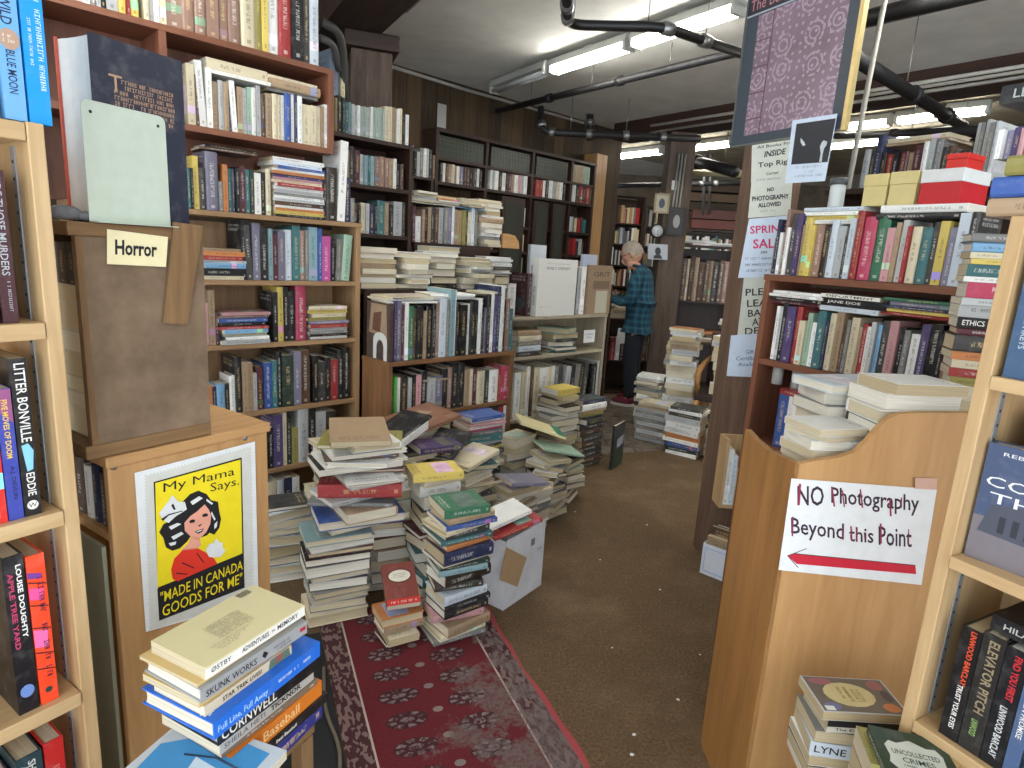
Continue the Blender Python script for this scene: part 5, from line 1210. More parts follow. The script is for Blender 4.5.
# ---- piles by the art rack
GA = 'books piled in front of the art rack'
za, fa = wstack(.40, 4.28, 45, .62, 'y30 z24 B34 B30 b26 g30 l34 h40 g40 t40 l40 b40 g40 t40', 'in the brown-yellow pile by the art rack', .26, .17, z0=.001, group=GA, side='m', hb=.8, scatter=7)
zb, fb = wstack(.62, 4.44, 45, .52, 'n24 w38 t18 z22 h14 h34 h36 b34 h36 b36 h34 h36 b36 h34', 'in the dark pile by the art rack', .26, .17, z0=.001, group=GA, side='s', hb=1, scatter=3, kind=None)
def greenphoto(b, ml, T, D, H):
    x = T / 2 + .0004
    b.face([(x, D * .1, H * .05), (x, D * .95, H * .05), (x, D * .95, H * .35), (x, D * .1, H * .3)], mt(ml, (40, 70, 48))); b.face([(x, D * .3, H * .45), (x, D * .9, H * .5), (x, D * .9, H * .7), (x, D * .3, H * .66)], mt(ml, (150, 160, 170)))
p = onz(610, 470)
book('art_book', .02, .22, .34, (30, 36, 36), Frame((p.x, p.y), 60).at(.0, .0, .001) @ Matrix.Rotation(math.radians(-60), 4, 'Z'), 'dark picture book standing on the floor at the corner of the art rack', extra=greenphoto)
# ---- far pile on the right of the aisle
GR = 'magazines and books piled right of the aisle'
wstack(1.22, 5.2, 125, .34, 'c20 t24 l24 g22 l30 g30 l30 g30 l30 g30 l30', 'in the aisle pile nearest the man', .3, .2, z0=.001, group=GR, side='s', kind='magazine', scatter=3)
wstack(1.40, 4.86, 125, .40, 'h14 w16 h20 l30 w30 w30 o24 w20 u24 d20 w18', 'in the pile with the blue book by the aisle', .29, .2, z0=.001, group=GR, side='s', hb=0, scatter=4)
wstack(1.27, 5.62, 118, .50, 'w18 l20 t20 w24 g24 l30 w26 t30 h30 l40 g40 w40 g40', 'in the pile behind the grey magazines by the aisle', .27, .19, z0=.001, group=GR, side='m', hb=0, scatter=9)
wstack(1.62, 6.0, 110, .80, 'c16 w20 l20 y14 w24 t26 l30 w26 g30 w30 l40 b40 g44 l44 t40 g40', 'in the yellow-sheeted pile right of the aisle', .28, .2, z0=.001, group=GR, side='m', hb=0, scatter=8)
bx_ = bx('plank', (0, 0, 0), (.025, .2, .36), W('ply', 'z'), None, Frame((1.56, 4.72), 125).at(0, 0, .001)); tag(bx_, 'upright plank at the end of the pile with the blue book', 'plank')
wstack(1.72, 4.86, 118, .26, 'h14 w20 l24 g24 w20 c20 w24', 'in the low magazine pile behind the sign post', .3, .22, z0=.001, group=GR, side='s', kind='magazine', scatter=5)
# carved armchair loaded with books
CF = Frame((1.56, 5.2), 118)
t = thing('armchair', CF.at(0, 0, 0), 'dark wooden armchair with curved legs, buried in books right of the aisle', 'chair')
b = MB(); b.box((0, 0, .40), (.5, .5, .46), 0, None, .012); b.build('seat', flat((52, 34, 30), .8), t)
for x in (.03, .47):
    for y in (.03, .47):
        b = MB(); b.tube([(x, y, .4), (x + (-.03 if x < .2 else .03), y - .02, .3), (x, y, .15), (x + (-.02 if x < .2 else .02), y, .0)], [.03, .028, .02, .024], 8); b.build('leg', W('golden', 'z'), t)
for x in (.02, .48):
    b = MB(); b.tube([(x, .48, .72), (x, .2, .7), (x, .0, .66), (x, -.03, .58), (x, .03, .46)], [.022, .024, .026, .024, .022], 8); b.build('arm', W('golden', 'y'), t)
b = MB(); b.box((.0, .47, .46), (.5, .51, .95), 0, None, .01); b.build('backrest', flat((58, 38, 32), .8), t)
def seatpile(x, y, spec, where, L, zt):
    tot = sum(q[1] for q in spread(spec)) / 1000
    stack(CF.at(x, y, .4605), spec, where, GR, L=L, D=.2, side='m', hb=0, scatter=8, zscale=(zt - .46) / tot)
seatpile(.21, .1, 'w14 l16 t20 w20 g24 l20 c24 w24', 'in the left pile on the armchair', .24, .95)
wstack(1.49, 5.45, 118, .97, 'o14 l20 w22 w20 t24 l26 g26 w24 l30 g30 w30 l30 t30 w40 g40 l40 t40 g40', 'in the orange-topped pile beside the armchair', .26, .19, z0=.001, group=GR, side='m', hb=0, scatter=8)
wstack(1.36, 5.12, 122, .56, 'w14 t18 l20 w16 l20 w24 g24 l30 w20 g30 l30', 'in the pile between the aisle piles and the armchair', .24, .18, z0=.001, group=GR, side='m', hb=0, scatter=9) if False else None
wstack(2.0, 5.7, 118, 1.05, 'w20 l16 h20 w24 i24 b40 w30 l40 t60 b60 g60 t60 b60 g60 b60 t60', 'in the tall pile behind the armchair', .3, .22, z0=.001, group=GR, side='m', hb=0, scatter=7)
# ------------------------------------------------------------------ right-hand bookcase
c0 = aty(865, 280, 2.0); CFm = Frame((c0.x, c0.y), 149)
cl_, _ = CFm.loc(762, 300); cr_ = .47
bookcase('bookcase', CFm, cl_, cr_, .25, [.03, .32, .62, .905, 1.219], 1.505, 'red', 'brown bookcase of mixed books, behind the bin marked NO Photography', th=.022)
gc = 'books in the right-hand bookcase'
zt = 1.5285
row(CFm, (768, 274), (965, 286), zt, 't3h36 n4h55 w4h42 x4h66 w4h48 h6h62 v7h62 t5h52 y8h58 y5h50 x10h52 B8h50 i9h58 l10h53 h5h44 i7h62 r8h70 j16h64* G16h64* p10h53 t6h60 l8h62 r5h58 c12h58 e14h56 h8h62 y12h66 a10h60 i14h75 h10h76', 'on top of the brown right-hand bookcase', 'books on top of the right-hand bookcase', hb=.4, depth=.17)
def rpile(px, py, z, sb, spec, where, group, L, D, az=0, **k):
    x, _ = CFm.loc(px, py, sb); return stack(CFm.at(x, sb, z) @ Matrix.Rotation(math.radians(az), 4, 'Z'), spec, where, group, L=L, D=D, **k)
gct = 'books lying over the top row of the right-hand bookcase'
rpile(830, 215, 1.705, .02, 'i13 w12 y13 w14', 'lying over the left of the top row, right bookcase', gct, .2, .14, var=.06, scatter=1.5, side='s')
rpile(920, 205, 1.715, .02, 'w24 k20', 'lying over the middle of the top row, right bookcase', gct, .24, .15, var=.03, scatter=1, side='s')
zb_ = 1.762
x, _ = CFm.loc(835, 190, .05)
t = thing('jar', CFm.at(CFm.loc(837, 195, .14)[0], .14, 1.766), 'white jar with a dark lid on top of the right-hand bookcase', 'jar')
b = MB(); b.lathe([(0, 0), (.024, 0), (.025, .01), (.025, .075), (.022, .08), (0, .08)], 20); b.build('body', flat((200, 206, 204), .4), t)
b = MB(); b.lathe([(0, .0805), (.027, .0805), (.028, .084), (.028, .1), (.024, .103), (0, .103)], 20); b.build('lid', flat((70, 74, 76), .4), t)
def cbox(name, px0, px1, py, z, sb, dep, h, col, label, lid=None, cat='box'):
    xa, xb = CFm.loc(px0, py, sb)[0], CFm.loc(px1, py, sb)[0]
    t = thing(name, CFm.at(xa, sb, z), label, cat); m = flat(col, .5)
    b = MB(); b.box((.002, .002, 0), (xb - xa - .002, dep - .002, h * .62), 0, None, .001); b.build('body', m, t)
    b = MB(); b.box((0, 0, h * .622), (xb - xa, dep, h), 0, None, .002); b.build('lid', flat(lid or col, .5), t)
    return t
cbox('carton_box', 861, 885, 200, zb_, .05, .12, .098, (206, 190, 130), 'left of two square cream boxes on top of the right-hand bookcase')
cbox('carton_box', 886, 914, 202, zb_, .05, .12, .1, (206, 190, 132), 'right of two square cream boxes on top of the right-hand bookcase')
cbox('carton_box', 916, 958, 205, zb_, .045, .16, .098, (186, 28, 36), 'red box with a white lid on top of the right-hand bookcase', (214, 216, 214))
cbox('carton_box', 944, 966, 170, zb_ + .0985, .06, .1, .042, (198, 40, 32), 'bright red box on the white-lidded box, right-hand bookcase')
# the row of books standing behind on the next case
CG = Frame((c0.x + .42, c0.y + .32), 149)
bookcase('bookcase', CG, -.48, .55, .24, [.4, .8, 1.2, 1.5], 1.86, 'dark', 'dark bookcase standing back to back with the right-hand bookcase', th=.022)
row(CG, (858, 186), (985, 192), 1.883, 'l6h40 h4 n6h52 B5h36 r7h34 k5 m8h36 t6h34 m7h40 w5h44 l6h46 g7 h6h38 b6 h5h34 B6 k5 l4h62 g4 l4 g5h60 l4', 'on the dark bookcase behind the cream and red boxes', 'books on the dark bookcase behind the boxes', hb=.9)
x, _ = CG.loc(912, 152, .04)
stack(CG.at(x, .05, 1.883 + .155), 'c16 t12', 'lying over the row behind the cream boxes', 'books on the dark bookcase behind the boxes', L=.26, D=.16, hb=1, scatter=2)
# middle shelf
row(CFm, (768, 357), (942, 391), 1.22, 'w5h53 l5h52 k7h57 v12h55 r8h57 c9h44 P7h53 w9h44 e12h57 n4h50 c9h58 t11h63 b4h40 g6h54 c12h58 t5h50 r7h52 w7h50 l7h56 s7h55 h12h60 p13h62 k8h58 g9h54 w13h54 v13h65 k17h65 k8h58 x10h62', 'on the middle shelf of the right-hand bookcase', gc, hb=.4)
rpile(795, 297, 1.425, .015, 'w10 w10 k12 m12', 'lying at the left of the middle row, right bookcase', gc, .21, .13, var=.05, scatter=1.5, side='s')
x, _ = CFm.loc(850, 298, .012)
z = 1.422
lying('paperback_book', .016, .13, .2, 'i', CFm.at(x, .012, z), 'pale blue paperback under the JANE DOE book on the right-hand bookcase', gc)
lying('hardback_book', .026, .14, .22, (26, 26, 28), CFm.at(x + .012, .012, z + .0168), 'black book with JANE DOE in white on its spine', gc, texts=[('JANE DOE', .1, .62, WHT, .5, .42)])
lying('paperback_book', .012, .13, .2, (222, 220, 206), CFm.at(x, .008, z + .0436), 'white book with DEPORTMENT on its spine, on the JANE DOE book', gc, texts=[('DEPORTMENT', .1, .9, BK, .5, .6)])
rpile(922, 306, 1.43, .012, 'G10 a12 n8 y10 r10', 'lying at the right of the middle row, right bookcase', gc, .22, .14, var=.06, scatter=1.5, side='s')
# lower shelf
row(CFm, (770, 442), (868, 468), .906, 'u9h54* w6 n5h44 v6h46 p5h40 h5h42 n6h44 r8h36 s6h40 l6 c7 w6 h6', 'on the lower shelf of the right-hand bookcase', gc, hb=.4)
rpile(808, 400, 1.09, .02, 'r20 m12', 'lying on the lower row of the right-hand bookcase', gc, .24, .15, var=.04, scatter=1, side='s')
for i, px in enumerate((777, 797)):
    b = MB(); b.lathe([(0, 0), (.02, 0), (.02, .075), (0, .075)], 14); o = b.build('roll', flat((196, 198, 194), .6), None, CFm.at(CFm.loc(px, 380, .08)[0], .08, 1.123 + .0)); tag(o, ('first', 'second')[i] + ' short white tube standing over the lower row of the right-hand bookcase', 'tube')
# ------------------------------------------------------------------ the bin with the hand-lettered sign
YB = 1.42; BN = Frame((0, YB), 90)
prof = [(799.5, 464), (815, 461), (838, 458), (856, 452), (868, 441), (878, 429), (888, 419), (900, 414), (920, 413), (965, 413), (990, 414)]
pl = [BN.loc(*p) for p in prof]
xL, xR = pl[0][0], pl[-1][0]
t = thing('book_bin', BN.at(xL, 0, 0), 'tan wooden book bin with a scooped front, carrying the NO Photography sign', 'bin')
b = MB(); b.prism([(0, 0), (xR - xL, 0)] + [(x - xL, z) for x, z in pl[::-1]], 0, .018, 'y'); b.build('front_panel', wood('tan_board', (196, 152, 100), (172, 128, 78), 'z', .6), t)
zl = pl[0][1]; far = CAM + ray(747, 429) * 1.0
def onx(px, py, x): r = ray(px, py); return CAM + r * (x / r.x)
fp = onx(746, 429, xL); depB = fp.y - YB
b = MB(); b.prism([(.0185, 0), (depB, 0), (depB, fp.z), (depB * .8, fp.z - .008), (depB * .5, fp.z - .01), (.0185, zl - .002)], -.002, .016, 'x'); b.build('side_panel', W('golden', 'z'), t)
b = MB(); b.prism([(.0185, 0), (depB, 0), (depB, 1.2), (.0185, 1.2)], xR - xL - .018, xR - xL, 'x'); b.build('side_panel', W('golden', 'z'), t)
bx('rear_panel', (.017, depB - .018, 0), (xR - xL - .0185, depB, 1.02), W('golden', 'z'), t)
bx('tray', (.017, .0185, .955), (xR - xL - .0185, depB - .0185, .973), W('golden', 'x'), t)
zt = .9735
RED_ = flat((196, 30, 52), .7)
def nophoto(b, pt):
    f = lambda x, y: (775 + x / 5.488, 460 + y / 5.488)
    P_ = 1
    for s, p, q, h, m in (('NO', (122, 195), (268, 198), 20, 2), ('Photography', (308, 205), (790, 252), 21, 2), ('Beyond', (88, 372), (378, 406), 21, 2), ('this', (405, 405), (540, 416), 15, 2), ('Point', (568, 415), (750, 428), 19, 2)):
        line_text(b, pt, s, f(*p), f(*q), h, m, 1, bold=.012)
    # red shading on the down strokes
    for (x0, y0, x1, y1, w) in ((130, 130, 122, 248, 22), (306, 145, 320, 255, 16), (365, 165, 376, 258, 12), (463, 160, 475, 262, 14), (625, 215, 630, 308, 16), (690, 205, 688, 262, 12), (94, 310, 90, 418, 14), (412, 362, 416, 440, 14), (442, 368, 446, 445, 12), (574, 348, 576, 458, 16), (366, 372, 370, 440, 8), (730, 378, 728, 465, 8), (486, 395, 490, 445, 8)):
        w *= .6; q = [f(x0, y0), f(x0 + w, y0), f(x1 + w, y1), f(x1, y1)]
        b.face([pt(*p, 2) for p in q][::-1], 3)
    q = [f(66, 524), f(110, 512), f(770, 576), f(774, 626), f(120, 570)]
    b.face([pt(*p, 1) for p in q][::-1], 4)
    for q in ([(66, 524), (172, 484), (174, 487), (68, 528)], [(66, 524), (70, 522), (128, 588), (124, 590)], [(110, 511), (770, 575), (770, 579), (110, 515)]): b.face([pt(*f(*p), 2) for p in q][::-1], 2)
sheet('paper_sign', BN, [(791.5, 478.5), (937, 489.5), (921.5, 585), (778.5, 570)], -.003, [PAPER_W, PAPER_W, flat((50, 30, 50), .7), flat((140, 36, 66), .7), RED_],
      'white hand-lettered sign NO Photography Beyond this Point with a red arrow', 'sign', nophoto)
b = MB(); q = [BN.loc(px, py) for px, py in ((914, 477), (936, 478), (936, 489), (914, 488))]; b.prism([(x, z) for x, z in q[::-1]], -.0042, -.0036, 'y'); o = b.build('tape', flat((196, 150, 126), .3), None, BN.M); tag(o, 'strip of pinkish tape at the corner of the NO Photography sign', 'tape')
# books lying in the bin
gb2 = 'pale books lying in the bin'
def bstack(px, py, y, az, spec, where, L, D, z0=None, **k):
    x = BN.loc(px, py, y)[0]
    return stack(BN.at(x, y, zt if z0 is None else z0) @ Matrix.Rotation(math.radians(az), 4, 'Z'), spec, where, gb2, L=L, D=D, **k)
bstack(842, 458, .05, 12, 'w18 i16 w22 w24 w20 c30 g30 t40', 'in the low left pile in the bin', .155, .13, side='p', hb=.2, scatter=5, var=.05)
bstack(862, 440, .185, 8, 'i24 w34 g30 w36 c40 g40 t40 c40', 'in the rear pile in the bin', .24, .15, side='p', hb=.6, scatter=5, var=.05)
bstack(924, 405, .03, 6, 'w28 c38 w34 h30 c44 t50 g50 w50', 'in the high right pile in the bin', .19, .14, side='p', hb=.6, scatter=4, var=.05)
# tall pile at its right end
def tp(): pass
TP = BN.at(BN.loc(972, 400, .19)[0], .19, zt) @ Matrix.Rotation(math.radians(-22), 4, 'Z')
tot = 0
items = [('g', 14), ('s', 16), ('c', 10), ('y', 9), ('e', 20), ('w', 9), ('j', 26), ('l', 12), ('l', 20), ('k', 18), ('m', 12), ('h', 28), ('o', 14), ('c', 14), ('r', 15), ('z', 14), ('c', 26), ('c', 24), ('c', 26), ('c', 30), ('t', 40), ('b', 50)]
sc = (1.675 - zt) / (sum(i[1] for i in items) / 1000 + .0006 * len(items)); z = 0.0
TX = {'j': [('ROBERTS', .4, .9, (230, 190, 196), .6, .3)], 'k': [('ETHICS', .08, .42, WHT, .5, .5)]}
lay0 = Matrix(((0, 0, -1, 0), (0, 1, 0, 0), (1, 0, 0, 0), (0, 0, 0, 1)))
N_ = len(items)
for i, (c, tm) in enumerate(reversed(items)):
    T = tm / 1000 * sc; n = N_ - i; kd = 'hardback_book' if c in 'hmgs' else 'paperback_book'
    l = .125 if n > 12 else .14; l *= R.uniform(.95, 1.04)
    rot = PI / 2 if 16 < n < 21 else 0
    M_ = TP @ Matrix.Translation((R.uniform(-.006, .006), R.uniform(-.004, .004), z)) @ Matrix.Rotation(math.radians(R.gauss(0, 2.5)), 4, 'Z')
    if n > 16: M_ = M_ @ Matrix.Translation((0, .105, 0)) @ Matrix.Rotation(PI, 4, 'Z')
    tx = TX.get(c) if n > 2 else None
    lying(kd, T, .105, l, c, M_, f'{PAL[c][1]} {NAMES[kd]}, {nth(n)} from the top in the tall pile against the right-hand post', 'books in the tall pile at the right', texts=tx or (), extra=(lambda b, ml, T, D, H: scribble(b, (0, -.0006, H * .8), (0, 0, -1), (1, 0, 0), H * .5, T * .3, mt(ml, (120, 120, 116)))) if c == 'l' and n == 9 else None)
    z += T + .0006

# ------------------------------------------------------------------ near right bookcase
RF = Frame((.827, 1.098), 152)
t = thing('bookcase', RF.M, 'light birch bookcase of thrillers right of the bin with the lettered sign', 'bookcase')
bx('side_panel', (0, 0, 0), (.024, .25, 1.66), W('birch', 'z'), t, None, .002); bx('side_panel', (.876, 0, 0), (.9, .25, 1.66), W('birch', 'z'), t, None, .002)
bx('back_panel', (.0245, .24, .03), (.8755, .248, 1.64), W('birch', 'z'), t)
bx('top_board', (.0245, .001, 1.635), (.8755, .239, 1.66), W('birch', 'x'), t, None, .002)
RZ = [1.388, 1.045, .69, .36]
for z in RZ: bx('shelf', (.0245, -.003, z - .024), (.8755, .239, z), W('birch', 'x'), t, None, .002)
b = MB(); b.box((.0243, .045, .03), (.0263, .06, 1.63), 0)
for k in range(58): b.box((.0258, .05, .05 + k * .027), (.0268, .055, .055 + k * .027), 1)
b.build('shelf_standard', [flat((150, 152, 154), .4, .35), M_BLACK], t)
gr = 'thrillers in the near right bookcase'
def rb(kind, x, T, H, z, col, label, sb=.012, D=.14, **k): return book(kind, T, D, H, col, RF.at(x + T / 2, sb, z + .0006), label, gr, shade=1.0, **k)
# shelf 1.388
x = RF.loc(1003, 372, .012)[0]
rb('hardback_book', max(.028, x), .036, .235, RZ[0], (66, 92, 124), 'slate blue book lettered WIND in the near right bookcase', texts=[('WIND', .02, .22, (200, 206, 214), .5, .34), ('C.C. HUMPHREYS', .34, .78, (190, 200, 210), .5, .26)])
rb('hardback_book', max(.028, x) + .038, .03, .23, RZ[0], (130, 140, 170), 'grey-violet book right of the book lettered WIND')
# shelf 1.045: cover turned outwards
def coral(b, ml, T, D, H):
    x = T / 2 + .0004; w = mt(ml, (226, 228, 228))
    b.face([(x, 0, 0), (x, D, 0), (x, D, H * .42), (x, 0, H * .38)], mt(ml, (118, 112, 118)))
    b.face([(x + .0001, D * .05, H * .25), (x + .0001, D, H * .22), (x + .0001, D, H * .52), (x + .0001, D * .5, H * .56), (x + .0001, D * .12, H * .5)], mt(ml, (74, 78, 92)))
    for k in range(8): b.face([(x + .0002, D * (.2 + k * .1), H * .28), (x + .0002, D * (.25 + k * .1), H * .28), (x + .0002, D * (.25 + k * .1), H * .42), (x + .0002, D * (.2 + k * .1), H * .42)], mt(ml, (44, 48, 58)))
    b.face([(x + .0003, D * .55, H * .02), (x + .0003, D, H * .02), (x + .0003, D, H * .2), (x + .0003, D * .62, H * .16)], mt(ml, (150, 110, 124)))
    b.text('REBECCA STOTT', (x + .0004, D * .5, H * .93), (0, 1, 0), (0, 0, 1), h=H * .03, w=D * .75, mat=w)
    b.text('THE', (x + .0004, D * .45, H * .8), (0, 1, 0), (0, 0, 1), h=H * .05, mat=w, shear=.3)
    b.text('CORAL', (x + .0004, D * .42, H * .69), (0, 1, 0), (0, 0, 1), h=H * .085, w=D * .76, mat=w); b.text('THIEF', (x + .0004, D * .45, H * .56), (0, 1, 0), (0, 0, 1), h=H * .085, w=D * .72, mat=w)
xc = .03
_z = RF.loc(988, 443, .02)[1]
book('hardback_book', .03, .2, _z - RZ[1], (70, 84, 116), RF.at(xc, .045, RZ[1] + .0006) @ Matrix.Rotation(math.radians(-86), 4, 'Z'), 'blue-grey novel turned cover outwards in the near right bookcase', gr, extra=coral)
for i, (c, T) in enumerate((('k', .03), ('s', .024), ('m', .03), ('b', .03))):
    rb('paperback_book', .06 + i * .034, T, .27 - .012 * i, RZ[1], PAL[c][0], f'{PAL[c][1]} paperback standing behind the novel turned cover outwards', sb=.085, D=.11)
# shelf .69: thrillers
x = RF.loc(941.5, 717, .012)[0]; x = max(x, .027)
th = [(.033, (24, 22, 24), .232, 'black book lettered TRUST YOUR EYES, first in its row', [('LINWOOD BARCLAY', .02, .5, (226, 84, 48), .62, .3, .02), ('TRUST YOUR EYES', .5, .9, WHT, .55, .28, .02)]),
      (.036, (40, 38, 36), .24, 'dark grey book lettered ELEVATOR PITCH', [('ELEVATOR PITCH', .05, .66, (150, 134, 104), .55, .46, .02), ('LINWOOD', .72, .86, (140, 170, 100), .5, .3, .02)]),
      (.034, (22, 22, 26), .235, 'black book lettered FIND YOU FIRST', [('FIND YOU FIRST', .05, .42, (206, 44, 56), .6, .34, .02), ('LINWOOD BARCLAY', .48, .92, (206, 208, 206), .5, .34, .02)]),
      (.022, (76, 96, 132), .2, 'thin slate paperback between two thrillers', [('BROKEN PROMISE', .1, .6, WHT, .5, .4)]),
      (.04, (28, 40, 56), .24, 'navy book lettered BLOOD STANDARD in pale blue', [('LAIRD BARRON', .05, .4, WHT, .66, .3, .02), ('BLOOD STANDARD', .3, .95, (104, 182, 226), .32, .36, .02)]),
      (.034, (24, 26, 32), .225, 'black book with a big blue letter B and S on its spine', [('B  S', .5, .95, (104, 182, 226), .5, .6, .02)]),
      (.034, (222, 216, 44), .2, 'yellow paperback at the right of the thriller row', [('WALTER MOSLEY', .1, .7, BK, .5, .4, .02)]),
      (.034, (60, 80, 110), .22, 'blue-grey book past the yellow paperback', [])]
for T, c, h, lb, tx in th:
    rb('hardback_book', x, T, h, RZ[2], c, lb + ', near right bookcase', texts=tx); x += T + .0012
# flat ones above
lying('hardback_book', .03, .13, .2, (26, 26, 28), RF.at(.2, .02, RZ[2] + .246), 'black book lying on top of the thriller row', gr, texts=[('HILARY MANTEL', .1, .8, (180, 180, 176), .5, .36)])
lying('paperback_book', .022, .12, .18, (92, 160, 206), RF.at(.3, .0, RZ[2] + .2775), 'pale blue paperback lying over the thriller row', gr)
# on the top
x0 = RF.loc(1000, 205, .03)[0]
lying('hardback_book', .03, .16, .24, 't', RF.at(.08, .0, 1.6605), 'tan book lying on top of the near right bookcase', gr)
lying('hardback_book', .034, .16, .22, 'u', RF.at(.07, .01, 1.692) @ Matrix.Rotation(.1, 4, 'Z'), 'bright blue book lying on top of the near right bookcase', gr)
lying('hardback_book', .032, .15, .22, 'z', RF.at(.085, .0, 1.7275), 'olive-grey book lying over the bright blue one on the near right bookcase', gr)
row(RF, (992, 160), (1050, 140), 1.7605, 'w5h30 a6 v8h32 p5h30 l6 n8h34 v8', 'standing on top of the near right bookcase', 'books standing on top of the near right bookcase', hb=.4, set_back=.03, depth=.1)
b_ = lying('hardback_book', .03, .13, .2, (36, 38, 42), RF.at(.035, .02, 1.85), 'black book lettered LEMON at the very top of the near right bookcase', gr, texts=[('LEMON', .1, .5, (170, 176, 170), .5, .5)])

# ------------------------------------------------------------------ low bench and its books, bottom right
q = onz(850, 700, .6)
NBn = Frame((.64, 1.26), 84)
t = thing('bench', NBn.at(0, 0, 0), 'low wooden bench in front of the bin, carrying small piles of books', 'bench')
b = MB(); b.box((.045, -.33, .40), (.16, -.05, .43), 0, None, .003); b.build('seat', W('birch', 'x'), t)
for x in (.05, .125):
    for y in (-.325, -.085): b = MB(); b.box((x, y, 0), (x + .03, y + .03, .3995), 0, None, .002); b.build('leg', W('birch', 'z'), t)
def gold(b, ml, T, D, H):
    x = T / 2 + .0004
    b.face([(x, D * .02, H * .02), (x, D * .98, H * .02), (x, D * .98, H * .98), (x, D * .02, H * .98)], mt(ml, (104, 96, 84)))
    for k, (cy, cz, rx, ry, c) in enumerate(((.5, .45, .34, .3, (196, 182, 132)), (.2, .85, .14, .1, (150, 96, 92)), (.82, .85, .12, .1, (186, 116, 66)), (.15, .2, .1, .14, (150, 96, 100)), (.85, .15, .1, .1, (110, 112, 150)), (.5, .9, .16, .06, (80, 70, 66)))):
        b.face([(x + .0002 + k * .00005, D * (cy + rx * math.cos(a * PI / 8)), H * (cz + ry * math.sin(a * PI / 8))) for a in range(16)], mt(ml, c))
    for k in (.56, .5, .42, .34): scribble(b, (x + .0006, D * .3, H * k), (0, 1, 0), (0, 0, 1), D * .42, H * .04, mt(ml, (150, 120, 60)))
    b.face([(x + .0006, D * .85, H * .05), (x + .0006, D * .97, H * .05), (x + .0006, D * .97, H * .16), (x + .0006, D * .85, H * .16)], mt(ml, (226, 226, 220)))
a0, a1 = onz(822, 720, .605), onz(909, 725, .605)
GF2 = Frame((a0.x, a0.y), math.degrees(math.atan2((a1 - a0).x, (a1 - a0).y)))
LB = (a1 - a0).length
gl2 = 'books in the pile in front of the bin'
spine_y = -.0
def pil(z, T, d, l, c, label, rot=0, dx=0, dy=0, kind='paperback_book', flip=True, **k):
    M_ = GF2.at(l / 2 + dx, dy, z) @ Matrix.Rotation(math.radians(rot), 4, 'Z')
    if flip: M_ = M_ @ Matrix.Translation((0, d, 0)) @ Matrix.Rotation(PI, 4, 'Z')
    return lying(kind, T, d, l, c, M_, label, gl2, **k)
pil(.605, .022, .115, LB, (200, 204, 206), 'mass-market book with a gold oval on its cover, topmost before the bin', extra=gold)
pil(.572, .032, .11, LB * .98, (208, 204, 190), 'thick white paperback with a dark spine picture, in the pile by the bin', dx=.016, dy=.004, flip=False, texts=[('The Enemy', .1, .5, (70, 66, 60), .22, .28)],
    extra=lambda b, ml, T, D, H: b.face([(-T * .05, -.0004, H), (T * .49, -.0004, H), (T * .49, -.0004, H * .1), (-T * .05, -.0004, H * .1)], mt(ml, (34, 32, 34))))
pil(.543, .028, .115, LB * 1.02, 'g', 'grey paperback, third from the top of the pile in front of the bin', rot=-5, dx=-.004)
pil(.508, .034, .12, LB * 1.0, 'i', 'pale blue paperback with dark letters, fourth from top before the bin', rot=-9, dx=-.01, dy=-.004, flip=False, texts=[('LYNE', .05, .4, BK, .5, .5)])
pil(.482, .025, .12, LB * 1.0, 'w', 'white paperback, fifth from the top of the pile in front of the bin', rot=-5, dx=-.008)
pil(.456, .025, .12, LB * 1.05, 'n', 'navy paperback, sixth from the top of the pile in front of the bin', rot=-4, dx=-.008)
pil(.4305, .024, .12, LB * 1.0, 't', 'tan paperback at the foot of the pile in front of the bin', rot=-6, dx=-.008)
# green book on its own little pile
g0, g1 = onz(872, 732, .68), onz(926, 729, .68)
def crimes(b, ml, T, D, H):
    x = T / 2 + .0004; c = mt(ml, (206, 210, 198)); g = mt(ml, (34, 62, 48))
    pts = [(.12, .72), (.2, .8), (.3, .78), (.5, .86), (.7, .78), (.82, .8), (.88, .7), (.86, .55), (.9, .46), (.8, .36), (.62, .36), (.52, .3), (.5, .2), (.46, .32), (.34, .36), (.2, .36), (.1, .46), (.14, .56)]
    b.face([(x, D * y, H * z_) for y, z_ in pts], c)
    b.text('UNCOLLECTED', (x + .0003, D * .5, H * .64), (0, 1, 0), (0, 0, 1), h=H * .075, w=D * .62, mat=g, bold=.01); b.text('CRIMES', (x + .0003, D * .5, H * .53), (0, 1, 0), (0, 0, 1), h=H * .075, w=D * .42, mat=g, bold=.01)
    scribble(b, (x + .0003, D * .28, H * .43), (0, 1, 0), (0, 0, 1), D * .44, H * .03, g); scribble(b, (x + .0003, D * .3, H * .08), (0, 1, 0), (0, 0, 1), D * .44, H * .03, c)
p = onz(905, 762, .68)
GB = Frame((p.x - .05, p.y - .02), 60)
GB = Matrix.Translation((.785, .985, 0)) @ Matrix.Rotation(math.radians(-14), 4, 'Z')
def gp(z, T, d, l, c, kind, label, **k): return lying(kind, T, d, l, c, GB @ Matrix.Translation((0, 0, z)) , label, 'small pile under the green book', **k)
# cover seen with its top away: spine on the left
M_ = GB @ Matrix.Translation((-.055, .0, .652)) @ Matrix.Rotation(PI / 2 * -1, 4, 'Z')
lying('hardback_book', .018, .13, .17, (36, 62, 48), M_, 'dark green book with THE UNCOLLECTED CRIMES in a pale panel', 'small pile under the green book', extra=crimes, texts=[('UNCOLLECTED CRIMES', .08, .9, (206, 210, 198), .5, .42)])
zz = .4305
for i, (c, T, lb) in enumerate((('b', .045, 'brown'), ('g', .042, 'grey'), ('c', .045, 'cream'), ('r', .044, 'red'), ('z', .042, 'olive'))):
    gp(zz, T, .1, .14, c, 'paperback_book', f'{lb} paperback in the small pile under the green book'); zz += T + .0006

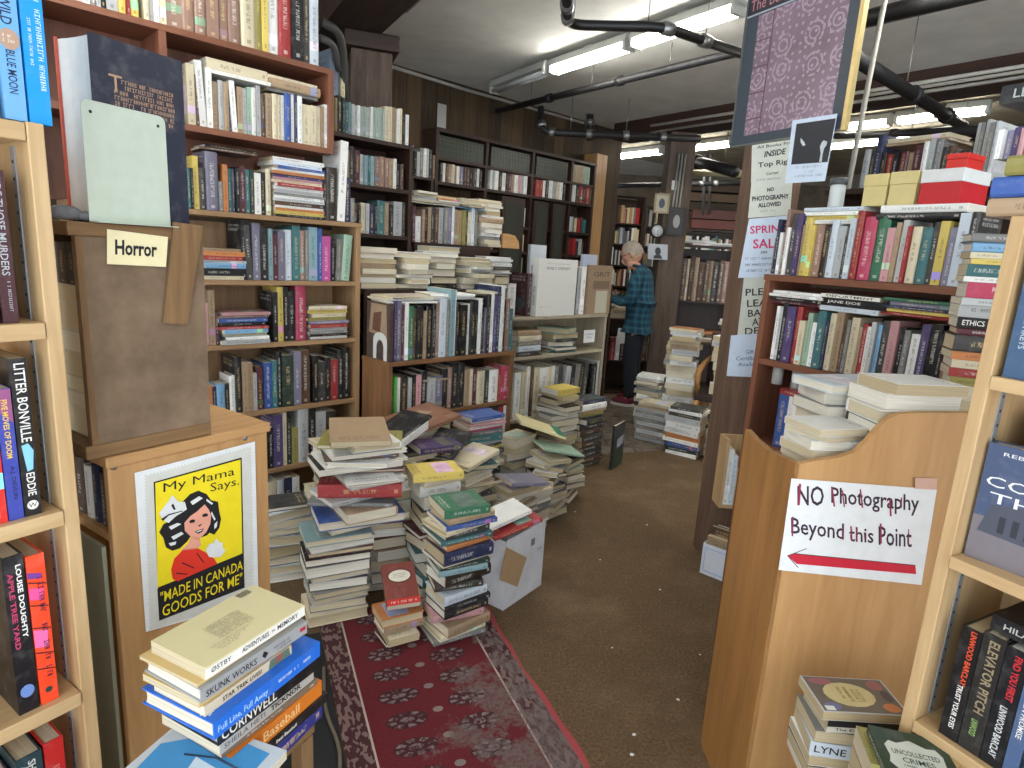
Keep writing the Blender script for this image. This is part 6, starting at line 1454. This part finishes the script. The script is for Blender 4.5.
# ------------------------------------------------------------------ sign post and its papers
SPf = Frame((0, 3.05), 90)
sx0 = SPf.loc(714, 480)[0]
b = MB(); b.box((sx0, 0, 0), (sx0 + .22, .2, CEIL - .002), 0, None, .006); o = b.build('column_front', W('post', 'z'), None, SPf.M); tag(o, kind='structure')
# little rack on the side of the post
NR = Frame((0, 2.93), 90); n0, zt_ = NR.loc(728, 440); n1 = n0 + .13; zb2 = NR.loc(733, 505)[1]
t = thing('wall_rack', NR.at(n0, 0, zb2 - .02), 'small wooden rack of pale booklets fixed to the timber post', 'rack')
bx('side_panel', (0, 0, 0), (.014, .115, zt_ - zb2 + .02), W('birch', 'z'), t); bx('shelf', (.0145, 0, 0), (.13, .115, .016), W('birch', 'x'), t); bx('back_panel', (.0145, .105, .0165), (.13, .115, zt_ - zb2 + .02), W('birch', 'z'), t)
x = n0 + .018
for i, (c, T, H_, lb) in enumerate((('w', .026, .29, 'white'), ('i', .02, .26, 'pale blue'), ('c', .02, .2, 'cream'))):
    book('paperback_book', T, .09, H_, c, NR.at(x + T / 2, .008, zb2 - .0035), lb + ' booklet in the small rack on the timber post', 'booklets in the small rack'); x += T + .001

BLK = flat((44, 44, 48), .7); BLU = flat((92, 106, 150), .7); PINK = flat((204, 52, 110), .6); PAPER_B = flat((206, 220, 236), .8); PAPER_G = flat((206, 210, 198), .8)
def s_inside(b, pt):
    line_text(b, pt, 'All Books Price', (757, 147.5), (796, 142), 3, 1, 1); line_text(b, pt, 'INSIDE', (764, 154.5), (786, 151), 6, 1, 1, shear=.2, bold=.03)
    line_text(b, pt, 'Top Right', (758, 166), (795, 161), 6.5, 1, 1, bold=.02); line_text(b, pt, 'Corner', (766, 174), (779, 172), 3, 1, 1)
    u = pt(780, 178, 1) - pt(756, 180, 1); scribble(b, pt(756, 181, 1), u.normalized(), (0, 0, 1), u.length, .008, 2)
sheet('paper_sign', SPf, [(752, 145), (797, 139), (797, 178), (751, 183)], -.004, [PAPER_G, BLK, flat((150, 154, 150), .8)], 'pale sign reading INSIDE Top Right Corner, topmost on the timber post', 'sign', s_inside, group='signs on the timber post')
def s_nophoto(b, pt):
    line_text(b, pt, 'NO', (767, 190), (774, 189), 4, 1, 1, bold=.04); line_text(b, pt, 'PHOTOGRAPHY', (752, 199), (789, 196), 5, 1, 1, bold=.04); line_text(b, pt, 'ALLOWED', (758, 205.5), (781, 203.5), 4.5, 1, 1, bold=.04)
    u = pt(776, 210, 1) - pt(760, 211, 1); scribble(b, pt(760, 212, 1), u.normalized(), (0, 0, 1), u.length, .006, 2)
sheet('paper_sign', SPf, [(751.5, 182), (793, 178), (790, 215), (748, 218)], -.0032, [PAPER_G, BLK, flat((140, 146, 140), .8)], 'pale sign reading NO PHOTOGRAPHY ALLOWED on the timber post', 'sign', s_nophoto, group='signs on the timber post')
def s_spring(b, pt):
    line_text(b, pt, 'SPRING', (750, 230), (788, 228), 8, 1, 1, bold=.02); line_text(b, pt, 'SALE', (753, 244), (781, 243), 9.5, 1, 1, bold=.02); line_text(b, pt, 'ON', (760.5, 252.5), (767, 252), 2.5, 2, 1, bold=.03)
    for y in (258, 264, 270):
        u = pt(786, y, 1) - pt(745, y + 1, 1); scribble(b, pt(745, y + 2, 1), u.normalized(), (0, 0, 1), u.length, .011, 3)
sheet('paper_sign', SPf, [(749, 219), (793, 215), (789, 276), (738, 278)], -.004, [PAPER_B, PINK, BLK, BLU], 'blue-white sign reading SPRING SALE in pink letters', 'sign', s_spring, group='signs on the timber post')
def s_bags(b, pt):
    for s, y, x0, x1 in (('PLEASE', 292, 745.5, 784), ('LEAVE', 303, 747, 781), ('BAGS', 313, 748, 774), ('AT', 322, 752, 764), ('DESK', 331, 745, 773)): line_text(b, pt, s, (x0, y + .5), (x1, y - 1.5), 7.2, 1, 1)
sheet('paper_sign', SPf, [(744, 277), (790, 274), (785, 337), (737, 339)], -.0032, [PAPER_G, BLK], 'grey-white sign reading PLEASE LEAVE BAGS AT DESK', 'sign', s_bags, group='signs on the timber post')
def s_gift(b, pt):
    for s, y, x0, x1 in (('Gift', 352, 745.5, 754), ('Certificates', 358.5, 736, 765), ('Available', 364.5, 738, 762)): line_text(b, pt, s, (x0, y), (x1, y - .5), 4, 1, 1)
sheet('paper_sign', SPf, [(731, 335.5), (777, 332), (773, 378), (726.5, 376)], -.004, [PAPER_B, flat((104, 124, 164), .7)], 'pale blue sign reading Gift Certificates Available, lowest on the timber post', 'sign', s_gift, group='signs on the timber post')
# ---- hanging framed poster
h0 = aty(785, 70, 2.5); HP = Frame((h0.x, h0.y), 153)
def bindmat():
    m, nt, b = nmat('tooled_leather_print'); B = NB(nt); tc = B.n('ShaderNodeTexCoord').outputs['Object']
    x, y, z = B.xyz(tc)
    def vor(sc, lo, hi, feat='F1'):
        v = B.n('ShaderNodeTexVoronoi', voronoi_dimensions='2D'); v.inputs['Scale'].default_value = sc; v.inputs['Randomness'].default_value = .55
        B.put(v.inputs['Vector'], B.vec(x, z, 0.)); return B.band(v.outputs['Distance'], lo, hi)
    dots = vor(34., -1., .2); rings = vor(9., .30, .37); rings2 = vor(9., .15, .2)
    ang = B.noise(tc, 60, 2).outputs[0]
    pat = B.m('MAXIMUM', dots, B.m('MAXIMUM', B.m('MULTIPLY', rings, B.m('GREATER_THAN', ang, .45)), rings2))
    n = B.noise(tc, 5, 3).outputs[0]
    base = B.ramp(n, (.3, lin((118, 98, 110))), (.7, lin((144, 122, 138))))
    spn = B.m('LESS_THAN', x, .075)
    line = B.m('MAXIMUM', B.band(x, .072, .078), B.m('MULTIPLY', spn, B.m('LESS_THAN', B.m('FRACT', B.m('MULTIPLY', z, 10.5)), .05)))
    c = B.mix(B.m('MULTIPLY', pat, .42), base, (*lin((206, 186, 200)), 1)); c = B.mix(line, c, (*lin((96, 70, 84)), 1))
    B.put(b.inputs['Base Color'], c); b.inputs['Roughness'].default_value = .35
    return m
q = [HP.loc(*p) for p in ((729.5, 148), (842, 130), (848, -30), (737, -30))]
x0, x1 = q[0][0], q[1][0]; z0 = (q[0][1] + q[1][1]) / 2; Wp = x1 - x0; Hp = CEIL - .22 - z0
t = thing('framed_poster', HP.at(x0, 0, z0), 'framed mauve poster of an ornate book binding, hung above the right-hand bookcase', 'poster')
b = MB(); b.box((.006, .004, .006), (Wp - .006, .012, Hp - .006)); b.build('mount', flat((62, 72, 82), .4), t)
xi, zi = Wp * .13, Hp * .045
ztop_ = HP.loc(790, 3)[1] - z0
b = MB(); b.box((0, .0025, zi), (Wp * .9 - xi, .0036, ztop_)); b.build('print', bindmat(), t, Matrix.Translation((xi, 0, 0)))
b = MB(); b.box((.004, .002, ztop_ + .01), (Wp - .006, .0036, ztop_ + .075), 0); b.box((.004, .0018, ztop_ + .004), (Wp - .006, .0036, ztop_ + .0095), 1)
b.text('The Bernard Collection', (.02, .0012, ztop_ + .042), (1, 0, 0), (0, 0, 1), h=.04, w=Wp * .9, mat=2, align='l'); b.build('title_strip', [flat((40, 44, 52), .5), flat((170, 182, 192), .5), flat((196, 130, 140), .5)], t)
gm = flat((206, 186, 128), .35, .5)
for nm, lo, hi, m_ in (('frame_side', (0, -.002, 0), (.0055, .016, Hp), flat((120, 124, 120), .4, .5)), ('frame_side', (Wp - .0055, -.002, 0), (Wp + .01, .02, Hp), gm), ('frame_bottom', (.006, -.002, 0), (Wp - .006, .016, .0055), flat((120, 124, 120), .4, .5)), ('frame_top', (.006, -.002, Hp - .0055), (Wp - .006, .016, Hp), gm)): bx(nm, lo, hi, m_, t)
for x in (.06, Wp - .06): b = MB(); b.tube([(x, .008, Hp), (x, .008, CEIL - z0 - .002)], .002, 5); b.build('hanging_wire', M_IRON, t)
def bw(b, pt):
    f = lambda x, y: (770 + x / 7.675, 100 + y / 7.675)
    def poly(p, m, k): b.face([pt(*f(*a), k) for a in p][::-1], m)
    poly([(204, 184), (506, 140), (442, 476), (162, 496)], 1, 1)
    poly([(236, 290), (262, 320), (274, 345), (254, 355), (236, 325)], 2, 2)
    poly([(412, 310), (440, 318), (436, 345), (416, 372), (404, 420), (398, 476), (378, 474), (390, 410), (384, 360), (396, 330)], 2, 2)
    for y in (522, 555, 590):
        u = pt(*f(420, y - 16), 1) - pt(*f(190, y), 1); scribble(b, pt(*f(190 if y != 555 else 270, y + 6), 1), u.normalized(), (0, 0, 1), u.length * (.9 if y != 555 else .3), .008, 3)
HP2 = Frame(tuple(HP.M @ Vector((0, -.012, 0)))[:2], 153)
sheet('photo_print', HP2, [(792.5, 120.5), (837.5, 113.5), (825, 181), (785, 183.5)], 0, [PAPER_B, flat((46, 48, 54), .5), flat((196, 204, 210), .6), flat((150, 160, 186), .7)], 'black and white photo print with white border on the corner of the framed poster', 'print', bw)

# ------------------------------------------------------------------ small white carton of books on the floor
a0, a1 = onz(699.5, 572.5), onz(726, 583)
WBf = Frame((a0.x, a0.y), math.degrees(math.atan2((a1 - a0).x, (a1 - a0).y))); w = (a1 - a0).length + .12; h = .165
t = thing('carton', WBf.at(0, 0, .001), 'small white carton of books on the carpet beside the bin', 'carton')
mw = flat((214, 220, 230), .6)
bx('front_panel', (0, 0, 0), (w, .004, h), mw, t); bx('rear_panel', (0, .216, 0), (w, .22, h), mw, t)
for x in (0, w - .004): bx('side_panel', (x, .0045, 0), (x + .004, .2155, h), mw, t)
bx('bottom', (.0045, .0045, 0), (w - .0045, .2155, .004), mw, t)
b = MB(); r_ = [(.015, .02), (w - .015, .02), (w - .015, h - .02), (.015, h - .02)]
b.tube([(x, -.001, z) for x, z in r_ + r_[:1]], .0016, 5); b.build('printed_outline', flat((120, 160, 216), .6), t)
x = .02
for i, (c, T, H_) in enumerate((('t', .03, .2), ('b', .02, .24), ('c', .03, .2), ('k', .02, .22), ('w', .024, .2), ('g', .03, .21))):
    if i < 5: book('paperback_book', T, .14, H_, c, WBf.at(.03, .04 + i * .05, .006) @ Matrix.Rotation(-PI / 2, 4, 'Z') @ Matrix.Rotation(math.radians(-12), 4, 'X') if False else WBf.at(.012, .028 + i * .036, .006) @ Matrix.Rotation(-PI / 2, 4, 'Z'), f'{PAL[c][1]} paperback standing in the small white carton', 'books in the small white carton')
# ------------------------------------------------------------------ the man reading
def skin_mesh(V, E_, RR, root=0, lv=2):
    me = bpy.data.meshes.new('figure'); me.from_pydata(V, E_, []); o = bpy.data.objects.new('figure', me); COL.objects.link(o)
    sk = o.modifiers.new('skin', 'SKIN'); sk.use_smooth_shade = True; sk.branch_smoothing = .6
    for i, r in enumerate(RR):
        me.skin_vertices[0].data[i].radius = r if isinstance(r, tuple) else (r, r); me.skin_vertices[0].data[i].use_root = (i == root)
    ss = o.modifiers.new('sub', 'SUBSURF'); ss.levels = lv; ss.render_levels = lv
    ev = o.evaluated_get(bpy.context.evaluated_depsgraph_get()); m2 = bpy.data.meshes.new_from_object(ev)
    vs = [v.co[:] for v in m2.vertices]; fs = [tuple(p.vertices) for p in m2.polygons]
    bpy.data.objects.remove(o); bpy.data.meshes.remove(me); bpy.data.meshes.remove(m2)
    return vs, fs
fa = math.radians(-68); MM = Matrix(((math.sin(fa), -math.cos(fa), 0, 1.29), (math.cos(fa), math.sin(fa), 0, 6.6), (0, 0, 1, .007), (0, 0, 0, 1)))
man = thing('person', MM, 'standing man in a blue-green plaid shirt and dark jeans, head bowed over a magazine', 'person')
V = [(0, 0, .93), (0, 0, 1.06), (-.01, 0, 1.25), (.0, 0, 1.39), (.05, 0, 1.46), (.09, 0, 1.51)]; RR = [(.14, .1), (.13, .095), (.135, .1), (.1, .085), .052, .056]; ED = [(0, 1), (1, 2), (2, 3), (3, 4), (4, 5)]
def limb(start, pts, rr):
    i = start
    for p, r in zip(pts, rr): V.append(p); RR.append(r); ED.append((i, len(V) - 1)); i = len(V) - 1
for s in (1, -1):
    limb(3, [(.0, .14 * s, 1.375), (.03, .195 * s, 1.27), (.05, .215 * s, 1.13), (.17, .16 * s, 1.11), (.29, .1 * s, 1.13)], [.05, .046, .042, .036, .028])
    limb(0, [(.0, .09 * s, .86), (.01, .1 * s, .7), (.025, .1 * s, .49), (-.005, .1 * s, .3), (-.02, .1 * s, .1), (.04, .105 * s, .045), (.13, .11 * s, .035)], [.095, .085, .062, .055, .04, .036, .03])
vs, fs = skin_mesh(V, ED, RR)
SKIN = flat((198, 150, 124), .55)
b = MB(); b.add(vs, fs, 0, True)
HMx = Matrix.Translation((.115, 0, 1.575)) @ Matrix.Rotation(math.radians(30), 4, 'Y') @ Matrix.Scale(1.13, 4)
b.blob((0, 0, .03), (.098, .076, .105), 0, HMx, 3); b.blob((.035, 0, -.045), (.06, .055, .065), 0, HMx)         # skull and jaw
b.blob((.1, 0, .0), (.02, .013, .03), 0, HMx); b.blob((.083, 0, -.05), (.014, .026, .008), 0, HMx); b.blob((.075, 0, -.085), (.02, .022, .018), 0, HMx)
for s in (1, -1):
    b.blob((-.008, .077 * s, .01), (.02, .01, .032), 0, HMx); b.blob((.082, .032 * s, .03), (.012, .014, .011), 0, HMx)
    pal = Vector((.325, .09 * s, 1.135)); b.blob(pal, (.045, .036, .016), 0)
    for k, (dy, L) in enumerate(((-.026, .06), (-.009, .07), (.009, .066), (.025, .052))):
        p = pal + Vector((.035, dy, 0)); b.tube([p, p + Vector((L * .5, 0, -.008)), p + Vector((L * .85, 0, -.026)), p + Vector((L * .9, 0, -.042))], [.0085, .008, .0075, .006], 6)
    p = pal + Vector((-.01, -.03 * s, .006)); b.tube([p, p + Vector((.03, -.02 * s, .012)), p + Vector((.055, -.022 * s, .012))], [.01, .009, .007], 6)
b.build('body', SKIN, man)
# hair, glasses
b = MB(); bm = bmesh.new(); bmesh.ops.create_icosphere(bm, subdivisions=4, radius=1)
keep = [f for f in bm.faces if not (f.calc_center_median().x > .45 and f.calc_center_median().z < .75 or f.calc_center_median().z < -.45 or (f.calc_center_median().x > .12 and f.calc_center_median().z < .1))]
bmesh.ops.delete(bm, geom=[f for f in bm.faces if f not in set(keep)], context='FACES'); bm.verts.index_update()
b.add([(v.co.x * .106 - .004, v.co.y * .083, v.co.z * .112 + .033) for v in bm.verts], [[v.index for v in f.verts] for f in bm.faces], 0, True, HMx); bm.free()
ho = b.build('hair', plaster_mat('short_grey_hair', (176, 166, 150), (132, 124, 112), 60), man); ho['label'] = 'short grey hair'
b = MB()
for s in (1, -1):
    b.tube([HMx @ Vector((.104, .032 * s + .024 * math.cos(a), .028 + .018 * math.sin(a))) for a in [k * PI / 6 for k in range(13)]], .003, 5)
    b.tube([HMx @ Vector((.1, .056 * s, .034)), HMx @ Vector((.04, .082 * s, .034)), HMx @ Vector((-.01, .086 * s, .026))], .003, 5)
b.tube([HMx @ Vector((.107, -.009, .032)), HMx @ Vector((.107, .009, .032))], .003, 5)
b.build('glasses', M_BLACK, man)
# shirt
def plaid():
    m, nt, bb = nmat('plaid_shirt'); B = NB(nt); tc = B.n('ShaderNodeTexCoord').outputs['Object']; x, y, z = B.xyz(tc)
    h = B.m('ADD', B.m('MULTIPLY', x, .7), y)
    s1 = B.m('LESS_THAN', B.m('FRACT', B.m('MULTIPLY', z, 15.)), .42); s2 = B.m('LESS_THAN', B.m('FRACT', B.m('MULTIPLY', h, 17.)), .42)
    t1 = B.m('LESS_THAN', B.m('FRACT', B.m('ADD', B.m('MULTIPLY', z, 15.), .3)), .07); t2 = B.m('LESS_THAN', B.m('FRACT', B.m('ADD', B.m('MULTIPLY', h, 17.), .3)), .07)
    c = B.mix(B.m('MULTIPLY', B.m('ADD', s1, s2), .42), (*lin((26, 78, 96)), 1), (*lin((12, 34, 54)), 1))
    c = B.mix(B.m('MULTIPLY', B.m('MAXIMUM', t1, t2), .5), c, (*lin((70, 116, 128)), 1))
    B.put(bb.inputs['Base Color'], c); bb.inputs['Roughness'].default_value = .9; return m
V = [(-.005, 0, .80), (-.01, 0, .95), (-.015, 0, 1.1), (-.02, 0, 1.26), (-.005, 0, 1.39), (.025, 0, 1.45), (.05, 0, 1.475)]; RR = [(.185, .15), (.18, .145), (.18, .14), (.185, .15), (.165, .145), (.135, .12), (.098, .09)]; ED = [(0, 1), (1, 2), (2, 3), (3, 4), (4, 5), (5, 6)]
for s in (1, -1): limb(4, [(.0, .165 * s, 1.41), (.03, .215 * s, 1.28), (.045, .23 * s, 1.13), (.16, .175 * s, 1.105), (.26, .115 * s, 1.125)], [.082, .072, .064, .054, .045])
vs, fs = skin_mesh(V, ED, RR, 1); b = MB(); b.add(vs, fs, 0, True); sh = b.build('shirt', plaid(), man)
b = MB(); b.tube([(.035 + .072 * math.cos(a), .068 * math.sin(a), 1.475 + .012 * math.cos(a)) for a in [k * PI / 8 for k in range(17)]], .017, 6); b.build('collar', bpy.data.materials['plaid_shirt'], sh)
for s in (1, -1): b = MB(); b.tube([(.24, .125 * s, 1.12), (.275, .107 * s, 1.128)], .046, 10); b.build('cuff', bpy.data.materials['plaid_shirt'], sh)
V = [(0, 0, .93), (0, 0, .86)]; RR = [(.155, .125), (.15, .12)]; ED = [(0, 1)]
for s in (1, -1): limb(1, [(.0, .095 * s, .76), (.012, .105 * s, .6), (.025, .105 * s, .48), (-.005, .105 * s, .3), (-.012, .105 * s, .07)], [.105, .092, .08, .074, .068])
vs, fs = skin_mesh(V, ED, RR, 0); b = MB(); b.add(vs, fs, 0, True); b.build('jeans', flat((30, 34, 44), .9), man)
for s in (1, -1):
    b = MB(); b.blob((.05, .11 * s, .05), (.125, .045, .042), 0); b.blob((-.03, .108 * s, .07), (.05, .04, .045), 0); sho = b.build('shoe', flat((104, 34, 52), .8), man)
    b = MB(); b.prism([(.05 + .132 * math.cos(a), .11 * s + .05 * math.sin(a)) for a in [k * PI / 8 for k in range(16)]], .0, .026, 'z'); b.build('sole', flat((206, 202, 192), .7), sho)
lying('magazine', .008, .2, .28, (150, 168, 190), MM @ Matrix.Translation((.43, .14, 1.105)) @ Matrix.Rotation(-PI / 2, 4, 'Z') @ Matrix.Translation((.14, -.1, 0)), 'open pale blue magazine held by the man', None)

# ------------------------------------------------------------------ behind him
KF2 = Frame(tuple(aty(603, 380, 7.05))[:2], 80)
k1 = KF2.loc(668, 330)[0]
bookcase('bookcase', KF2, 0, k1, .34, [.03, .4], .86, 'dark', 'dark waist-high bookcase that the man is reading beside', th=.03)
gk = 'piles on the dark bookcase beside the man'
for px, spec, L, w_ in ((611, 'w14 c10 l16 w18 g20 c24 t30', .26, 'left'), (630, 'w12 l14 c16 w20', .24, 'middle'), (655, 'c12 t14 w16 g20 b24 c24', .26, 'right')):
    x = KF2.loc(px, 320, .06)[0]; stack(KF2.at(max(.14, min(x, k1 - .14)), .06, .8825), spec, f'on the {w_} of the dark bookcase beside the man', gk, L=L, D=.19, side='m', hb=.4, scatter=7, kind='magazine', zscale=1.5)
row(KF2, (610, 352), (664, 352), .401, 'r5h22 w4 B5 k5 t5 m6h24 b5 c4 k6 B6', 'in the dark bookcase beside the man', 'books in the dark bookcase beside the man', hb=1)
q = KF2.loc(622, 335, -.01); b = MB(); b.prism([(0, 0), (.12, 0), (.1, .17), (.01, .18)], 0, .001, 'y'); o = b.build('paper_note', PAPER_W, None, KF2.at(q[0] - .06, -.004, q[1] - .1)); tag(o, 'white paper note hanging on the dark bookcase beside the man', 'note')
BG_ = Frame(tuple(aty(664, 330, 7.6))[:2], 97)
bw_ = BG_.loc(742, 300)[0]
bookcase('bookcase', BG_, 0, bw_, .4, [.05, .6, 1.1], 1.74, 'dark', 'dark bookcase of tall brown bound volumes behind the man', th=.03)
row(BG_, (671, 300), (736, 298), 1.101, 'd5h42 o4 b6 c3 b6h44 t5 b7h40 b6 t4 B7 b6h42 x6 b7 B5', 'tall and bound, behind the man', 'tall bound volumes behind the man', kind='art_book', depth=.3)
gbm = 'flat piles on the dark bookcase behind the man'
for px, spec, w_ in ((676, 'w14 l16 b20', 'left'), (700, 'l10 w14 c14 w20', 'middle'), (722, 'w16 l20', 'right')):
    x = BG_.loc(px, 250, .08)[0]; stack(BG_.at(x, .08, 1.7625), spec, f'on the {w_} of the dark bookcase of bound volumes', gbm, L=.34, D=.26, side='s', kind='magazine', scatter=8)
for px, spec, w_ in ((684, 't30 b40 t30 b40', 'left'), (712, 'o30 b40 w20 t40', 'right')):
    x = BG_.loc(px, 330, .08)[0]; stack(BG_.at(x, .08, .601), spec, f'on the {w_} of the lower shelf behind the man', 'flat piles on the lower shelf behind the man', L=.32, D=.24, side='s', hb=1, scatter=5)
# a painting board and cartons near the post
o = bx('framed_print', (0, 0, 0), (.24, .02, .42), flat((200, 190, 160), .6), None, Frame(tuple(aty(656, 320, 7.3))[:2], 85).at(0, 0, .9)); bx('picture', (.05, -.004, .08), (.2, -.001, .34), flat((120, 50, 44), .6), o); tag(o, 'cream framed print with a dark red picture standing behind the man', 'print')
b0 = aty(706, 300, 5.9); o = Frame((b0.x, b0.y), 95)
t = thing('carton', o.at(0, .4, 1.05) if False else o.at(.12, .2, 0), 'brown carton with a pale label on the tall pile near the post', 'carton')
bpy.data.objects.remove(t)
# column furniture
def framed(name, px0, py0, px1, py1, dy, fc, pc, label, spot=None):
    x0, z1 = C2.loc(px0, py0, -dy); x1, z0 = C2.loc(px1, py1, -dy)
    t = thing(name, C2.at(x0, -dy - .022, z0), label, 'picture'); w, h = x1 - x0, z1 - z0; f = .02
    b = MB(); b.box((0, 0, 0), (w, .02, f)); b.box((0, 0, h - f), (w, .02, h)); b.box((0, 0, f), (f, .02, h - f)); b.box((w - f, 0, f), (w, .02, h - f)); b.build('frame', flat(fc, .5), t)
    b = MB(); b.box((f + .0004, .006, f + .0004), (w - f - .0004, .012, h - f - .0004), 0)
    b.prism([(w * .5 + w * .2 * math.cos(a * PI / 6), h * .5 + h * .24 * math.sin(a * PI / 6)) for a in range(12)], .004, .0058, 'y', 1); b.build('image', [flat(pc, .5), flat(spot or (40, 40, 46), .5)], t)
framed('framed_picture', 655, 193, 668, 214, .03, (150, 134, 100), (176, 168, 146), 'small picture in a pale frame, high on the rear timber column', (60, 66, 84))
framed('framed_picture', 669, 207, 683, 236, .03, (40, 34, 30), (46, 44, 44), 'dark framed picture on the rear timber column, right of the clock', (150, 150, 146))
x, z = C2.loc(657, 231, -.05); t = thing('wall_clock', C2.at(x, -.06, z), 'round clock with a white face on the rear timber column', 'clock')
RX90 = Matrix.Rotation(PI / 2, 4, 'X')
b = MB(); b.lathe([(.062, -.01), (.078, -.012), (.08, .0), (.078, .02), (.062, .02)], 28, 0, RX90); b.build('rim', M_BLACK, t)
b = MB(); b.lathe([(0, .008), (.0615, .008), (.0615, .004), (0, .004)], 28, 0, RX90); b.build('face', flat((200, 204, 206), .5), t)
for nm, L, a in (('hour_hand', .03, 60), ('minute_hand', .046, 170)):
    b = MB(); b.box((-.002, -.0105, 0), (.002, -.0085, L)); b.build(nm, M_BLACK, t, Matrix.Rotation(math.radians(a), 4, 'Y'))
ph = aty(648, 257, 7.0); o = Frame((ph.x, ph.y), 80)
t = thing('framed_photo', o.at(0, 0, ph.z - .02), 'white-framed photograph of a head standing near the foot of the rear timber column', 'picture')
b = MB(); b.box((0, 0, 0), (.23, .012, .17)); b.build('frame', flat((176, 182, 188), .5), t, Matrix.Rotation(-.2, 4, 'X'))
b = MB(); b.prism([(.115 + .035 * math.cos(a * PI / 6), .09 + .045 * math.sin(a * PI / 6)) for a in range(12)], -.002, -.0005, 'y'); b.prism([(.06, .01), (.17, .01), (.15, .05), (.08, .05)], -.002, -.0005, 'y'); b.build('image', flat((52, 54, 60), .6), t, Matrix.Rotation(-.2, 4, 'X'))
x, z = C2.loc(674, 190, -.03); b = MB(); b.box((0, 0, 0), (.06, .02, .1), 0, None, .004); o = b.build('switch_box', M_WHITE, None, C2.at(x - .03, -.021, z)); tag(o, 'small white switch box on the rear timber column above the dark picture', 'switch')
# ------------------------------------------------------------------ shelves at the far end
NEU = 'wlctgbkdnmehxPrBa'
far = MB(); FM = [flat(PAL[c][0], .7) for c in NEU]
def farrow(fr, x0, x1, z, h, dep=.16):
    x = x0
    while x < x1 - .03:
        T = R.uniform(.018, .05); hh = h * R.uniform(.72, .98)
        if R.random() < .03: x += .06; continue
        far.box((x, .02 + R.uniform(0, .02), z + .0008), (min(x + T, x1) - .001, dep, z + hh), R.choices(range(len(NEU)), [5, 5, 6, 6, 4, 6, 4, 3, 2, 3, 2, 4, 3, 2, 2, 4, 1])[0], fr.M); x += T
def farcase(px0, px1, py, Y, az, zs, ztop, label, h=.26, depth=.22):
    p = aty(px0, py, Y); fr = Frame((p.x, p.y), az); w = fr.loc(px1, py)[0]
    bookcase('bookcase', fr, 0, w, depth, zs, ztop, 'dark', label, th=.03)
    for i, z in enumerate(zs): farrow(fr, .035, w - .035, z, min(h, (zs + [ztop + .03])[i + 1] - z - .05))
    return fr, w
farcase(606, 641, 250, 10.0, 70, [.1, .45, .8, 1.12, 1.45, 1.78, 2.1], 2.5, 'far dark bookcase just left of the head of the man', .28)
farcase(642, 662, 250, 10.6, 90, [.1, .45, .8, 1.12, 1.45, 1.78, 2.1], 2.4, 'far narrow dark bookcase behind the clock column', .27)
farcase(676, 752, 262, 9.6, 97, [.1, .5, .9, 1.18, 1.44, 1.72], 2.02, 'far wide dark bookcase right of the clock column', .25)
fB = farcase(560, 605, 255, 9.0, 45, [.1, .5, .9, 1.2, 1.5, 1.8], 2.1, 'far dark bookcase seen past the pale post', .27)
fr3 = Frame(tuple(aty(692, 225, 9.5))[:2], 97)
for i, (z, c) in enumerate(((2.06, (96, 44, 34)), (2.2, (80, 38, 30)))):
    o = bx('storage_box', (0, 0, 0), (.85 - i * .05, .2, .125), flat(c, .6), None, fr3.at(0, .03, z)); tag(o, ('lower', 'upper')[i] + ' of two long dark red boxes on the far wide bookcase', 'box')
for zz_ in (1.02, 1.3, 1.56, 1.82):
    for fa_, fb_ in ((.02, .26), (.29, .35), (.51, .54), (.67, .68), (.83, .98)):
        farrow(EF, e0 + (e1 - e0) * fa_ + .02, e0 + (e1 - e0) * fb_ - .02, zz_, .2)
o = far.build('distant_books', FM, None); tag(o, 'rows of small books on the far dark bookcases', 'books', kind='stuff')
# planks and a ledge high at the far right
for i, (y, c) in enumerate(((190, (70, 56, 44)), (200, (92, 74, 56)), (209, (60, 48, 38)))):
    a_, b__ = aty(690, y, 9.9), aty(760, y - 2, 9.9); b = MB(); b.box((0, 0, 0), ((b__ - a_).length, .3, .12)); o = b.build('plank', flat(c, .8), None, Frame((a_.x, a_.y), 90).at(0, i * .05, a_.z)); tag(o, ('topmost', 'middle', 'lowest')[i] + ' dark plank stored above the far wide bookcase', 'plank')
q = aty(722, 262, 6.2); FB2 = Frame((q.x - .05, q.y), 95)
